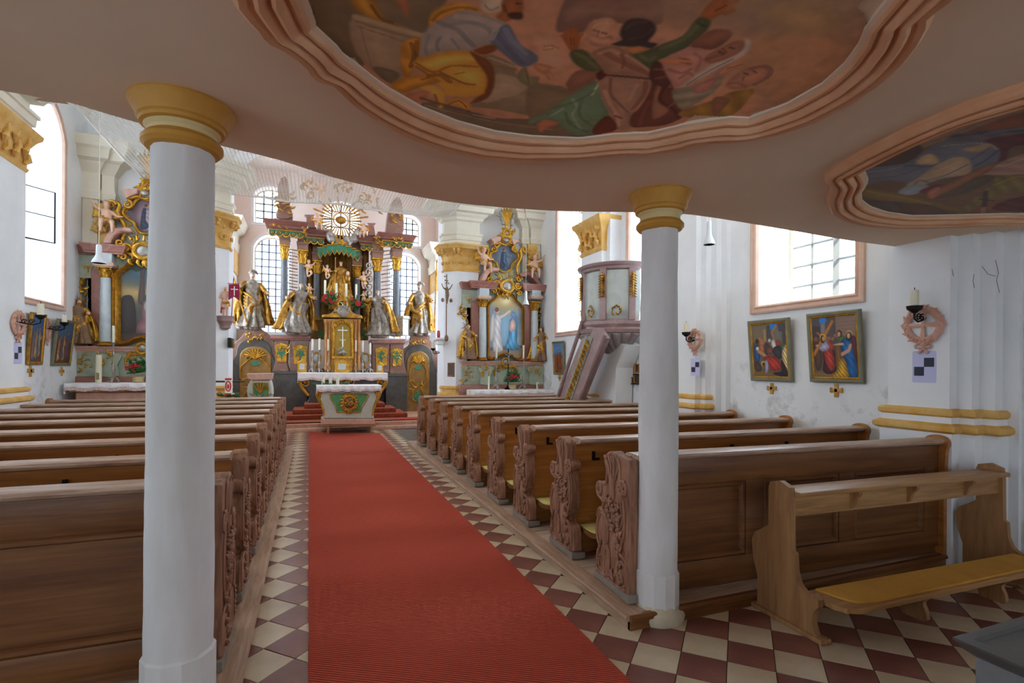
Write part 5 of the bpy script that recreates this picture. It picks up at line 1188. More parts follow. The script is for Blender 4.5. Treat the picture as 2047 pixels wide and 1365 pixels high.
    # main picture with shaped gold frame
    def fr(k, dv=0):
        a = 4 * k; return [(cu - 38 + a, 716 - a), (cu - 38 + a, 612 + 0 * a), (cu - 33 + a, 602 + a * .5), (cu - 24 + a * .6, 596 + a * .6), (cu - 17 + a * .4, 587 + a * .7), (cu - 8, 582 + a), (cu, 580 + a), (cu + 8, 582 + a), (cu + 17 - a * .4, 589 + a * .7), (cu + 24 - a * .6, 600 + a * .6), (cu + 33 - a, 608 + a * .5), (cu + 38 - a, 618), (cu + 38 - a, 716 - a), (cu + 30 - a * .5, 722 - a), (cu + 20 - a * .3, 720 - a), (cu + 10, 712 - a), (cu, 709 - a), (cu - 10, 711 - a), (cu - 20 + a * .3, 717 - a), (cu - 30 + a * .5, 720 - a)]
    R = []
    for k, d in ((0, .1), (0, -.05), (.35, -.10), (.6, -.06), (1.0, -.08), (1.5, -.02), (1.5, .05)): R.append([w(u, v, d) for u, v in fr(k)])
    m = M(); m.rings(R, True, False); m.build('picture_frame', gold, A, 50)
    f0 = fr(1.3); us = [p[0] for p in f0]; vs_ = [p[1] for p in f0]; ua, ub_, va, vb = min(us), max(us), min(vs_), max(vs_)
    if not L:
        pt = Paint(110, 190, '#9fb0b8', 5, .12); pt.ell(.5, .95, .5, .22, '#f0c878', soft=.9); pt.ell(.5, .9, .2, .1, '#ffe9b0', soft=.9)
        pt.poly([(0, .2), (0, .75), (.16, .7), (.12, .2)], '#8c94a0', .1, .05); pt.poly([(.35, .25), (.36, .62), (.6, .62), (.58, .25)], '#8fb2c8', .1, .04); pt.poly([(0, 0), (1, 0), (1, .16), (0, .12)], '#a08a78', .1, .02); pt.poly([(0, .12), (1, .16), (1, .2), (0, .17)], '#6f6a6c', .1)
        pt.poly([(.12, .12), (.14, .4), (.16, .6), (.26, .68), (.36, .6), (.34, .4), (.38, .25), (.4, .12)], '#d8d2d2', .3, folds=.06); pt.poly([(.02, .3), (.05, .6), (.14, .68), (.16, .45), (.1, .28)], '#cfc6c0', .2); pt.line([(.3, .62), (.46, .66), (.62, .72)], .02, '#e6cdb8'); pt.ell(.25, .72, .06, .045, '#d9b498'); pt.ell(.23, .745, .06, .035, '#7a5236')
        pt.poly([(.48, .14), (.56, .3), (.6, .45), (.62, .58), (.72, .62), (.84, .54), (.86, .4), (.84, .25), (.94, .14)], '#5f9fc4', .5, folds=.1, fs=50); pt.poly([(.62, .42), (.64, .56), (.74, .6), (.8, .5), (.76, .42)], '#e2b9ae', .3); pt.ell(.72, .655, .055, .042, '#e0bda4'); pt.poly([(.66, .64), (.7, .72), (.8, .68), (.88, .55), (.86, .45), (.8, .6)], '#6d8fb8', .3)
        pt.build('altar_painting', lambda a, b: w(ua + (ub_ - ua) * a, vb + (va - vb) * b, .03), A, [((p[0] - ua) / (ub_ - ua), (vb - p[1]) / (vb - va)) for p in f0], 'pale blue painting of an angel and a kneeling woman')
    else:
        pt = Paint(110, 190, '#4c4642', 6, .2); pt.poly([(0, .55), (1, .5), (1, 1), (0, 1)], '#66665a', .2, .2); pt.ell(.3, .6, .5, .12, '#a48a58', soft=.9); pt.ell(.5, .9, .5, .2, '#4e6470', soft=.9)
        pt.poly([(.33, .5), (.38, .8), (.36, .95), (.5, .95), (.46, .8), (.46, .5)], '#54443c', .3); pt.poly([(.1, .95), (.3, .86), (.45, .9), (.6, .86), (.9, .95), (.6, .98)], '#34453a', .3); pt.poly([(0, .1), (0, .5), (.12, .58), (.25, .54), (.3, .3), (.26, .1)], '#39302e', .3)
        pt.poly([(.3, .12), (.4, .35), (.42, .5), (.55, .56), (.7, .5), (.72, .3), (.8, .12)], '#8f6468', .5, folds=.08, fs=50); pt.ell(.56, .44, .12, .08, '#b8a49a'); pt.poly([(.4, .5), (.5, .6), (.62, .62), (.7, .5), (.55, .54)], '#3c5840', .3); pt.ell(.56, .56, .05, .04, '#b58d74'); pt.poly([(0, 0), (1, 0), (1, .1), (0, .12)], '#4b3c30', .2)
        pt.build('altar_painting', lambda a, b: w(ua + (ub_ - ua) * a, vb + (va - vb) * b, .03), A, [((p[0] - ua) / (ub_ - ua), (vb - p[1]) / (vb - va)) for p in f0], 'dark painting with palm trees and a woman in pink')
    m = M(); q = w(*Z7((705, 1065))[0], -.1)
    m.tube([(q.x + .16 * math.cos(t), q.y, q.z + .14 * math.sin(t)) for t in [2 * PI * k / 20 for k in range(21)]], .045, 8); acanthus(m, (q.x, q.y + .03, q.z), .6, .42, 7, 22, .028)
    for s_ in (1, -1): scroll3(m, (q.x - .28 * s_, q.y, q.z + .03), .09, 1.4, 0, .035, s_); scroll3(m, (q.x - .33 * s_, q.y, q.z - .14), .07, 1.3, PI, .03, -s_)
    for k in range(5): m.tube([(q.x + .1 * (k - 2), q.y, q.z + .2), (q.x + .12 * (k - 2), q.y, q.z + .3 - .02 * abs(k - 2))], [.03, .012], 5)
    cg = m.build('cartouche', gold, A); M().ball(q, (.13, .04, .11), 12, 9).build('oval_medallion', silver, cg)
    # mensa
    mz = w(1020, 779.5, -.7).z; mx0, mx1 = w(951, 780, -.7).x, w(1106, 780, -.7).x
    T = thing('side_altar_table', ((mx0 + mx1) / 2, SY - .5, 0), 'marble and gilt table of the %s side altar, mostly behind the pews' % which, 'altar table', 'side altar tables')
    M().box(mx0 + .1, mx1 - .1, SY - .62, SY - .14, 0, mz - .16, .03).build('body', pink_marb, T); M().box(mx0 + .02, mx1 - .02, SY - .68, SY - .13, mz - .16, mz - .12, .012).build('gilt_moulding', gold, T); M().box(mx0 + .0, mx1, SY - .7, SY - .13, mz - .1, mz - .004, .01).build('slab', red_marb, T)
    cloth('altar_cloth', mx0 - .02, mx1 + .02, SY - .72, SY - .14, mz, .14, 'white lace edged cloth on the %s side altar table' % which, 3)
    return w, X, A, mz
wR, XRt, AR, mzR = side_altar((0, 0, 0), 'right')
wLf, XLt, AL, mzL = side_altar((-7.40, 0, .19), 'left')
for w_, mz, L in ((wR, mzR, 0), (wLf, mzL, 1)):
    sd_ = ('right', 'left')[L]
    for i, u in enumerate((992, 1046)):
        p = w_(u, 770, -.42); hz = w_(u, 716, -.42).z - mz; ch = w_(u, 690, -.42).z - w_(u, 716, -.42).z
        candlestick((p.x, SY - .42, mz), hz, .085, 'silver candlestick on the %s side altar, %s of the flowers' % (sd_, ('left', 'right')[i]), silver, 'candlesticks on the side altars', (ch, .022, 'white candle on the %s side altar, %s candlestick' % (sd_, ('left', 'right')[i]), 'candles on the side altars'))
    p = w_(1024, 770, -.45); flowers((p.x, SY - .45, mz), .50, .52, 'pot of fir and red blossoms on the %s side altar' % sd_, 50, 7, pot=True, seed=20 + L)
    for u, v0, hh, yw, lb, sd2 in ((935, 718, 1.0, .35, 'left', 1), (1082, 722, 1.0, -.35, 'right', 2)):
        p = w_(u + (.0), v0, -.14); h = w_(u, 647 if u < 1000 else 653).z - p.z
        r = thing('saint_statue', (p.x, p.y, p.z), 'small gilt saint with ray halo on the %s edge of the %s side altar' % (lb, sd_), 'statue'); m = M()
        draped(m, (p.x, p.y, p.z), h * .97, yw, arms=((.16, .68, .2), (-.2, .62, .18)), seed=sd2, hem=.2, fat=1.2, beard=u < 1000, head=(1 if u < 1000 else -1, 0)); remesh_build(m, 'figure', [gold, mat('polychrome_robe', '#6b4a30', '#8f6a44', 7, .45), flesh, gold_d], r, h / 75)
        m = M(); q = Vector((p.x, p.y + .05, p.z + h * .90))
        for k in range(13): a = 2 * PI * k / 13; m.tube([q + Vector((math.cos(a) * .04, 0, math.sin(a) * .04)), q + Vector((math.cos(a) * (.15 if k % 2 else .11), 0, math.sin(a) * (.15 if k % 2 else .11)))], [.012, .006], 4)
        m.build('halo', gold_d, r)
    for (u, v0, v1, yw, sit, lb) in ((967, 548, 503, .3, True, 'left'), (1070, 560, 517, -.3, True, 'right')):
        p = w_(u, v0, -.1); h = (w_(u, v1).z - p.z) * 1.2; m = M(); putto(m, (p.x, SY - .08, p.z), h, yw, sit, True, seed=int(u)); tag(remesh_build(m, 'cherub', [gold, silver, flesh, gold_d], None, h / 34), 'cherub sitting on the %s pediment scroll of the %s side altar' % (lb, sd_), 'cherub')
p = wR(1016, 741, -.4); o = thing('standing_crucifix', (p.x, SY - .4, mzR), 'silver crucifix standing on the right side altar between two candles', 'crucifix')
zt = wR(1016, 697, -.4).z; M().lathe((p.x, SY - .4, mzR), [(.09, 0), (.08, .03), (.03, .07), (.015, .12), (.012, .2)], 12).box(p.x - .010, p.x + .010, SY - .41, SY - .39, mzR + .2, zt).box(p.x - .11, p.x + .11, SY - .41, SY - .39, zt - .16, zt - .14).build('cross', iron, o)
m = M(); m.ball((p.x, SY - .43, zt - .12), (.02, .02, .025), 7, 5); m.tube([(p.x, SY - .425, zt - .16), (p.x, SY - .425, zt - .26), (p.x, SY - .42, zt - .36)], [.024, .022, .012], 7); m.tube([(p.x - .10, SY - .42, zt - .13), (p.x, SY - .425, zt - .17), (p.x + .10, SY - .42, zt - .13)], .011, 6); m.build('corpus', silver, o)
def small_candle(w_, u, v0, v1, r, mz, lb, dy=-.5): p = w_(u, v0, dy); candle((p.x, SY + dy, mz), w_(u, v1, dy).z - mz, r, lb)
small_candle(wR, 977, 775, 752, .02, mzR, 'thin short white candle at the left end of the right side altar table')
p = wLf(977 - 2, 776); tc = thing('candle', (PY(197, 770, SY - .5).x, SY - .5, mzL), 'thick cream candle with a small picture on the left side altar table', 'candle')
q = PY(197, 770, SY - .5); hh = PY(197, 709, SY - .5).z - mzL; M().lathe((q.x, SY - .5, mzL), [(.048, 0), (.048, hh), (.01, hh)], 16).build('wax_body', wax, tc); M().box(q.x - .025, q.x + .025, SY - .553, SY - .549, mzL + .06, mzL + .18).build('picture_label', mat('sepia_print', '#6b5b3c', '#b7a77a', 40, .6), tc)
q = wR(1075, 771, -.5); c2 = thing('candle', (q.x, SY - .5, mzR), 'pale candle with printed picture on the right end of the right side altar', 'candle')
M().lathe((q.x, SY - .5, mzR), [(.035, 0), (.035, .17), (.01, .17)], 14).build('wax_body', wax, c2); M().box(q.x - .02, q.x + .02, SY - .54, SY - .535, mzR + .02, mzR + .14).build('picture_label', mat('sepia_print', '#6b5b3c', '#b7a77a', 40, .6), c2)
q = PY(937, 793, SY - .6); candle((q.x, SY - .6, mzR - .28), PY(937, 779, SY - .6).z - mzR + .28, .05, 'thick short white candle left of the right side altar table'); M().box(q.x - .1, q.x + .1, SY - .7, SY - .5, 0, mzR - .28, .01).build('candle_stand', wood_dk).__setitem__('label', 'low wooden stand under the thick candle beside the right side altar'); bpy.data.objects['candle_stand']['category'] = 'stand'
q0 = PZ(217, 783, mzL); o = M().box(q0.x, q0.x + 1.1, SY - .66, SY - .28, mzL + .004, mzL + .03, .01).build('dark_table_mat', mat('dark_fur_mat', '#2c2620', '#4a4036', 40, .95, bump=.8, bscale=90)); tag(o, 'dark brown fringed mat lying on the left side altar table', 'mat')
# piers with capitals and entablature on the arch wall (drawn around the chancel opening and in the nave corners)
def pier(parent, foot, zb, z1, zc, ztop, base=True, flare=1.0):
    """pilaster with an arbitrary footprint (counter-clockwise), gilt-ochre capital and cream entablature"""
    def ring(o_, z): return [(x, y, z) for x, y in offs(foot, o_)]
    pm = M().rings([ring(0, 0), ring(0, z1)]).build('pilaster', plaster, parent)
    R = [ring(o_ * flare, z1 + (zc - z1) * t) for t, o_ in ((0, .0), (.0, .03), (.06, .04), (.1, .01), (.45, .015), (.7, .06), (.82, .12), (.84, .15), (.9, .155), (.95, .19), (1, .19))]
    m = M(); m.rings(R); h = zc - z1; n = len(foot)
    for i in range(n):
        a = Vector((*foot[i - 1], 0)); b = Vector((*foot[i], 0)); L = (b - a).length
        nrm = Vector(((b - a).y, -(b - a).x, 0)).normalized()
        if nrm.y > .5 or L < .1: continue
        k = max(1, int(L / .16)); tg = (b - a).normalized(); up = Vector((0, 0, 1))
        for j in range(k):
            c = a + (b - a) * ((j + .5) / k) + up * (z1 + h * .45); w_ = L / k * .45
            for sg in (1, -1):
                for q in range(2):
                    cc = c + nrm * .02 + up * h * (.12 - .3 * q); P = []
                    for s2 in range(10): an = s2 * .62; rr = w_ * (.9 - .07 * s2) * (.8 if q else 1); P.append(cc + tg * sg * rr * math.sin(an) * .9 + up * rr * (1 - math.cos(an)) * .9 + nrm * .02)
                    m.tube(P, [.012 + .016 * math.sin(PI * e / 9) for e in range(10)], 5, .9)
            m.ball(c + nrm * .05 + up * h * .2, (.035, .035, .045), 6, 5)
        for e in (a, b):
            P = [e + nrm * (.10 + .055 * math.cos(an) * (1 - an / 9)) + up * (z1 + h * .72 + .07 * math.sin(an) * (1 - an / 9)) for an in [q * .7 for q in range(10)]]; m.tube(P, .03, 6)
    m.build('capital', ochre, pm, 45)
    R = [ring(o_, zc + (ztop - zc) * t) for t, o_ in ((0, 0), (0, .03), (.10, .035), (.11, .06), (.2, .065), (.22, .09), (.26, .09), (.27, .02), (.52, .02), (.55, .08), (.60, .10), (.64, .16), (.68, .18), (.70, .28), (.80, .30), (.82, .36), (.90, .40), (.92, .44), (1, .45))]
    M().rings(R).build('entablature', plaster_warm, pm, 25)
    if base:
        R = [ring(o_, zb + z) for z, o_ in ((0, .06), (.005, .085), (.05, .10), (.095, .085), (.1, .04), (.17, .03), (.175, .05), (.215, .065), (.255, .05), (.26, 0))]
        M().rings(R).build('base_moulding', ochre, pm); M().rings([ring(.05, 0), ring(.05, zb)]).build('plinth', plaster, pm)
    return pm
pier(wall_arch, [(2.96, 12.3), (2.96, 12.15), (3.2, 11.92), (3.74, 11.92), (3.74, 12.3)], .92, 3.92, 4.55, 5.62)
pier(wall_arch, [(-2.35, 12.3), (-2.35, 11.92), (-1.85, 11.92), (-1.62, 12.12), (-1.62, 12.3)], .95, 4.03, 4.72, 5.75)
for f, z1_, zt in (([(4.93, 12.3), (4.93, 12.02), (5.08, 12.02), (5.08, 12.3)], 4.75, 5.62), ([(5.14, 12.3), (5.14, 11.94), (5.38, 11.94), (5.38, 12.3)], 4.75, 5.62), ([(-4.04, 12.3), (-4.04, 11.94), (-3.8, 11.94), (-3.8, 12.3)], 4.75, 5.85), ([(-3.74, 12.3), (-3.74, 12.02), (-3.58, 12.02), (-3.58, 12.3)], 4.75, 5.85)):
    M().rings([[(x, y, 3.9) for x, y in f], [(x, y, z1_) for x, y in f]]).build('pilaster', plaster_warm, wall_arch)
    R = [[(x, y, z1_ + (zt - z1_) * t) for x, y in offs(f, o_)] for t, o_ in ((0, 0), (0, .03), (.12, .05), (.2, .02), (.45, .02), (.5, .06), (.58, .12), (.62, .14), (.66, .22), (.80, .25), (.84, .30), (1, .32))]
    M().rings(R).build('entablature', plaster_warm, wall_arch, 25)
for x, z, sd_ in ((5.15, 4.3, 3), (-3.72, 4.25, 4)):
    m = M(); acanthus(m, (x, 11.9, z), .25, .6, sd_, 16, .035); m.box(x - .13, x + .13, 11.88, 12.0, z + .3, z + .42).rings([[(x - q, 12.0, zz), (x - q, 12.0 - q, zz), (x + q, 12.0 - q, zz), (x + q, 12.0, zz)] for q, zz in ((.07, z - .35), (.07, z), (.12, z + .3))]).build('capital', ochre, wall_arch)
# chancel side cornices and capitals
for par, x, s_, z0 in ((bpy.data.objects['wall_chancel_left'], CXL, 1, 5.6), (bpy.data.objects['wall_chancel_right'], CXR, -1, 5.35)):
    for y0, y1 in ((14.0, 14.6), (17.3, 18.45)):
        xa, xb = sorted((x, x + s_ * .22)); pm = M().box(xa, xb, y0, y1, .1, z0 - 1.15).build('pilaster', plaster, par)
        M().box(xa, xb + (.04 if s_ > 0 else 0) - (0), y0 - .04, y1, z0 - 1.15, z0 - .45, .02).build('capital', ochre, pm)
        m = M(); R = []
        for t, o_ in ((0, 0), (0, .04), (.3, .07), (.35, .02), (.6, .05), (.7, .2), (.9, .28), (1, .3)): z = z0 - .45 + .9 * t; R.append([(xa - (o_ if s_ < 0 else 0), y0 - o_, z), (xb + (o_ if s_ > 0 else 0), y0 - o_, z), (xb + (o_ if s_ > 0 else 0), y1, z), (xa - (o_ if s_ < 0 else 0), y1, z)])
        m.rings(R).build('entablature', plaster_warm, pm)
# ------------------------------------------------------------------ nave side pilasters
def side_pil(parent, X0, s_, y0, y1, zb, ztop, zc0=None, zc1=None, steps=2, proj=.35, mould=9, far=0, dy=.13, dp=.10):
    """stepped pilaster on a side wall; s_=-1: right wall (projects towards -x)"""
    xf = X0 + s_ * proj
    lay = [(y0, y1, proj)] + [(y0 - dy * k, y1 + far * k, proj - dp * k) for k in range(1, steps + 1)]
    out = []
    for k, (a, b, p) in enumerate(lay):
        xa, xb = sorted((X0, X0 + s_ * p)); pm = M().box(xa, xb, a, b, 0, ztop, 0).build('pilaster', plaster, parent); out.append(pm)
        if k > mould: continue
        m = M()
        for z, h_, e in ((zb, .085, .085), (zb + .135, .075, .055)):
            pr = [(e * .6, 0), (e, h_ * .25), (e * 1.05, h_ * .5), (e, h_ * .75), (e * .6, h_)]
            R = [[(X0 + s_ * (p + q), a - q, z + w_), (X0 + s_ * (p + q), b + q, z + w_)] for q, w_ in pr]
            vs_ = [(X0, a - .0), (X0 + s_ * p, a), (X0 + s_ * p, b), (X0, b)]
            m.rings([[(X0 + s_ * (p + q), a - q, z + w_), (X0 + s_ * (p + q), b + q, z + w_), (X0, b + q, z + w_), (X0, a - q, z + w_)] for q, w_ in pr])
        m.build('base_moulding', ochre, pm)
        M().box(min(X0, X0 + s_ * (p + .035)), max(X0, X0 + s_ * (p + .035)), a - .035, b + .035, zb + .06, zb + .15).build('base_fillet', plaster, pm)
        M().box(min(X0, X0 + s_ * (p + .045)), max(X0, X0 + s_ * (p + .045)), a - .045, b + .045, 0, zb + .01).build('plinth', plaster, pm)
        if zc0 and k == 0:
            m = M(); R = []
            for t, q in ((0, .01), (.08, .03), (.12, .01), (.6, .03), (.8, .09), (.9, .14), (1, .15)): z = zc0 + (zc1 - zc0) * t; R.append([(X0 + s_ * (p + q), a - q, z), (X0 + s_ * (p + q), b + q, z), (X0, b + q, z), (X0, a - q, z)])
            m.rings(R)
            for j in range(4):
                for i in range(3): y = a + (b - a) * (j + .5) / 4; z = zc0 + (zc1 - zc0) * (.25 + .2 * i); x = X0 + s_ * (p + .04); m.tube([(x, y, z - .06), (x + s_ * .03, y + .05 * (1 if (i + j) % 2 else -1), z), (x + s_ * .05, y, z + .08)], [.02, .045, .015], 6)
            m.build('capital', ochre, pm)
    return out
RP = side_pil(wall_right, XR, -1, 2.74, 3.24, 1.11, ZC, steps=3, proj=.34, mould=2, dy=.11, dp=.10)
side_pil(wall_right, XR, -1, 5.86, 6.45, 1.07, 6.2, 4.6, 5.3, steps=3, proj=.34, mould=1, dy=.10, dp=.09)
side_pil(wall_right, XR, -1, 8.42, 9.2, .95, 6.2, 3.85, 4.5, steps=1, proj=.34)
side_pil(wall_left, XL, 1, 8.3, 9.33, 1.10, 6.2, 4.35, 4.92, steps=1, proj=.24)
side_pil(wall_left, XL, 1, 5.7, 6.3, 1.0, 6.2, 4.6, 5.3, steps=1, proj=.3)
m = M(); R = []
for t, q in ((0, .02), (.02, .04), (.12, .05), (.14, .08), (.28, .09), (.3, .12), (.36, .12), (.38, .03), (.55, .03), (.6, .14), (.7, .18), (.72, .24), (1, .28)): z = 4.93 + .75 * t; R.append([(XL + .24 + q, 8.3 - q, z), (XL + .24 + q, 9.33 + q, z), (XL, 9.33 + q, z), (XL, 8.3 - q, z)])
m.rings(R).build('entablature', plaster_warm, wall_left)
# ------------------------------------------------------------------ people's altar, ambo, candles
def Z6(*P): return [(1100 + a * .3298, 400 + b * .3298) for a, b in P]
AYp = 13.05
pa = thing('peoples_altar', PY(697, 850, AYp), 'pale green and gold freestanding altar with pink marble base at the aisle end', 'altar')
def slabP(name, px, d0, d1, mt, par=pa, bev=0, label=None): return slabY(name, px, AYp, d0, d1, mt, par, bev, label)
body = smooth2(Z8((468, 800), (450, 850), (470, 920), (505, 990), (530, 1060), (538, 1160)), 3, False) + smooth2(Z8((1165, 1160), (1165, 1060), (1195, 980), (1235, 910), (1245, 850), (1230, 800)), 3, False)
paleg = mat('pale_green_paint', '#b9c2b4', '#d6d3c2', 5, .5, kind='marble', contrast=.7)
slabP('altar_body', body, .62, 0, paleg, bev=.03)
slabP('marble_base', Z8((512, 1160), (1172, 1160), (1180, 1232), (505, 1232)), .66, -.04, pink_marb, bev=.02)
slabP('top_slab', Z8((450, 782), (1250, 790), (1248, 806), (455, 800)), .64, -.05, gold, bev=.01)
bd = slabP('wooden_stand', Z8((508, 1232), (1185, 1232), (1185, 1250), (508, 1250)), .6, -.06, bench_h, bev=.008)
for x in (595, 1132): slabP('foot', Z8((x - 14, 1250), (x + 14, 1250), (x + 14, 1338), (x - 14, 1338)), .05, -.05, bench_h, bev=.005)
slabP('brace', Z8((609, 1250), (650, 1250), (609, 1300)), .02, 0, bench_h)
gp = smooth2(Z8((625, 862), (660, 850), (860, 850), (1055, 850), (1090, 862)), 2, False) + smooth2(Z8((1080, 900), (1050, 960), (1010, 1010), (1000, 1078)), 3, False) + smooth2(Z8((702, 1078), (690, 1010), (655, 960), (625, 900)), 3, False)
g = slabP('green_panel', gp, 0, -.015, green_pan, bev=.005, label='bright green marbled panel')
m = M(); P = [PY(u, v, AYp - .02) for u, v in gp]; P.append(P[0]); m.tube(P, .014, 6, up=(0, 1, 0)); m.build('gilt_edge', gold, g)
c = PY(*Z8((858, 962))[0], AYp - .03); m = M()
for k in range(18): a = 2 * PI * k / 18; m.ball((c.x + .185 * math.cos(a), c.y, c.z + .205 * math.sin(a)), (.035, .03, .035), 7, 5)
m.tube([(c.x + .15 * math.cos(t), c.y - .01, c.z + .165 * math.sin(t)) for t in [2 * PI * k / 24 for k in range(25)]], .022, 7); acanthus(m, (c.x, c.y - .02, c.z), .26, .26, 5, 16, .014)
for dz in (.23, -.24): acanthus(m, (c.x, c.y, c.z + dz), .12, .08, 8, 6, .018)
m.build('gilt_medallion_frame', gold, g); M().ball((c.x, c.y + .01, c.z), (.14, .025, .155), 14, 9).build('medallion_field', mat('brown_enamel', '#6b4232', '#7d5240', 6, .4), g)
for s_, pts in ((1, ((475, 815), (462, 850), (480, 920), (512, 985), (538, 1060), (545, 1120))), (-1, ((1222, 820), (1232, 850), (1212, 915), (1178, 985), (1155, 1060), (1148, 1120)))):
    m = M(); P = [PY(u, v, AYp - .03) for u, v in smooth2(Z8(*pts), 3, False)]; n = len(P); m.tube(P, [.055 * (1 - .75 * i / n) for i in range(n)], 8, up=(0, 1, 0))
    for i in range(0, n - 2, 2): m.tube([P[i], P[i] + Vector((s_ * .07 * (1 - i / n), -.03, -.03)), P[i] + Vector((s_ * .05 * (1 - i / n), -.04, -.10))], [.015, .03 * (1.1 - i / n), .008], 6)
    m.build('corner_acanthus', gold, pa)
a = PY(633, 768, AYp - .06); b = PY(762, 770, AYp - .06); zp = PY(700, 771, AYp).z + .01
cloth('altar_cloth', a.x, b.x, AYp - .08, AYp + .66, zp, .15, 'white cloth with pink lace edge on the pale green freestanding altar', 5, .06)
q = PY(660, 767, AYp + .3); wr_ = thing('advent_wreath', (q.x, AYp + .3, zp), 'green garland around three candles on the freestanding altar', 'wreath'); m = M(); rd = random.Random(4)
for k in range(120):
    t = rd.uniform(-1, 1); x = q.x + .42 * t; y = AYp + .25 + rd.uniform(-.07, .07); m.tube([(x, y, zp + .02), (x + rd.uniform(-.06, .06), y + rd.uniform(-.05, .05), zp + .04 + rd.random() * .05)], [.012, .003], 4)
m.build('foliage', leaf_m, wr_, 60)
for i, u in enumerate((646, 660.5, 675)):
    p = PY(u, 765, AYp + .25); candle((p.x, AYp + .25, zp + .01), .20, .038, ('left', 'middle', 'right')[i] + ' of three thick white candles in the green garland on the altar', group='candles on the freestanding altar')
# ambo
am = thing('ambo', PY(519, 850, 13.9), 'pale green ambo with red marble top left of the freestanding altar', 'lectern')
def sA(n, px, d0, d1, mt, bev=0, par=am): return slabY(n, px, 13.9, d0, d1, mt, par, bev)
sA('top_slab', Z4((285, 728), (490, 724), (478, 776), (318, 778), (292, 765)), .45, -.05, pink_marb, .015)
bz = smooth2(Z4((318, 778), (298, 810), (286, 850), (290, 900), (310, 960), (320, 1126)), 3, False) + smooth2(Z4((455, 1126), (470, 960), (486, 900), (487, 850), (478, 800), (468, 778)), 3, False)
sA('body', bz, .4, 0, paleg, .03); gpn = sA('green_panel', Z4((338, 800), (452, 800), (458, 850), (452, 905), (340, 905), (335, 850)), 0, -.02, green_pan, .005)
m = M(); o0 = PY(*Z4((395, 885))[0], 13.86)
for x, y in ((345, 820), (370, 805), (395, 802), (422, 805), (447, 825)): m.tube([o0, PY(*Z4((x, y))[0], 13.86)], [.012, .03], 5)
P = [PY(u, v, 13.86) for u, v in Z4((338, 800), (452, 800), (458, 850), (452, 905), (340, 905), (335, 850), (338, 800))]; m.tube(P, .012, 5, up=(0, 1, 0)); m.build('gilt_rays', gold, gpn)
m = M(); rd = random.Random(8)
for k in range(26): t = rd.uniform(-1, 1); m.ball((o0.x + .26 * t, o0.y - .02, o0.z - .05 + .05 * abs(t) + rd.uniform(-.02, .02)), rd.uniform(.014, .024), 6, 4)
m.build('beaded_ornament', silver, gpn)
# large Easter candle left
p = PY(457, 789, 10.9); ec = thing('paschal_candle', p, 'thick white candle with red relief, left of the ambo by the column', 'candle'); h = PY(457, 754, 10.9).z - p.z
M().lathe(p, [(.062, 0), (.062, h), (.01, h)], 18).build('wax_body', mat('white_wax', '#f3efe4'), ec)
redp = mat('red_wax_relief', '#cf1f22', rough=.5); m = M(); m.tube([(p.x + .04 * math.cos(t), p.y - .06, p.z + h * .5 + .09 * math.sin(t)) for t in [2 * PI * k / 16 for k in range(17)]], .012, 5); m.ball((p.x, p.y - .055, p.z + h * .48), (.02, .02, .05), 7, 5)
for dz in (.9, .05): m.tube([(p.x - .05, p.y - .045, p.z + h * dz), (p.x, p.y - .066, p.z + h * dz), (p.x + .05, p.y - .045, p.z + h * dz)], .016, 5)
m.build('red_relief', redp, ec, label='red wax ornament')
tag(M().lathe((p.x, p.y, 0), [(.16, 0), (.15, .03), (.03, .06), (.03, p.z - .05), (.10, p.z - .02), (.10, p.z)], 16).build('candle_stand', gold_d), 'gilt floor stand carrying the thick red and white candle', 'stand')
m = M()
for k in range(60): a_ = rd.uniform(0, 6.28); m.tube([(p.x + .12 * math.cos(a_), p.y + .12 * math.sin(a_), p.z - .02), (p.x + .2 * math.cos(a_ + .3), p.y + .2 * math.sin(a_ + .3), p.z + rd.uniform(-.02, .05))], [.014, .003], 4)
tag(m.build('candle_garland', leaf_m), 'small green garland at the foot of the red and white candle', 'wreath')
# ------------------------------------------------------------------ pulpit
PC = Vector((5.24, 8.1, 0)); pu = thing('pulpit', (PC.x, PC.y, 1.9), 'mottled pink and grey marble pulpit on the right wall behind the farther column', 'pulpit')
pul_m = mat('pulpit_marble', '#8d6a68', '#b9a09a', 3, .4, kind='marble', c3='#a08582', contrast=.8); pul_g = mat('pulpit_panel', '#9fa9a6', '#c4c6ba', 3, .4, kind='marble', contrast=.8)
PZ_ = .15; n = 8; a0, a1 = PI * .52, PI * 1.5
def arc(r, z, k=24, e=0): return [(PC.x + r * math.cos(a0 + (a1 - a0) * j / k), PC.y + r * math.sin(a0 + (a1 - a0) * j / k), z + PZ_) for j in range(k + 1)]
def shell(prof, mt, name, par=pu, k=24): m = M(); m.rings([arc(r, z, k) + [(PC.x, PC.y, z + PZ_)] for r, z in prof]); return m.build(name, mt, par, 30)
zr = 3.30
shell([(.60, 2.30), (.63, 2.34), (.66, 2.5), (.66, 3.0), (.64, 3.18)], pul_g, 'body')
shell([(.64, zr - .12), (.69, zr - .10), (.70, zr - .06), (.74, zr - .04), (.76, zr), (.72, zr + .02)], pul_m, 'rim')
shell([(.45, 1.98), (.56, 2.02), (.60, 2.06), (.72, 2.10), (.74, 2.16), (.66, 2.2), (.70, 2.25), (.70, 2.30), (.64, 2.34)], pul_m, 'lower_moulding')
m = M(); R = []
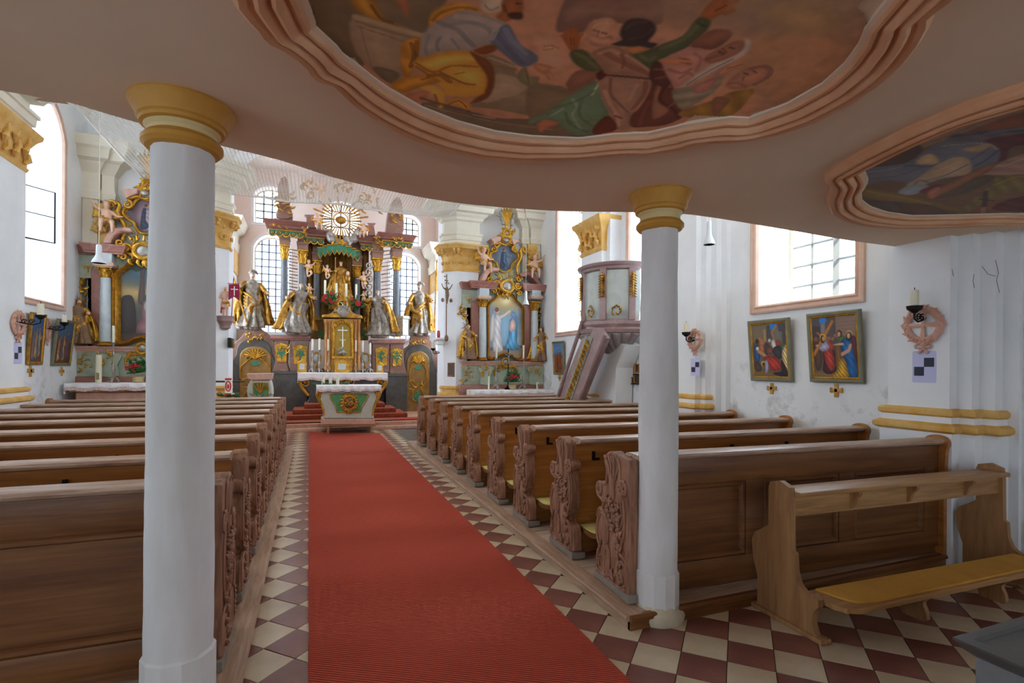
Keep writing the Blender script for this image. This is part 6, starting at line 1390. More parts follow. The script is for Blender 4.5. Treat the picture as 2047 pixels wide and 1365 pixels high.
for r, z in ((.70, 2.25), (.58, 2.15), (.44, 2.05), (.28, 1.95), (.12, 1.82), (.03, 1.7)):
    R.append([(PC.x + r * (1 + .07 * abs(math.sin(j * PI / 4))) * math.cos(a0 + (a1 - a0) * j / 48), PC.y + r * (1 + .07 * abs(math.sin(j * PI / 4))) * math.sin(a0 + (a1 - a0) * j / 48), z - .04 * abs(math.sin(j * PI / 4)) * (1 if r > .5 else 0)) for j in range(49)] + [(PC.x, PC.y, z)])
m.rings(R).build('fluted_underside', mat('grey_fluted_stucco', '#a39896', '#b5aaa6', 4, .7), pu, 40)
for t in (.18, .42, .68, .92):
    a = a0 + (a1 - a0) * t; m = M(); ca, sa = math.cos(a), math.sin(a)
    m.rings([[(PC.x + r * math.cos(a + w_), PC.y + r * math.sin(a + w_), z) for w_, r in ((-.09, .64), (-.08, .70), (.08, .70), (.09, .64))] for z in (2.47, zr + .05)]); ps = m.build('pier_strip', pul_m, pu)
    m = M()
    for k in range(9): z = zr - .05 - .045 * k; m.ball((PC.x + .72 * ca, PC.y + .72 * sa, z), (.035 - .002 * k, .035 - .002 * k, .03), 6, 5); m.tube([(PC.x + .71 * ca, PC.y + .71 * sa, z), (PC.x + .73 * math.cos(a + .09), PC.y + .73 * math.sin(a + .09), z - .04)], [.02, .008], 5); m.tube([(PC.x + .71 * ca, PC.y + .71 * sa, z), (PC.x + .73 * math.cos(a - .09), PC.y + .73 * math.sin(a - .09), z - .04)], [.02, .008], 5)
    m.build('gilt_festoon', gold_d, ps)
for t in (.3, .55, .8):
    a = a0 + (a1 - a0) * t; m = M(); c = (PC.x + .68 * math.cos(a), PC.y + .68 * math.sin(a), 2.63)
    tx, ty = -math.sin(a), math.cos(a); rr = random.Random(int(t * 100))
    for k in range(6):
        b_ = k * 1.1; o_ = rr.uniform(.02, .07); P = [(c[0] + tx * (o_ * math.cos(b_) + .06 * q * math.cos(b_ + 1.5 * q)), c[1] + ty * (o_ * math.cos(b_) + .06 * q * math.cos(b_ + 1.5 * q)), c[2] + o_ * math.sin(b_) + .07 * q * math.sin(b_ + 1.5 * q)) for q in (0, .4, .8, 1.2)]; m.tube(P, [.008, .016, .016, .005], 5)
    m.build('gilt_spray', gold_d, pu)
SX_ = 4.55
st_px = [(1112, 803), (1157, 803), (1207, 676), (1196, 655), (1172, 652)]
Wp = [PX(u, v, SX_) for u, v in st_px]
o = M().prism([(p.y, p.z) for p in Wp], lambda a, b, d: (SX_ + d, a, b), .12, 0, .02).build('stair_parapet', pul_m, pu)
ins = [PX(u, v, SX_) for u, v in ((1128, 800), (1143, 800), (1186, 676), (1172, 668))]
M().prism([(p.y, p.z) for p in ins], lambda a, b, d: (SX_ + d, a, b), 0, -.015).build('parapet_panel', mat('grey_green_inlay', '#8c8f80', '#a8a894', 5, .5), o)
m = M()
for k in range(12):
    t = k / 12; p = PX(1136 + 42 * t, 795 - 118 * t, SX_ - .03); acanthus(m, p, .01, .13, k, 2, .018); m.tube([p + Vector((0, -.05, -.06)), p + Vector((-.02, 0, 0)), p + Vector((0, .05, .07))], [.01, .035, .01], 6)
m.build('gilt_relief', gold, o)
for a_, b_ in (((1112, 803), (1165, 640)), ((1157, 803), (1210, 668))):
    m = M(); p0 = PX(*a_, SX_ - .02); p1 = PX(*b_, SX_ - .02); m.tube([p0, p1], .035, 8).build('stringer_moulding', pul_m, o)
ww = [PX(u, v, 5.02) for u, v in ((1162, 810), (1229, 812), (1232, 735), (1250, 690), (1205, 665))]
struct(M().prism([(p.y, p.z) for p in ww], lambda a, b, d: (5.02 + d, a, b), .35, 0, .01).build('wall_pulpit_stair', plaster))
bp_ = [PY(u, v, 8.6) for u, v in Z6((425, 60), (500, 60), (490, 95), (452, 115), (445, 200), (450, 330), (420, 388), (402, 372), (425, 330), (430, 200))]
q = M().prism([(p.x, p.z) for p in bp_], lambda a, b, d: (a, 8.6 + d, b), .05, 0, .006).build('back_panel_edge', mat('sea_green_paint', '#7fa68c', '#97b89e', 5, .5), pu)
m = M(); m.tube([PY(u, v, 8.58) for u, v in Z6((440, 85), (432, 120), (430, 200), (426, 330), (404, 370), (420, 388))], .022, 6).build('gilt_edge', gold, q)
# things hung near the pulpit
def framed(name, X, quad, label, cat, s_=-1, frame=.05, fm=None, im=None, paint=None, depth=.05, lean=0, sub=None, group=None):
    """picture on a side wall; quad = px of top-left, top-right, bottom-right, bottom-left"""
    zt = [PX(u, v, X + s_ * lean) for u, v in quad[:2]]; zb_ = [PX(u, v, X) for u, v in quad[2:]]
    ys = sorted(((zt[0].y + zb_[1].y) / 2, (zt[1].y + zb_[0].y) / 2)); z1 = (zt[0].z + zt[1].z) / 2; z0 = (zb_[0].z + zb_[1].z) / 2; y0, y1 = ys
    r = thing(name, (X, (y0 + y1) / 2, z0), label, cat, group)
    sl = lambda z: s_ * lean * (z - z0) / (z1 - z0)
    R = []
    for ins_, h in ((0, 0), (0, depth * .8), (frame * .2, depth), (frame * .6, depth * .95), (frame * .75, depth * .7), (frame, depth * .55)):
        R.append([(X + s_ * h + sl(z), y, z) for y, z in ((y0 + ins_, z0 + ins_), (y1 - ins_, z0 + ins_), (y1 - ins_, z1 - ins_), (y0 + ins_, z1 - ins_))])
    M().rings(R, True, False).build('frame', fm or gold_d, r)
    R = []
    for ins_, h in ((frame * .72, depth * .75), (frame * .85, depth * .85), (frame * 1.1, depth * .6)): R.append([(X + s_ * h + sl(z), y, z) for y, z in ((y0 + ins_, z0 + ins_), (y1 - ins_, z0 + ins_), (y1 - ins_, z1 - ins_), (y0 + ins_, z1 - ins_))])
    M().rings(R, True, False).build('gilt_slip', gold, r)
    if paint:
        f0, f1 = frame * .95, frame * .95; fn = lambda a, b: (X + s_ * depth * .55 + sl(z0 + f0 + (z1 - z0 - 2 * f0) * b), (y1 - f0 - (y1 - y0 - 2 * f0) * a) if s_ < 0 else (y0 + f0 + (y1 - y0 - 2 * f0) * a), z0 + f0 + (z1 - z0 - 2 * f0) * b)
        paint.build('painting', fn, r)
    else: M().add([(X + s_ * depth * .5, y0 + frame * .9, z0 + frame * .9), (X + s_ * depth * .5, y1 - frame * .9, z0 + frame * .9), (X + s_ * depth * .5, y1 - frame * .9, z1 - frame * .9), (X + s_ * depth * .5, y0 + frame * .9, z1 - frame * .9)], [(0, 1, 2, 3)]).build('picture', im, r, 0)
    return r
def q4_(u0, u1, v0, v1, k=0): return [(u0, v0), (u1, v0 - k), (u1, v1), (u0, v1)]
dk = mat('dark_picture', '#2a2422', '#4b3d34', 14, .5); ogr = mat('olive_grey_frame', '#77735c', '#8a866c', 8, .5)
framed('small_picture', 5.36, q4_(1270, 1279.5, 727, 745), 'small brown framed picture below the pulpit, upper of the cluster', 'picture', frame=.025, fm=wood, im=dk, depth=.03)
framed('small_picture', 5.36, q4_(1267.5, 1279.5, 747, 768), 'black framed picture below the pulpit, largest of the cluster', 'picture', frame=.03, fm=iron, im=dk, depth=.03)
framed('small_picture', 5.36, q4_(1261.5, 1267, 754, 768), 'tiny brown picture below the pulpit, left of the black one', 'picture', frame=.02, fm=wood_dk, im=dk, depth=.03)
framed('tall_board', 5.30, q4_(1245.5, 1254.5, 702, 804), 'tall narrow ochre board with dark marks leaning on the wall under the pulpit', 'board', frame=.02, fm=mat('straw_board', '#b7a468', '#8f7f4a', 9, .6), im=mat('straw_board_print', '#b7a468', '#5f5638', 7, .6, contrast=.4), depth=.05)
# stations of the cross, right wall -------------------------------------------------
B = Paint(110, 150, '#6d5a52', 11, .1)
def nB(*P): return [((x - 235) / 765, 1 - (y - 150) / 1040) for x, y in P]
B.poly(nB((235, 150), (660, 150), (660, 600), (235, 600)), '#5e5458', .1, sm=False); B.poly(nB((660, 140), (1000, 110), (1000, 520), (665, 520)), '#96796c', .05, sm=False)
B.poly(nB((235, 300), (390, 300), (390, 520), (235, 520)), '#4a4348', .1, sm=False); B.poly(nB((400, 240), (480, 240), (480, 480), (400, 480)), '#8a7c7e', .1, sm=False); B.ell(*nB((443, 205))[0], .09, .05, '#2f86d8', shade=0)
for y in (200, 260, 320, 380, 440): B.line(nB((665, y), (1000, y - 12)), .003, '#7e6458')
B.poly(nB((235, 1100), (600, 1050), (1000, 1130), (1000, 1195), (235, 1195)), '#8a6a42', .15)
B.poly(nB((250, 500), (330, 540), (400, 760), (400, 900), (350, 1060), (280, 1040), (250, 800)), '#5a3f30', .4); B.ell(*nB((300, 525))[0], .06, .045, '#8a5c44')
B.poly(nB((240, 760), (600, 200), (640, 235), (262, 830)), '#c07a34', .15, sm=False); B.poly(nB((310, 410), (345, 395), (620, 640), (600, 680)), '#b87030', .15, sm=False)
B.poly(nB((430, 700), (600, 690), (640, 900), (640, 1060), (520, 1130), (400, 1080), (420, 900)), '#4a2430', .4, folds=.1, fs=70); B.poly(nB((440, 690), (560, 700), (610, 860), (600, 1040), (520, 1060), (450, 900)), '#b03c30', .5, folds=.12, fs=70); B.poly(nB((540, 560), (600, 640), (600, 720), (540, 700), (500, 600)), '#a8402f', .4)
B.poly(nB((400, 600), (470, 560), (530, 620), (530, 700), (430, 740), (350, 700), (350, 660)), '#a79cb4', .5, folds=.08, fs=90); B.ell(*nB((430, 495))[0], .075, .06, '#d8b04c', shade=0); B.ell(*nB((425, 525))[0], .05, .065, '#4a2c1c'); B.ell(*nB((438, 520))[0], .032, .042, '#d09a74'); B.ell(*nB((320, 635))[0], .04, .02, '#d09a74')
for x, y in ((545, 520), (600, 530), (500, 515), (640, 480)): B.ell(*nB((x, y))[0], .035, .035, '#a06a4c')
B.poly(nB((700, 480), (780, 480), (830, 540), (800, 640), (700, 620)), '#4f7038', .4); B.ell(*nB((720, 450))[0], .06, .06, '#4a2e22'); B.ell(*nB((710, 458))[0], .035, .042, '#d8a684')
B.poly(nB((640, 640), (720, 640), (740, 800), (740, 960), (640, 1040), (630, 800)), '#7d5530', .4); B.poly(nB((740, 560), (900, 540), (940, 640), (960, 900), (1000, 1150), (830, 1160), (800, 900), (740, 760)), '#1f5f9c', .6, folds=.12, fs=60)
B.poly(nB((900, 520), (990, 540), (1000, 900), (960, 900)), '#5c2a30', .3); B.ell(*nB((880, 470))[0], .07, .065, '#d8b04c', shade=0); B.ell(*nB((875, 500))[0], .065, .07, '#382030'); B.ell(*nB((868, 490))[0], .036, .046, '#dcae8c')
B.poly(nB((620, 620), (760, 600), (780, 640), (640, 640)), '#d8a890', .2); B.line(nB((890, 650), (860, 730), (750, 790)), .03, '#d8a080'); B.poly(nB((690, 880), (780, 880), (820, 1020), (820, 1190), (540, 1190), (640, 1060)), '#c4942c', .6, folds=.2, fs=110)
A_ = Paint(100, 140, '#6b5c4c', 12, .1)
def nA(*P): return [((x - 155) / 625, 1 - (y - 190) / 970) for x, y in P]
A_.poly(nA((155, 200), (440, 200), (440, 520), (155, 520)), '#7c6c54', .05, sm=False); A_.poly(nA((375, 290), (425, 290), (425, 520), (375, 520)), '#a58556', .1, sm=False); A_.poly(nA((440, 230), (500, 230), (500, 520), (430, 520)), '#4a4a50', .1, sm=False); A_.poly(nA((500, 190), (660, 180), (560, 310), (500, 310)), '#2f7fd0', .05, sm=False)
A_.poly(nA((560, 300), (700, 200), (700, 520), (560, 520)), '#767068', .1, sm=False); A_.poly(nA((640, 180), (780, 165), (780, 600), (715, 600), (715, 350), (650, 340)), '#4c4a50', .1, sm=False)
A_.poly(nA((155, 1000), (500, 1040), (780, 1060), (780, 1160), (155, 1160)), '#7a5f3c', .1)
A_.poly(nA((190, 590), (260, 580), (290, 700), (270, 880), (200, 880), (180, 700)), '#2d4f84', .5, folds=.1, fs=90); A_.ell(*nA((248, 500))[0], .05, .045, '#3c2a22'); A_.ell(*nA((250, 640))[0], .05, .04, '#d8cfc4')
A_.poly(nA((300, 470), (350, 500), (380, 640), (360, 720), (300, 700), (280, 560)), '#a8643c', .4); A_.ell(*nA((330, 540))[0], .05, .05, '#b5744c'); A_.line(nA((290, 450), (340, 490), (380, 560)), .025, '#b5744c'); A_.line(nA((270, 690), (330, 730), (400, 780)), .035, '#c48a60')
A_.poly(nA((380, 560), (460, 560), (480, 700), (400, 760)), '#4c3c34', .3); A_.poly(nA((430, 640), (510, 600), (520, 740), (430, 740)), '#7c4438', .4); A_.line(nA((610, 240), (530, 360), (555, 430), (560, 520)), .022, '#b07850'); A_.poly(nA((520, 500), (570, 500), (610, 640), (560, 660), (510, 590)), '#c9c4bc', .4); A_.ell(*nA((480, 500))[0], .045, .035, '#c8c0b4')
A_.ell(*nA((630, 555))[0], .07, .06, '#a03c2c'); A_.poly(nA((600, 600), (680, 620), (680, 800), (620, 840), (540, 760), (530, 660)), '#38343c', .4); A_.ell(*nA((715, 620))[0], .07, .07, '#3f6a3c'); A_.poly(nA((690, 700), (780, 600), (790, 1130), (760, 1120), (700, 900)), '#c8ac74', .5, folds=.2, fs=100)
A_.poly(nA((370, 790), (560, 790), (640, 880), (660, 1020), (500, 1050), (440, 960)), '#a83428', .5, folds=.14, fs=80); A_.poly(nA((380, 860), (430, 870), (440, 1000), (400, 1090), (370, 1080)), '#9c94b0', .4); A_.ell(*nA((345, 920))[0], .07, .055, '#d8b04c', shade=0); A_.ell(*nA((350, 930))[0], .045, .04, '#5a3826'); A_.poly(nA((660, 880), (700, 880), (780, 1140), (560, 1120), (520, 1080), (660, 1050)), '#28242c', .2); A_.poly(nA((185, 880), (290, 920), (300, 1040), (200, 1060)), '#4a3a34', .4)
framed('station_painting', 5.385, [(1498.8, 642.3), (1581, 633.8), (1586.5, 763), (1503, 760.6)], 'framed painting of a fallen man in red, left of two on the right wall', 'painting', frame=.055, fm=ogr, paint=A_, depth=.04, lean=.07)
framed('station_painting', 5.385, [(1616.4, 628), (1724, 617), (1729.5, 766.5), (1621.8, 763)], 'framed painting of a man carrying a cross beside a woman in blue', 'painting', frame=.055, fm=ogr, paint=B, depth=.04, lean=.07)
def rnd_paint(seed, cols, n=40, m=60):
    p = Paint(n, m, cols[0], seed, .12); rd = random.Random(seed); p.poly([(0, .6), (1, .6), (1, 1), (0, 1)], cols[1], .1, .05, sm=False)
    for k, c in enumerate(cols[2:]): p.person(.2 + .6 * ((k * .37 + .1) % 1), .05 + .05 * k, .6 + .1 * rd.random(), c, cols[2 + (k + 1) % (len(cols) - 2)])
    return p
framed('station_painting', XL, [(54, 622), (84.5, 628), (84.5, 729), (56, 729)], 'gilt framed painting of figures on the left wall, nearer to the camera', 'painting', 1, .045, gold_d, None, rnd_paint(3, ['#5c4028', '#2c5078', '#3a5a8c', '#8a6a4c', '#b08850']), .04, .05)
framed('station_painting', XL, [(105, 636), (145, 641), (140, 731), (108, 731)], 'gilt framed painting of figures on the left wall, nearer to the side altar', 'painting', 1, .045, ogr, None, rnd_paint(4, ['#5a3e28', '#3c5878', '#7c3428', '#b09060', '#48547c']), .04, .08)
framed('station_painting', XR, [(1107, 683), (1129, 681), (1129, 750), (1108, 748)], 'framed painting low on the far right wall beside the side altar', 'painting', -1, .04, ogr, None, rnd_paint(6, ['#8a6a40', '#5888b8', '#a03c2c', '#9c5c38', '#6c4428']), .04, .05)
framed('relief_plaque', 2.92, q4_(897, 909, 725, 753), 'small dark carved relief plaque on the pier left of the right side altar', 'plaque', -1, .03, wood_dk, dk, None, .03)
bpy.data.objects['relief_plaque'].location = bpy.data.objects['relief_plaque'].location
def cross_wall(u, v, X, s_, w, label):
    p = PX(u, v, X); m = M(); x0, x1 = sorted((X, X + s_ * .02)); m.box(x0, x1, p.y - w * .17, p.y + w * .17, p.z - w * .62, p.z + w * .55, .004).box(x0, x1, p.y - w / 2, p.y + w / 2, p.z - w * .17, p.z + w * .17, .004); m.box(x0, x1 + .001, p.y - w / 2 - .008, p.y - w / 2 + .008, p.z - w * .22, p.z + w * .22).box(x0, x1 + .001, p.y + w / 2 - .008, p.y + w / 2 + .008, p.z - w * .22, p.z + w * .22)
    tag(m.build('wall_cross', mat('ochre_cross', '#c08e36', '#d0a04a', 6, .5)), label, 'cross', 'consecration crosses on the walls')
cross_wall(1544, 776, XR, -1, .12, 'small ochre cross under the left painting of the right wall'); cross_wall(1673, 780, XR, -1, .125, 'small ochre cross under the right painting of the right wall')
cross_wall(59.5, 741, XL, 1, .15, 'small ochre cross under the nearer painting of the left wall'); cross_wall(122, 742, XL, 1, .13, 'small ochre cross under the painting next to the left altar'); cross_wall(1120, 755, XR, -1, .12, 'small ochre cross on the far right wall beside the pulpit stair')
# wreath medallions, sconces, checker targets --------------------------------------
def medallion(u, v, X, s_, ru, rv, label):
    p = PX(u, v, X); ry = abs(PX(u + ru, v, X).y - PX(u - ru, v, X).y) / 2; rz = abs(PX(u, v - rv, X).z - p.z)
    m = M(); x = X + s_ * .02
    P = [(x, p.y + ry * .74 * math.cos(t), p.z + rz * .74 * math.sin(t)) for t in [2 * PI * k / 32 for k in range(33)]]; m.tube(P, ry * .17, 8, .7, up=(1, 0, 0))
    for k in range(28):
        t = 2 * PI * k / 28; rr = .74; a = (x + s_ * .015, p.y + ry * rr * math.cos(t), p.z + rz * rr * math.sin(t)); b = (x + s_ * .01, p.y + ry * (rr + (.24 if k % 2 else -.06)) * math.cos(t + .28), p.z + rz * (rr + (.24 if k % 2 else -.06)) * math.sin(t + .28)); m.tube([a, b], [ry * .10, ry * .03], 5)
    for t in (0, PI / 2, PI, PI * 1.5):
        c = (x, p.y + ry * .78 * math.cos(t), p.z + rz * .78 * math.sin(t)); m.ball(c, (.02, ry * .22, rz * .2), 8, 6); m.tube([(x, p.y, p.z), c], [ry * .07, ry * .16], 6, .6, up=(1, 0, 0))
    for sg in (1, -1):
        m.tube(smooth2([(x, p.y, p.z - rz * .98), (x, p.y + sg * ry * .28, p.z - rz * .92), (x, p.y + sg * ry * .34, p.z - rz * 1.06), (x, p.y + sg * ry * .05, p.z - rz * 1.08)], 3, False), ry * .05, 5); m.tube([(x, p.y, p.z - rz * 1.08), (x, p.y + sg * ry * .2, p.z - rz * 1.34)], ry * .06, 5)
    tag(m.build('wreath_medallion', mat('terracotta_stucco', '#cf9a84', '#dcab96', 6, .75, bump=.3)), label, 'medallion', 'stucco cross wreaths on the pilasters'); return p
def sconce(p, s_, arm, label, hc=.16, rc=.032):
    tip = p + Vector((s_ * arm, 0, 0)); o = thing('candle_sconce', tuple(p), label, 'sconce'); m = M()
    m.tube([p + Vector((0, 0, 0)), p + Vector((s_ * arm * .3, 0, -.02)), p + Vector((s_ * arm * .7, 0, -.035)), tip + Vector((0, 0, -.01)), tip + Vector((0, 0, .05))], .009, 6)
    for f in (.3, .62): q = spiral((p.x + s_ * arm * f, p.z + .005), .035, 1.3, 0, 14, .8); m.tube([(a, p.y, b) for a, b in q], .007, 5)
    m.build('scroll_arm', iron, o)
    M().lathe((tip.x, tip.y, tip.z + .04), [(.02, 0), (.03, .012), (.055, .03), (.062, .06), (.058, .062), (.045, .03), (.0, .028)], 14, cap=False).build('drip_cup', iron, o)
    candle((tip.x, tip.y, tip.z + .07), hc, rc, 'cream candle on the ' + label.replace('black iron ', ''))
XP = XR - .34
p = medallion(1848, 650, XP, -1, 45, 42, 'large pink stucco wreath with cross and bow on the near right pilaster'); q = PX(1850, 636, XP); sconce(Vector((XP, q.y + .0, q.z)), -1, .15, 'black iron sconce on the near right wreath', .17, .032)
p = medallion(1391, 679, XP, -1, 16, 23, 'pink stucco wreath on the middle right pilaster beside the farther column'); sconce(Vector((XP, p.y, p.z)), -1, .17, 'black iron sconce on the middle right wreath', .16, .03)
p = medallion(33.5, 647, XL + .24, 1, 15, 28, 'pink stucco wreath on the left pilaster at the picture edge'); sconce(Vector((XL + .24, p.y, p.z + .03)), 1, .26, 'black iron sconce on the left wreath by the picture edge', .19, .04)
p = medallion(92, 659, XL, 1, 7, 24, 'narrow looking pink stucco wreath on the left wall between paintings'); sconce(Vector((XL, p.y, p.z + .03)), 1, .24, 'black iron sconce between the left wall paintings', .15, .036)
def checker(X, s_, u0, u1, v0, v1, label):
    a = PX(u0, v1, X); b = PX(u1, v0, X); y0, y1 = sorted((a.y, b.y)); z0, z1 = sorted((a.z, b.z)); x0, x1 = sorted((X, X + s_ * .003)); o = M()
    R = []; ym, zm = (y0 + y1) / 2, (z0 + z1) / 2; w, h = (y1 - y0) / 2, (z1 - z0) / 2
    P = [(ym + w * sy - sy * .01 * cc, zm + h * sz - sz * .01 * (1 - cc)) for sy, sz, cc in ((-1, -1, 1), (-1, -1, 0), (-1, 1, 0), (-1, 1, 1), (1, 1, 1), (1, 1, 0), (1, -1, 0), (1, -1, 1))]
    r = thing('target_sheet', (X, ym, z0), label, 'survey target', 'checker targets on the pilasters'); M().prism(P, lambda a, b, d: (X + s_ * d, a, b), 0, .003).build('paper_sheet', mat('lilac_paper', '#cfcdf0', rough=.7), r)
    g = s_ * -1; k = .42
    for sy, sz in ((1, -1), (-1, 1)):   # dark squares touching at the centre
        yc = ym + sy * w * k * (1 if s_ < 0 else -1); zc = zm + sz * h * k * .68 * 1.0
        M().box(min(X + s_ * .003, X + s_ * .0045), max(X + s_ * .003, X + s_ * .0045), yc - w * k, yc + w * k, zc - h * k * .68, zc + h * k * .68).build('dark_square', mat('dark_blue_print', '#232a3e', rough=.6), r)
checker(XP, -1, 1824, 1872, 701, 764, 'lilac sheet with two dark squares below the near right wreath'); checker(XP, -1, 1381, 1399.5, 716, 751, 'lilac sheet with two dark squares on the middle right pilaster'); checker(XL + .24, 1, 27, 44, 684, 727, 'lilac sheet with two dark squares on the left pilaster')
# hanging lamps ----------------------------------------------------------------------
def lamp(u, v0, v1, wpx, label):
    d = .145 * F_ / wpx; c = ray(u, v1) * d + Vector((0, 0, EYE)); t = ray(u, v0) * d + Vector((0, 0, EYE)); h = t.z - c.z; r = .0725
    o = thing('pendant_lamp', tuple(c), label, 'lamp', 'white pendant lamps on cords'); wm = mat('white_enamel', '#cfd2d6', '#dfe1e4', 3, .35)
    M().lathe(c, [(r, 0), (r * 1.02, h * .06), (r * .9, h * .16), (r * .62, h * .30), (r * .46, h * .42), (r * .42, h * .6), (r * .40, h * .94), (r * .32, h), (.004, h)], 24, cap=False).build('shade', wm, o)
    M().lathe((c.x, c.y, c.z), [(r * .98, .002), (r * .8, .03), (.02, .05)], 20, cap=False).build('inner_reflector', iron, o)
    M().cyl((c.x, c.y, c.z + h), (c.x, c.y, 6.35 + 1.1 * math.sqrt(max(0, 1 - ((c.x - .675) / 4.73) ** 2))), .004, n=5).build('cord', mat('beige_cord', '#cfc6b4'), o)
lamp(1417.5, 442, 489, 22, 'white pendant lamp hanging right of the farther column'); lamp(197.5, 489, 526, 24, 'white pendant lamp in front of the left side altar'); lamp(1051, 582, 609, 12.5, 'small white pendant lamp in front of the right side altar')
# crucifix staff and red lamp at the right pier; risen figure with banner at the left pier
p = PX(892, 676, 2.86); 
p = PY(892, 676, 11.8); cst = thing('processional_crucifix', (p.x, p.y, p.z), 'dark carved crucifix on a long pole fixed to the right chancel pier', 'crucifix'); z1 = PY(892, 548, 11.8).z
M().tube([p, (p.x, p.y, z1)], .012, 6).build('pole', wood_dk, cst); m = M(); zc = PY(892, 590, 11.8).z
m.ball((p.x, p.y - .03, zc + .16), (.03, .03, .035), 7, 5); m.tube([(p.x, p.y - .03, zc + .12), (p.x + .01, p.y - .04, zc), (p.x, p.y - .03, zc - .2)], [.04, .045, .02], 7)
for s_ in (1, -1): m.tube([(p.x, p.y - .03, zc + .1), (p.x + s_ * .08, p.y - .03, zc + .16), (p.x + s_ * .13, p.y - .03, zc + .26)], [.02, .014, .01], 5); m.ball((p.x + s_ * .10, p.y - .03, zc - .12), (.04, .03, .05), 7, 5)
m.ball((p.x, p.y - .02, p.z), (.05, .05, .08), 8, 6); acanthus(m, (p.x, p.y, zc + .3), .12, .3, 3, 6, .014); m.build('carved_corpus', mat('brown_polychrome', '#6b4c34', '#8f6c4c', 9, .55), cst)
sh = PY(889, 672, 12.0); o = thing('wall_shelf', (2.96, 12.05, sh.z - .1), 'small white moulded shelf on the right chancel pier under the crucifix', 'shelf')
M().box(2.72, 2.93, 11.95, 12.3, sh.z - .1, sh.z - .04, .01).box(2.78, 2.93, 11.99, 12.28, sh.z - .2, sh.z - .1, .01).build('shelf_board', plaster, o)
q = (2.8, 12.05, sh.z - .04); rl = thing('votive_light', q, 'red glass votive candle on the white shelf of the right pier', 'candle'); M().lathe(q, [(.035, 0), (.04, .1), (.03, .17), (.0, .17)], 12).build('red_glass', mat('red_glass', '#b8101c', rough=.2), rl)
pp = Vector((2.93 - .085, 12.1, PY(889, 705, 12.1).z)); sconce(pp, -1, .16, 'black iron sconce on the right chancel pier', .18, .035)
p0 = PY(450, 632, 12.0); h = PY(450, 573, 12.0).z - p0.z; rc = thing('risen_christ_statue', (p0.x, p0.y, p0.z), 'small painted statue with red cloak on a corbel at the left chancel pier', 'statue')
m = M(); old = m.xf; m.xf = Matrix.Translation(p0) @ Matrix.Scale(h, 4); m.cur = 2
for s_ in (1, -1): m.tube([(s_ * .05, 0, .5), (s_ * .055, -.03, .27), (s_ * .05, .02, .03)], [.06, .045, .03], 8); m.tube([(s_ * .05, .02, .03), (s_ * .06, -.07, .015)], [.026, .02], 6)
m.rings([[(rx * math.cos(a), ry * math.sin(a), z) for a in [2 * PI * j / 16 for j in range(16)]] for z, rx, ry in ((.46, .09, .065), (.58, .075, .055), (.70, .10, .065), (.80, .11, .06), (.85, .05, .04))])
m.tube([(0, 0, .84), (0, 0, .90)], .03, 7); m.ball((0, -.01, .93), (.045, .05, .06), 10, 8); m.tube([(.10, 0, .79), (.18, -.03, .66), (.22, -.12, .74)], [.036, .03, .02], 7); m.tube([(-.10, 0, .79), (-.17, -.03, .64), (-.05, -.13, .62)], [.036, .03, .02], 7)
m.cur = 3; m.ball((0, .02, .945), (.05, .045, .055), 10, 7); m.ball((0, -.04, .89), (.03, .02, .03), 6, 5); m.cur = 0; m.tube([(-.1, -.02, .46), (0, -.08, .44), (.11, -.02, .48), (.13, 0, .34)], .04, 7)
m.cur = 1; m.tube(smooth2([(.1, .05, .82), (.0, .10, .7), (-.10, .09, .45), (-.12, .06, .1)], 3, False), .07, 8); m.xf = old
remesh_build(m, 'figure', [gold, mat('red_cloak', '#a8322a', rough=.5), flesh, gold_d], rc, h / 60)
m = M(); R = [(.03, -.28), (.10, -.24), (.10, -.2), (.13, -.14), (.16, -.10), (.16, -.02), (.17, 0)]; m.lathe((p0.x, p0.y + .02, p0.z), R, 14); m.build('corbel', pul_m, rc)
bx0 = PY(457, 570, 11.9); bn = thing('red_banner', (bx0.x, 11.9, bx0.z), 'small crimson swallow-tailed banner with white cross held by the left pier statue', 'banner')
Bq = [PY(u, v, 11.88) for u, v in ((457.5, 568), (479, 568.5), (479, 602), (468, 593), (456.5, 600))]; M().prism([(p.x, p.z) for p in Bq], lambda a, b, d: (a, 11.88 + d + .01 * math.sin(a * 60), b), .006, 0).build('cloth', mat('crimson_cloth', '#8d1030', '#9c1a3a', 6, .8), bn)
c = PY(468.5, 581, 11.87); M().box(c.x - .008, c.x + .008, 11.86, 11.872, c.z - .10, c.z + .09).box(c.x - .065, c.x + .065, 11.86, 11.872, c.z + .02, c.z + .036).build('white_cross', linen, bn)
a = PY(455, 566.5, 11.89); b = PY(481, 567.5, 11.89); M().cyl(a, b, .008).cyl(PY(467, 556, 11.89), PY(463, 632, 11.89), .009).build('pole', mat('red_pole', '#a02c28'), bn)
framed('dark_lattice', -1.62, [(455, 676), (462, 676), (462, 695), (455, 695)], 'small black iron lattice on the left chancel pier above the candle', 'lattice', 1, .02, iron, iron, None, .06)
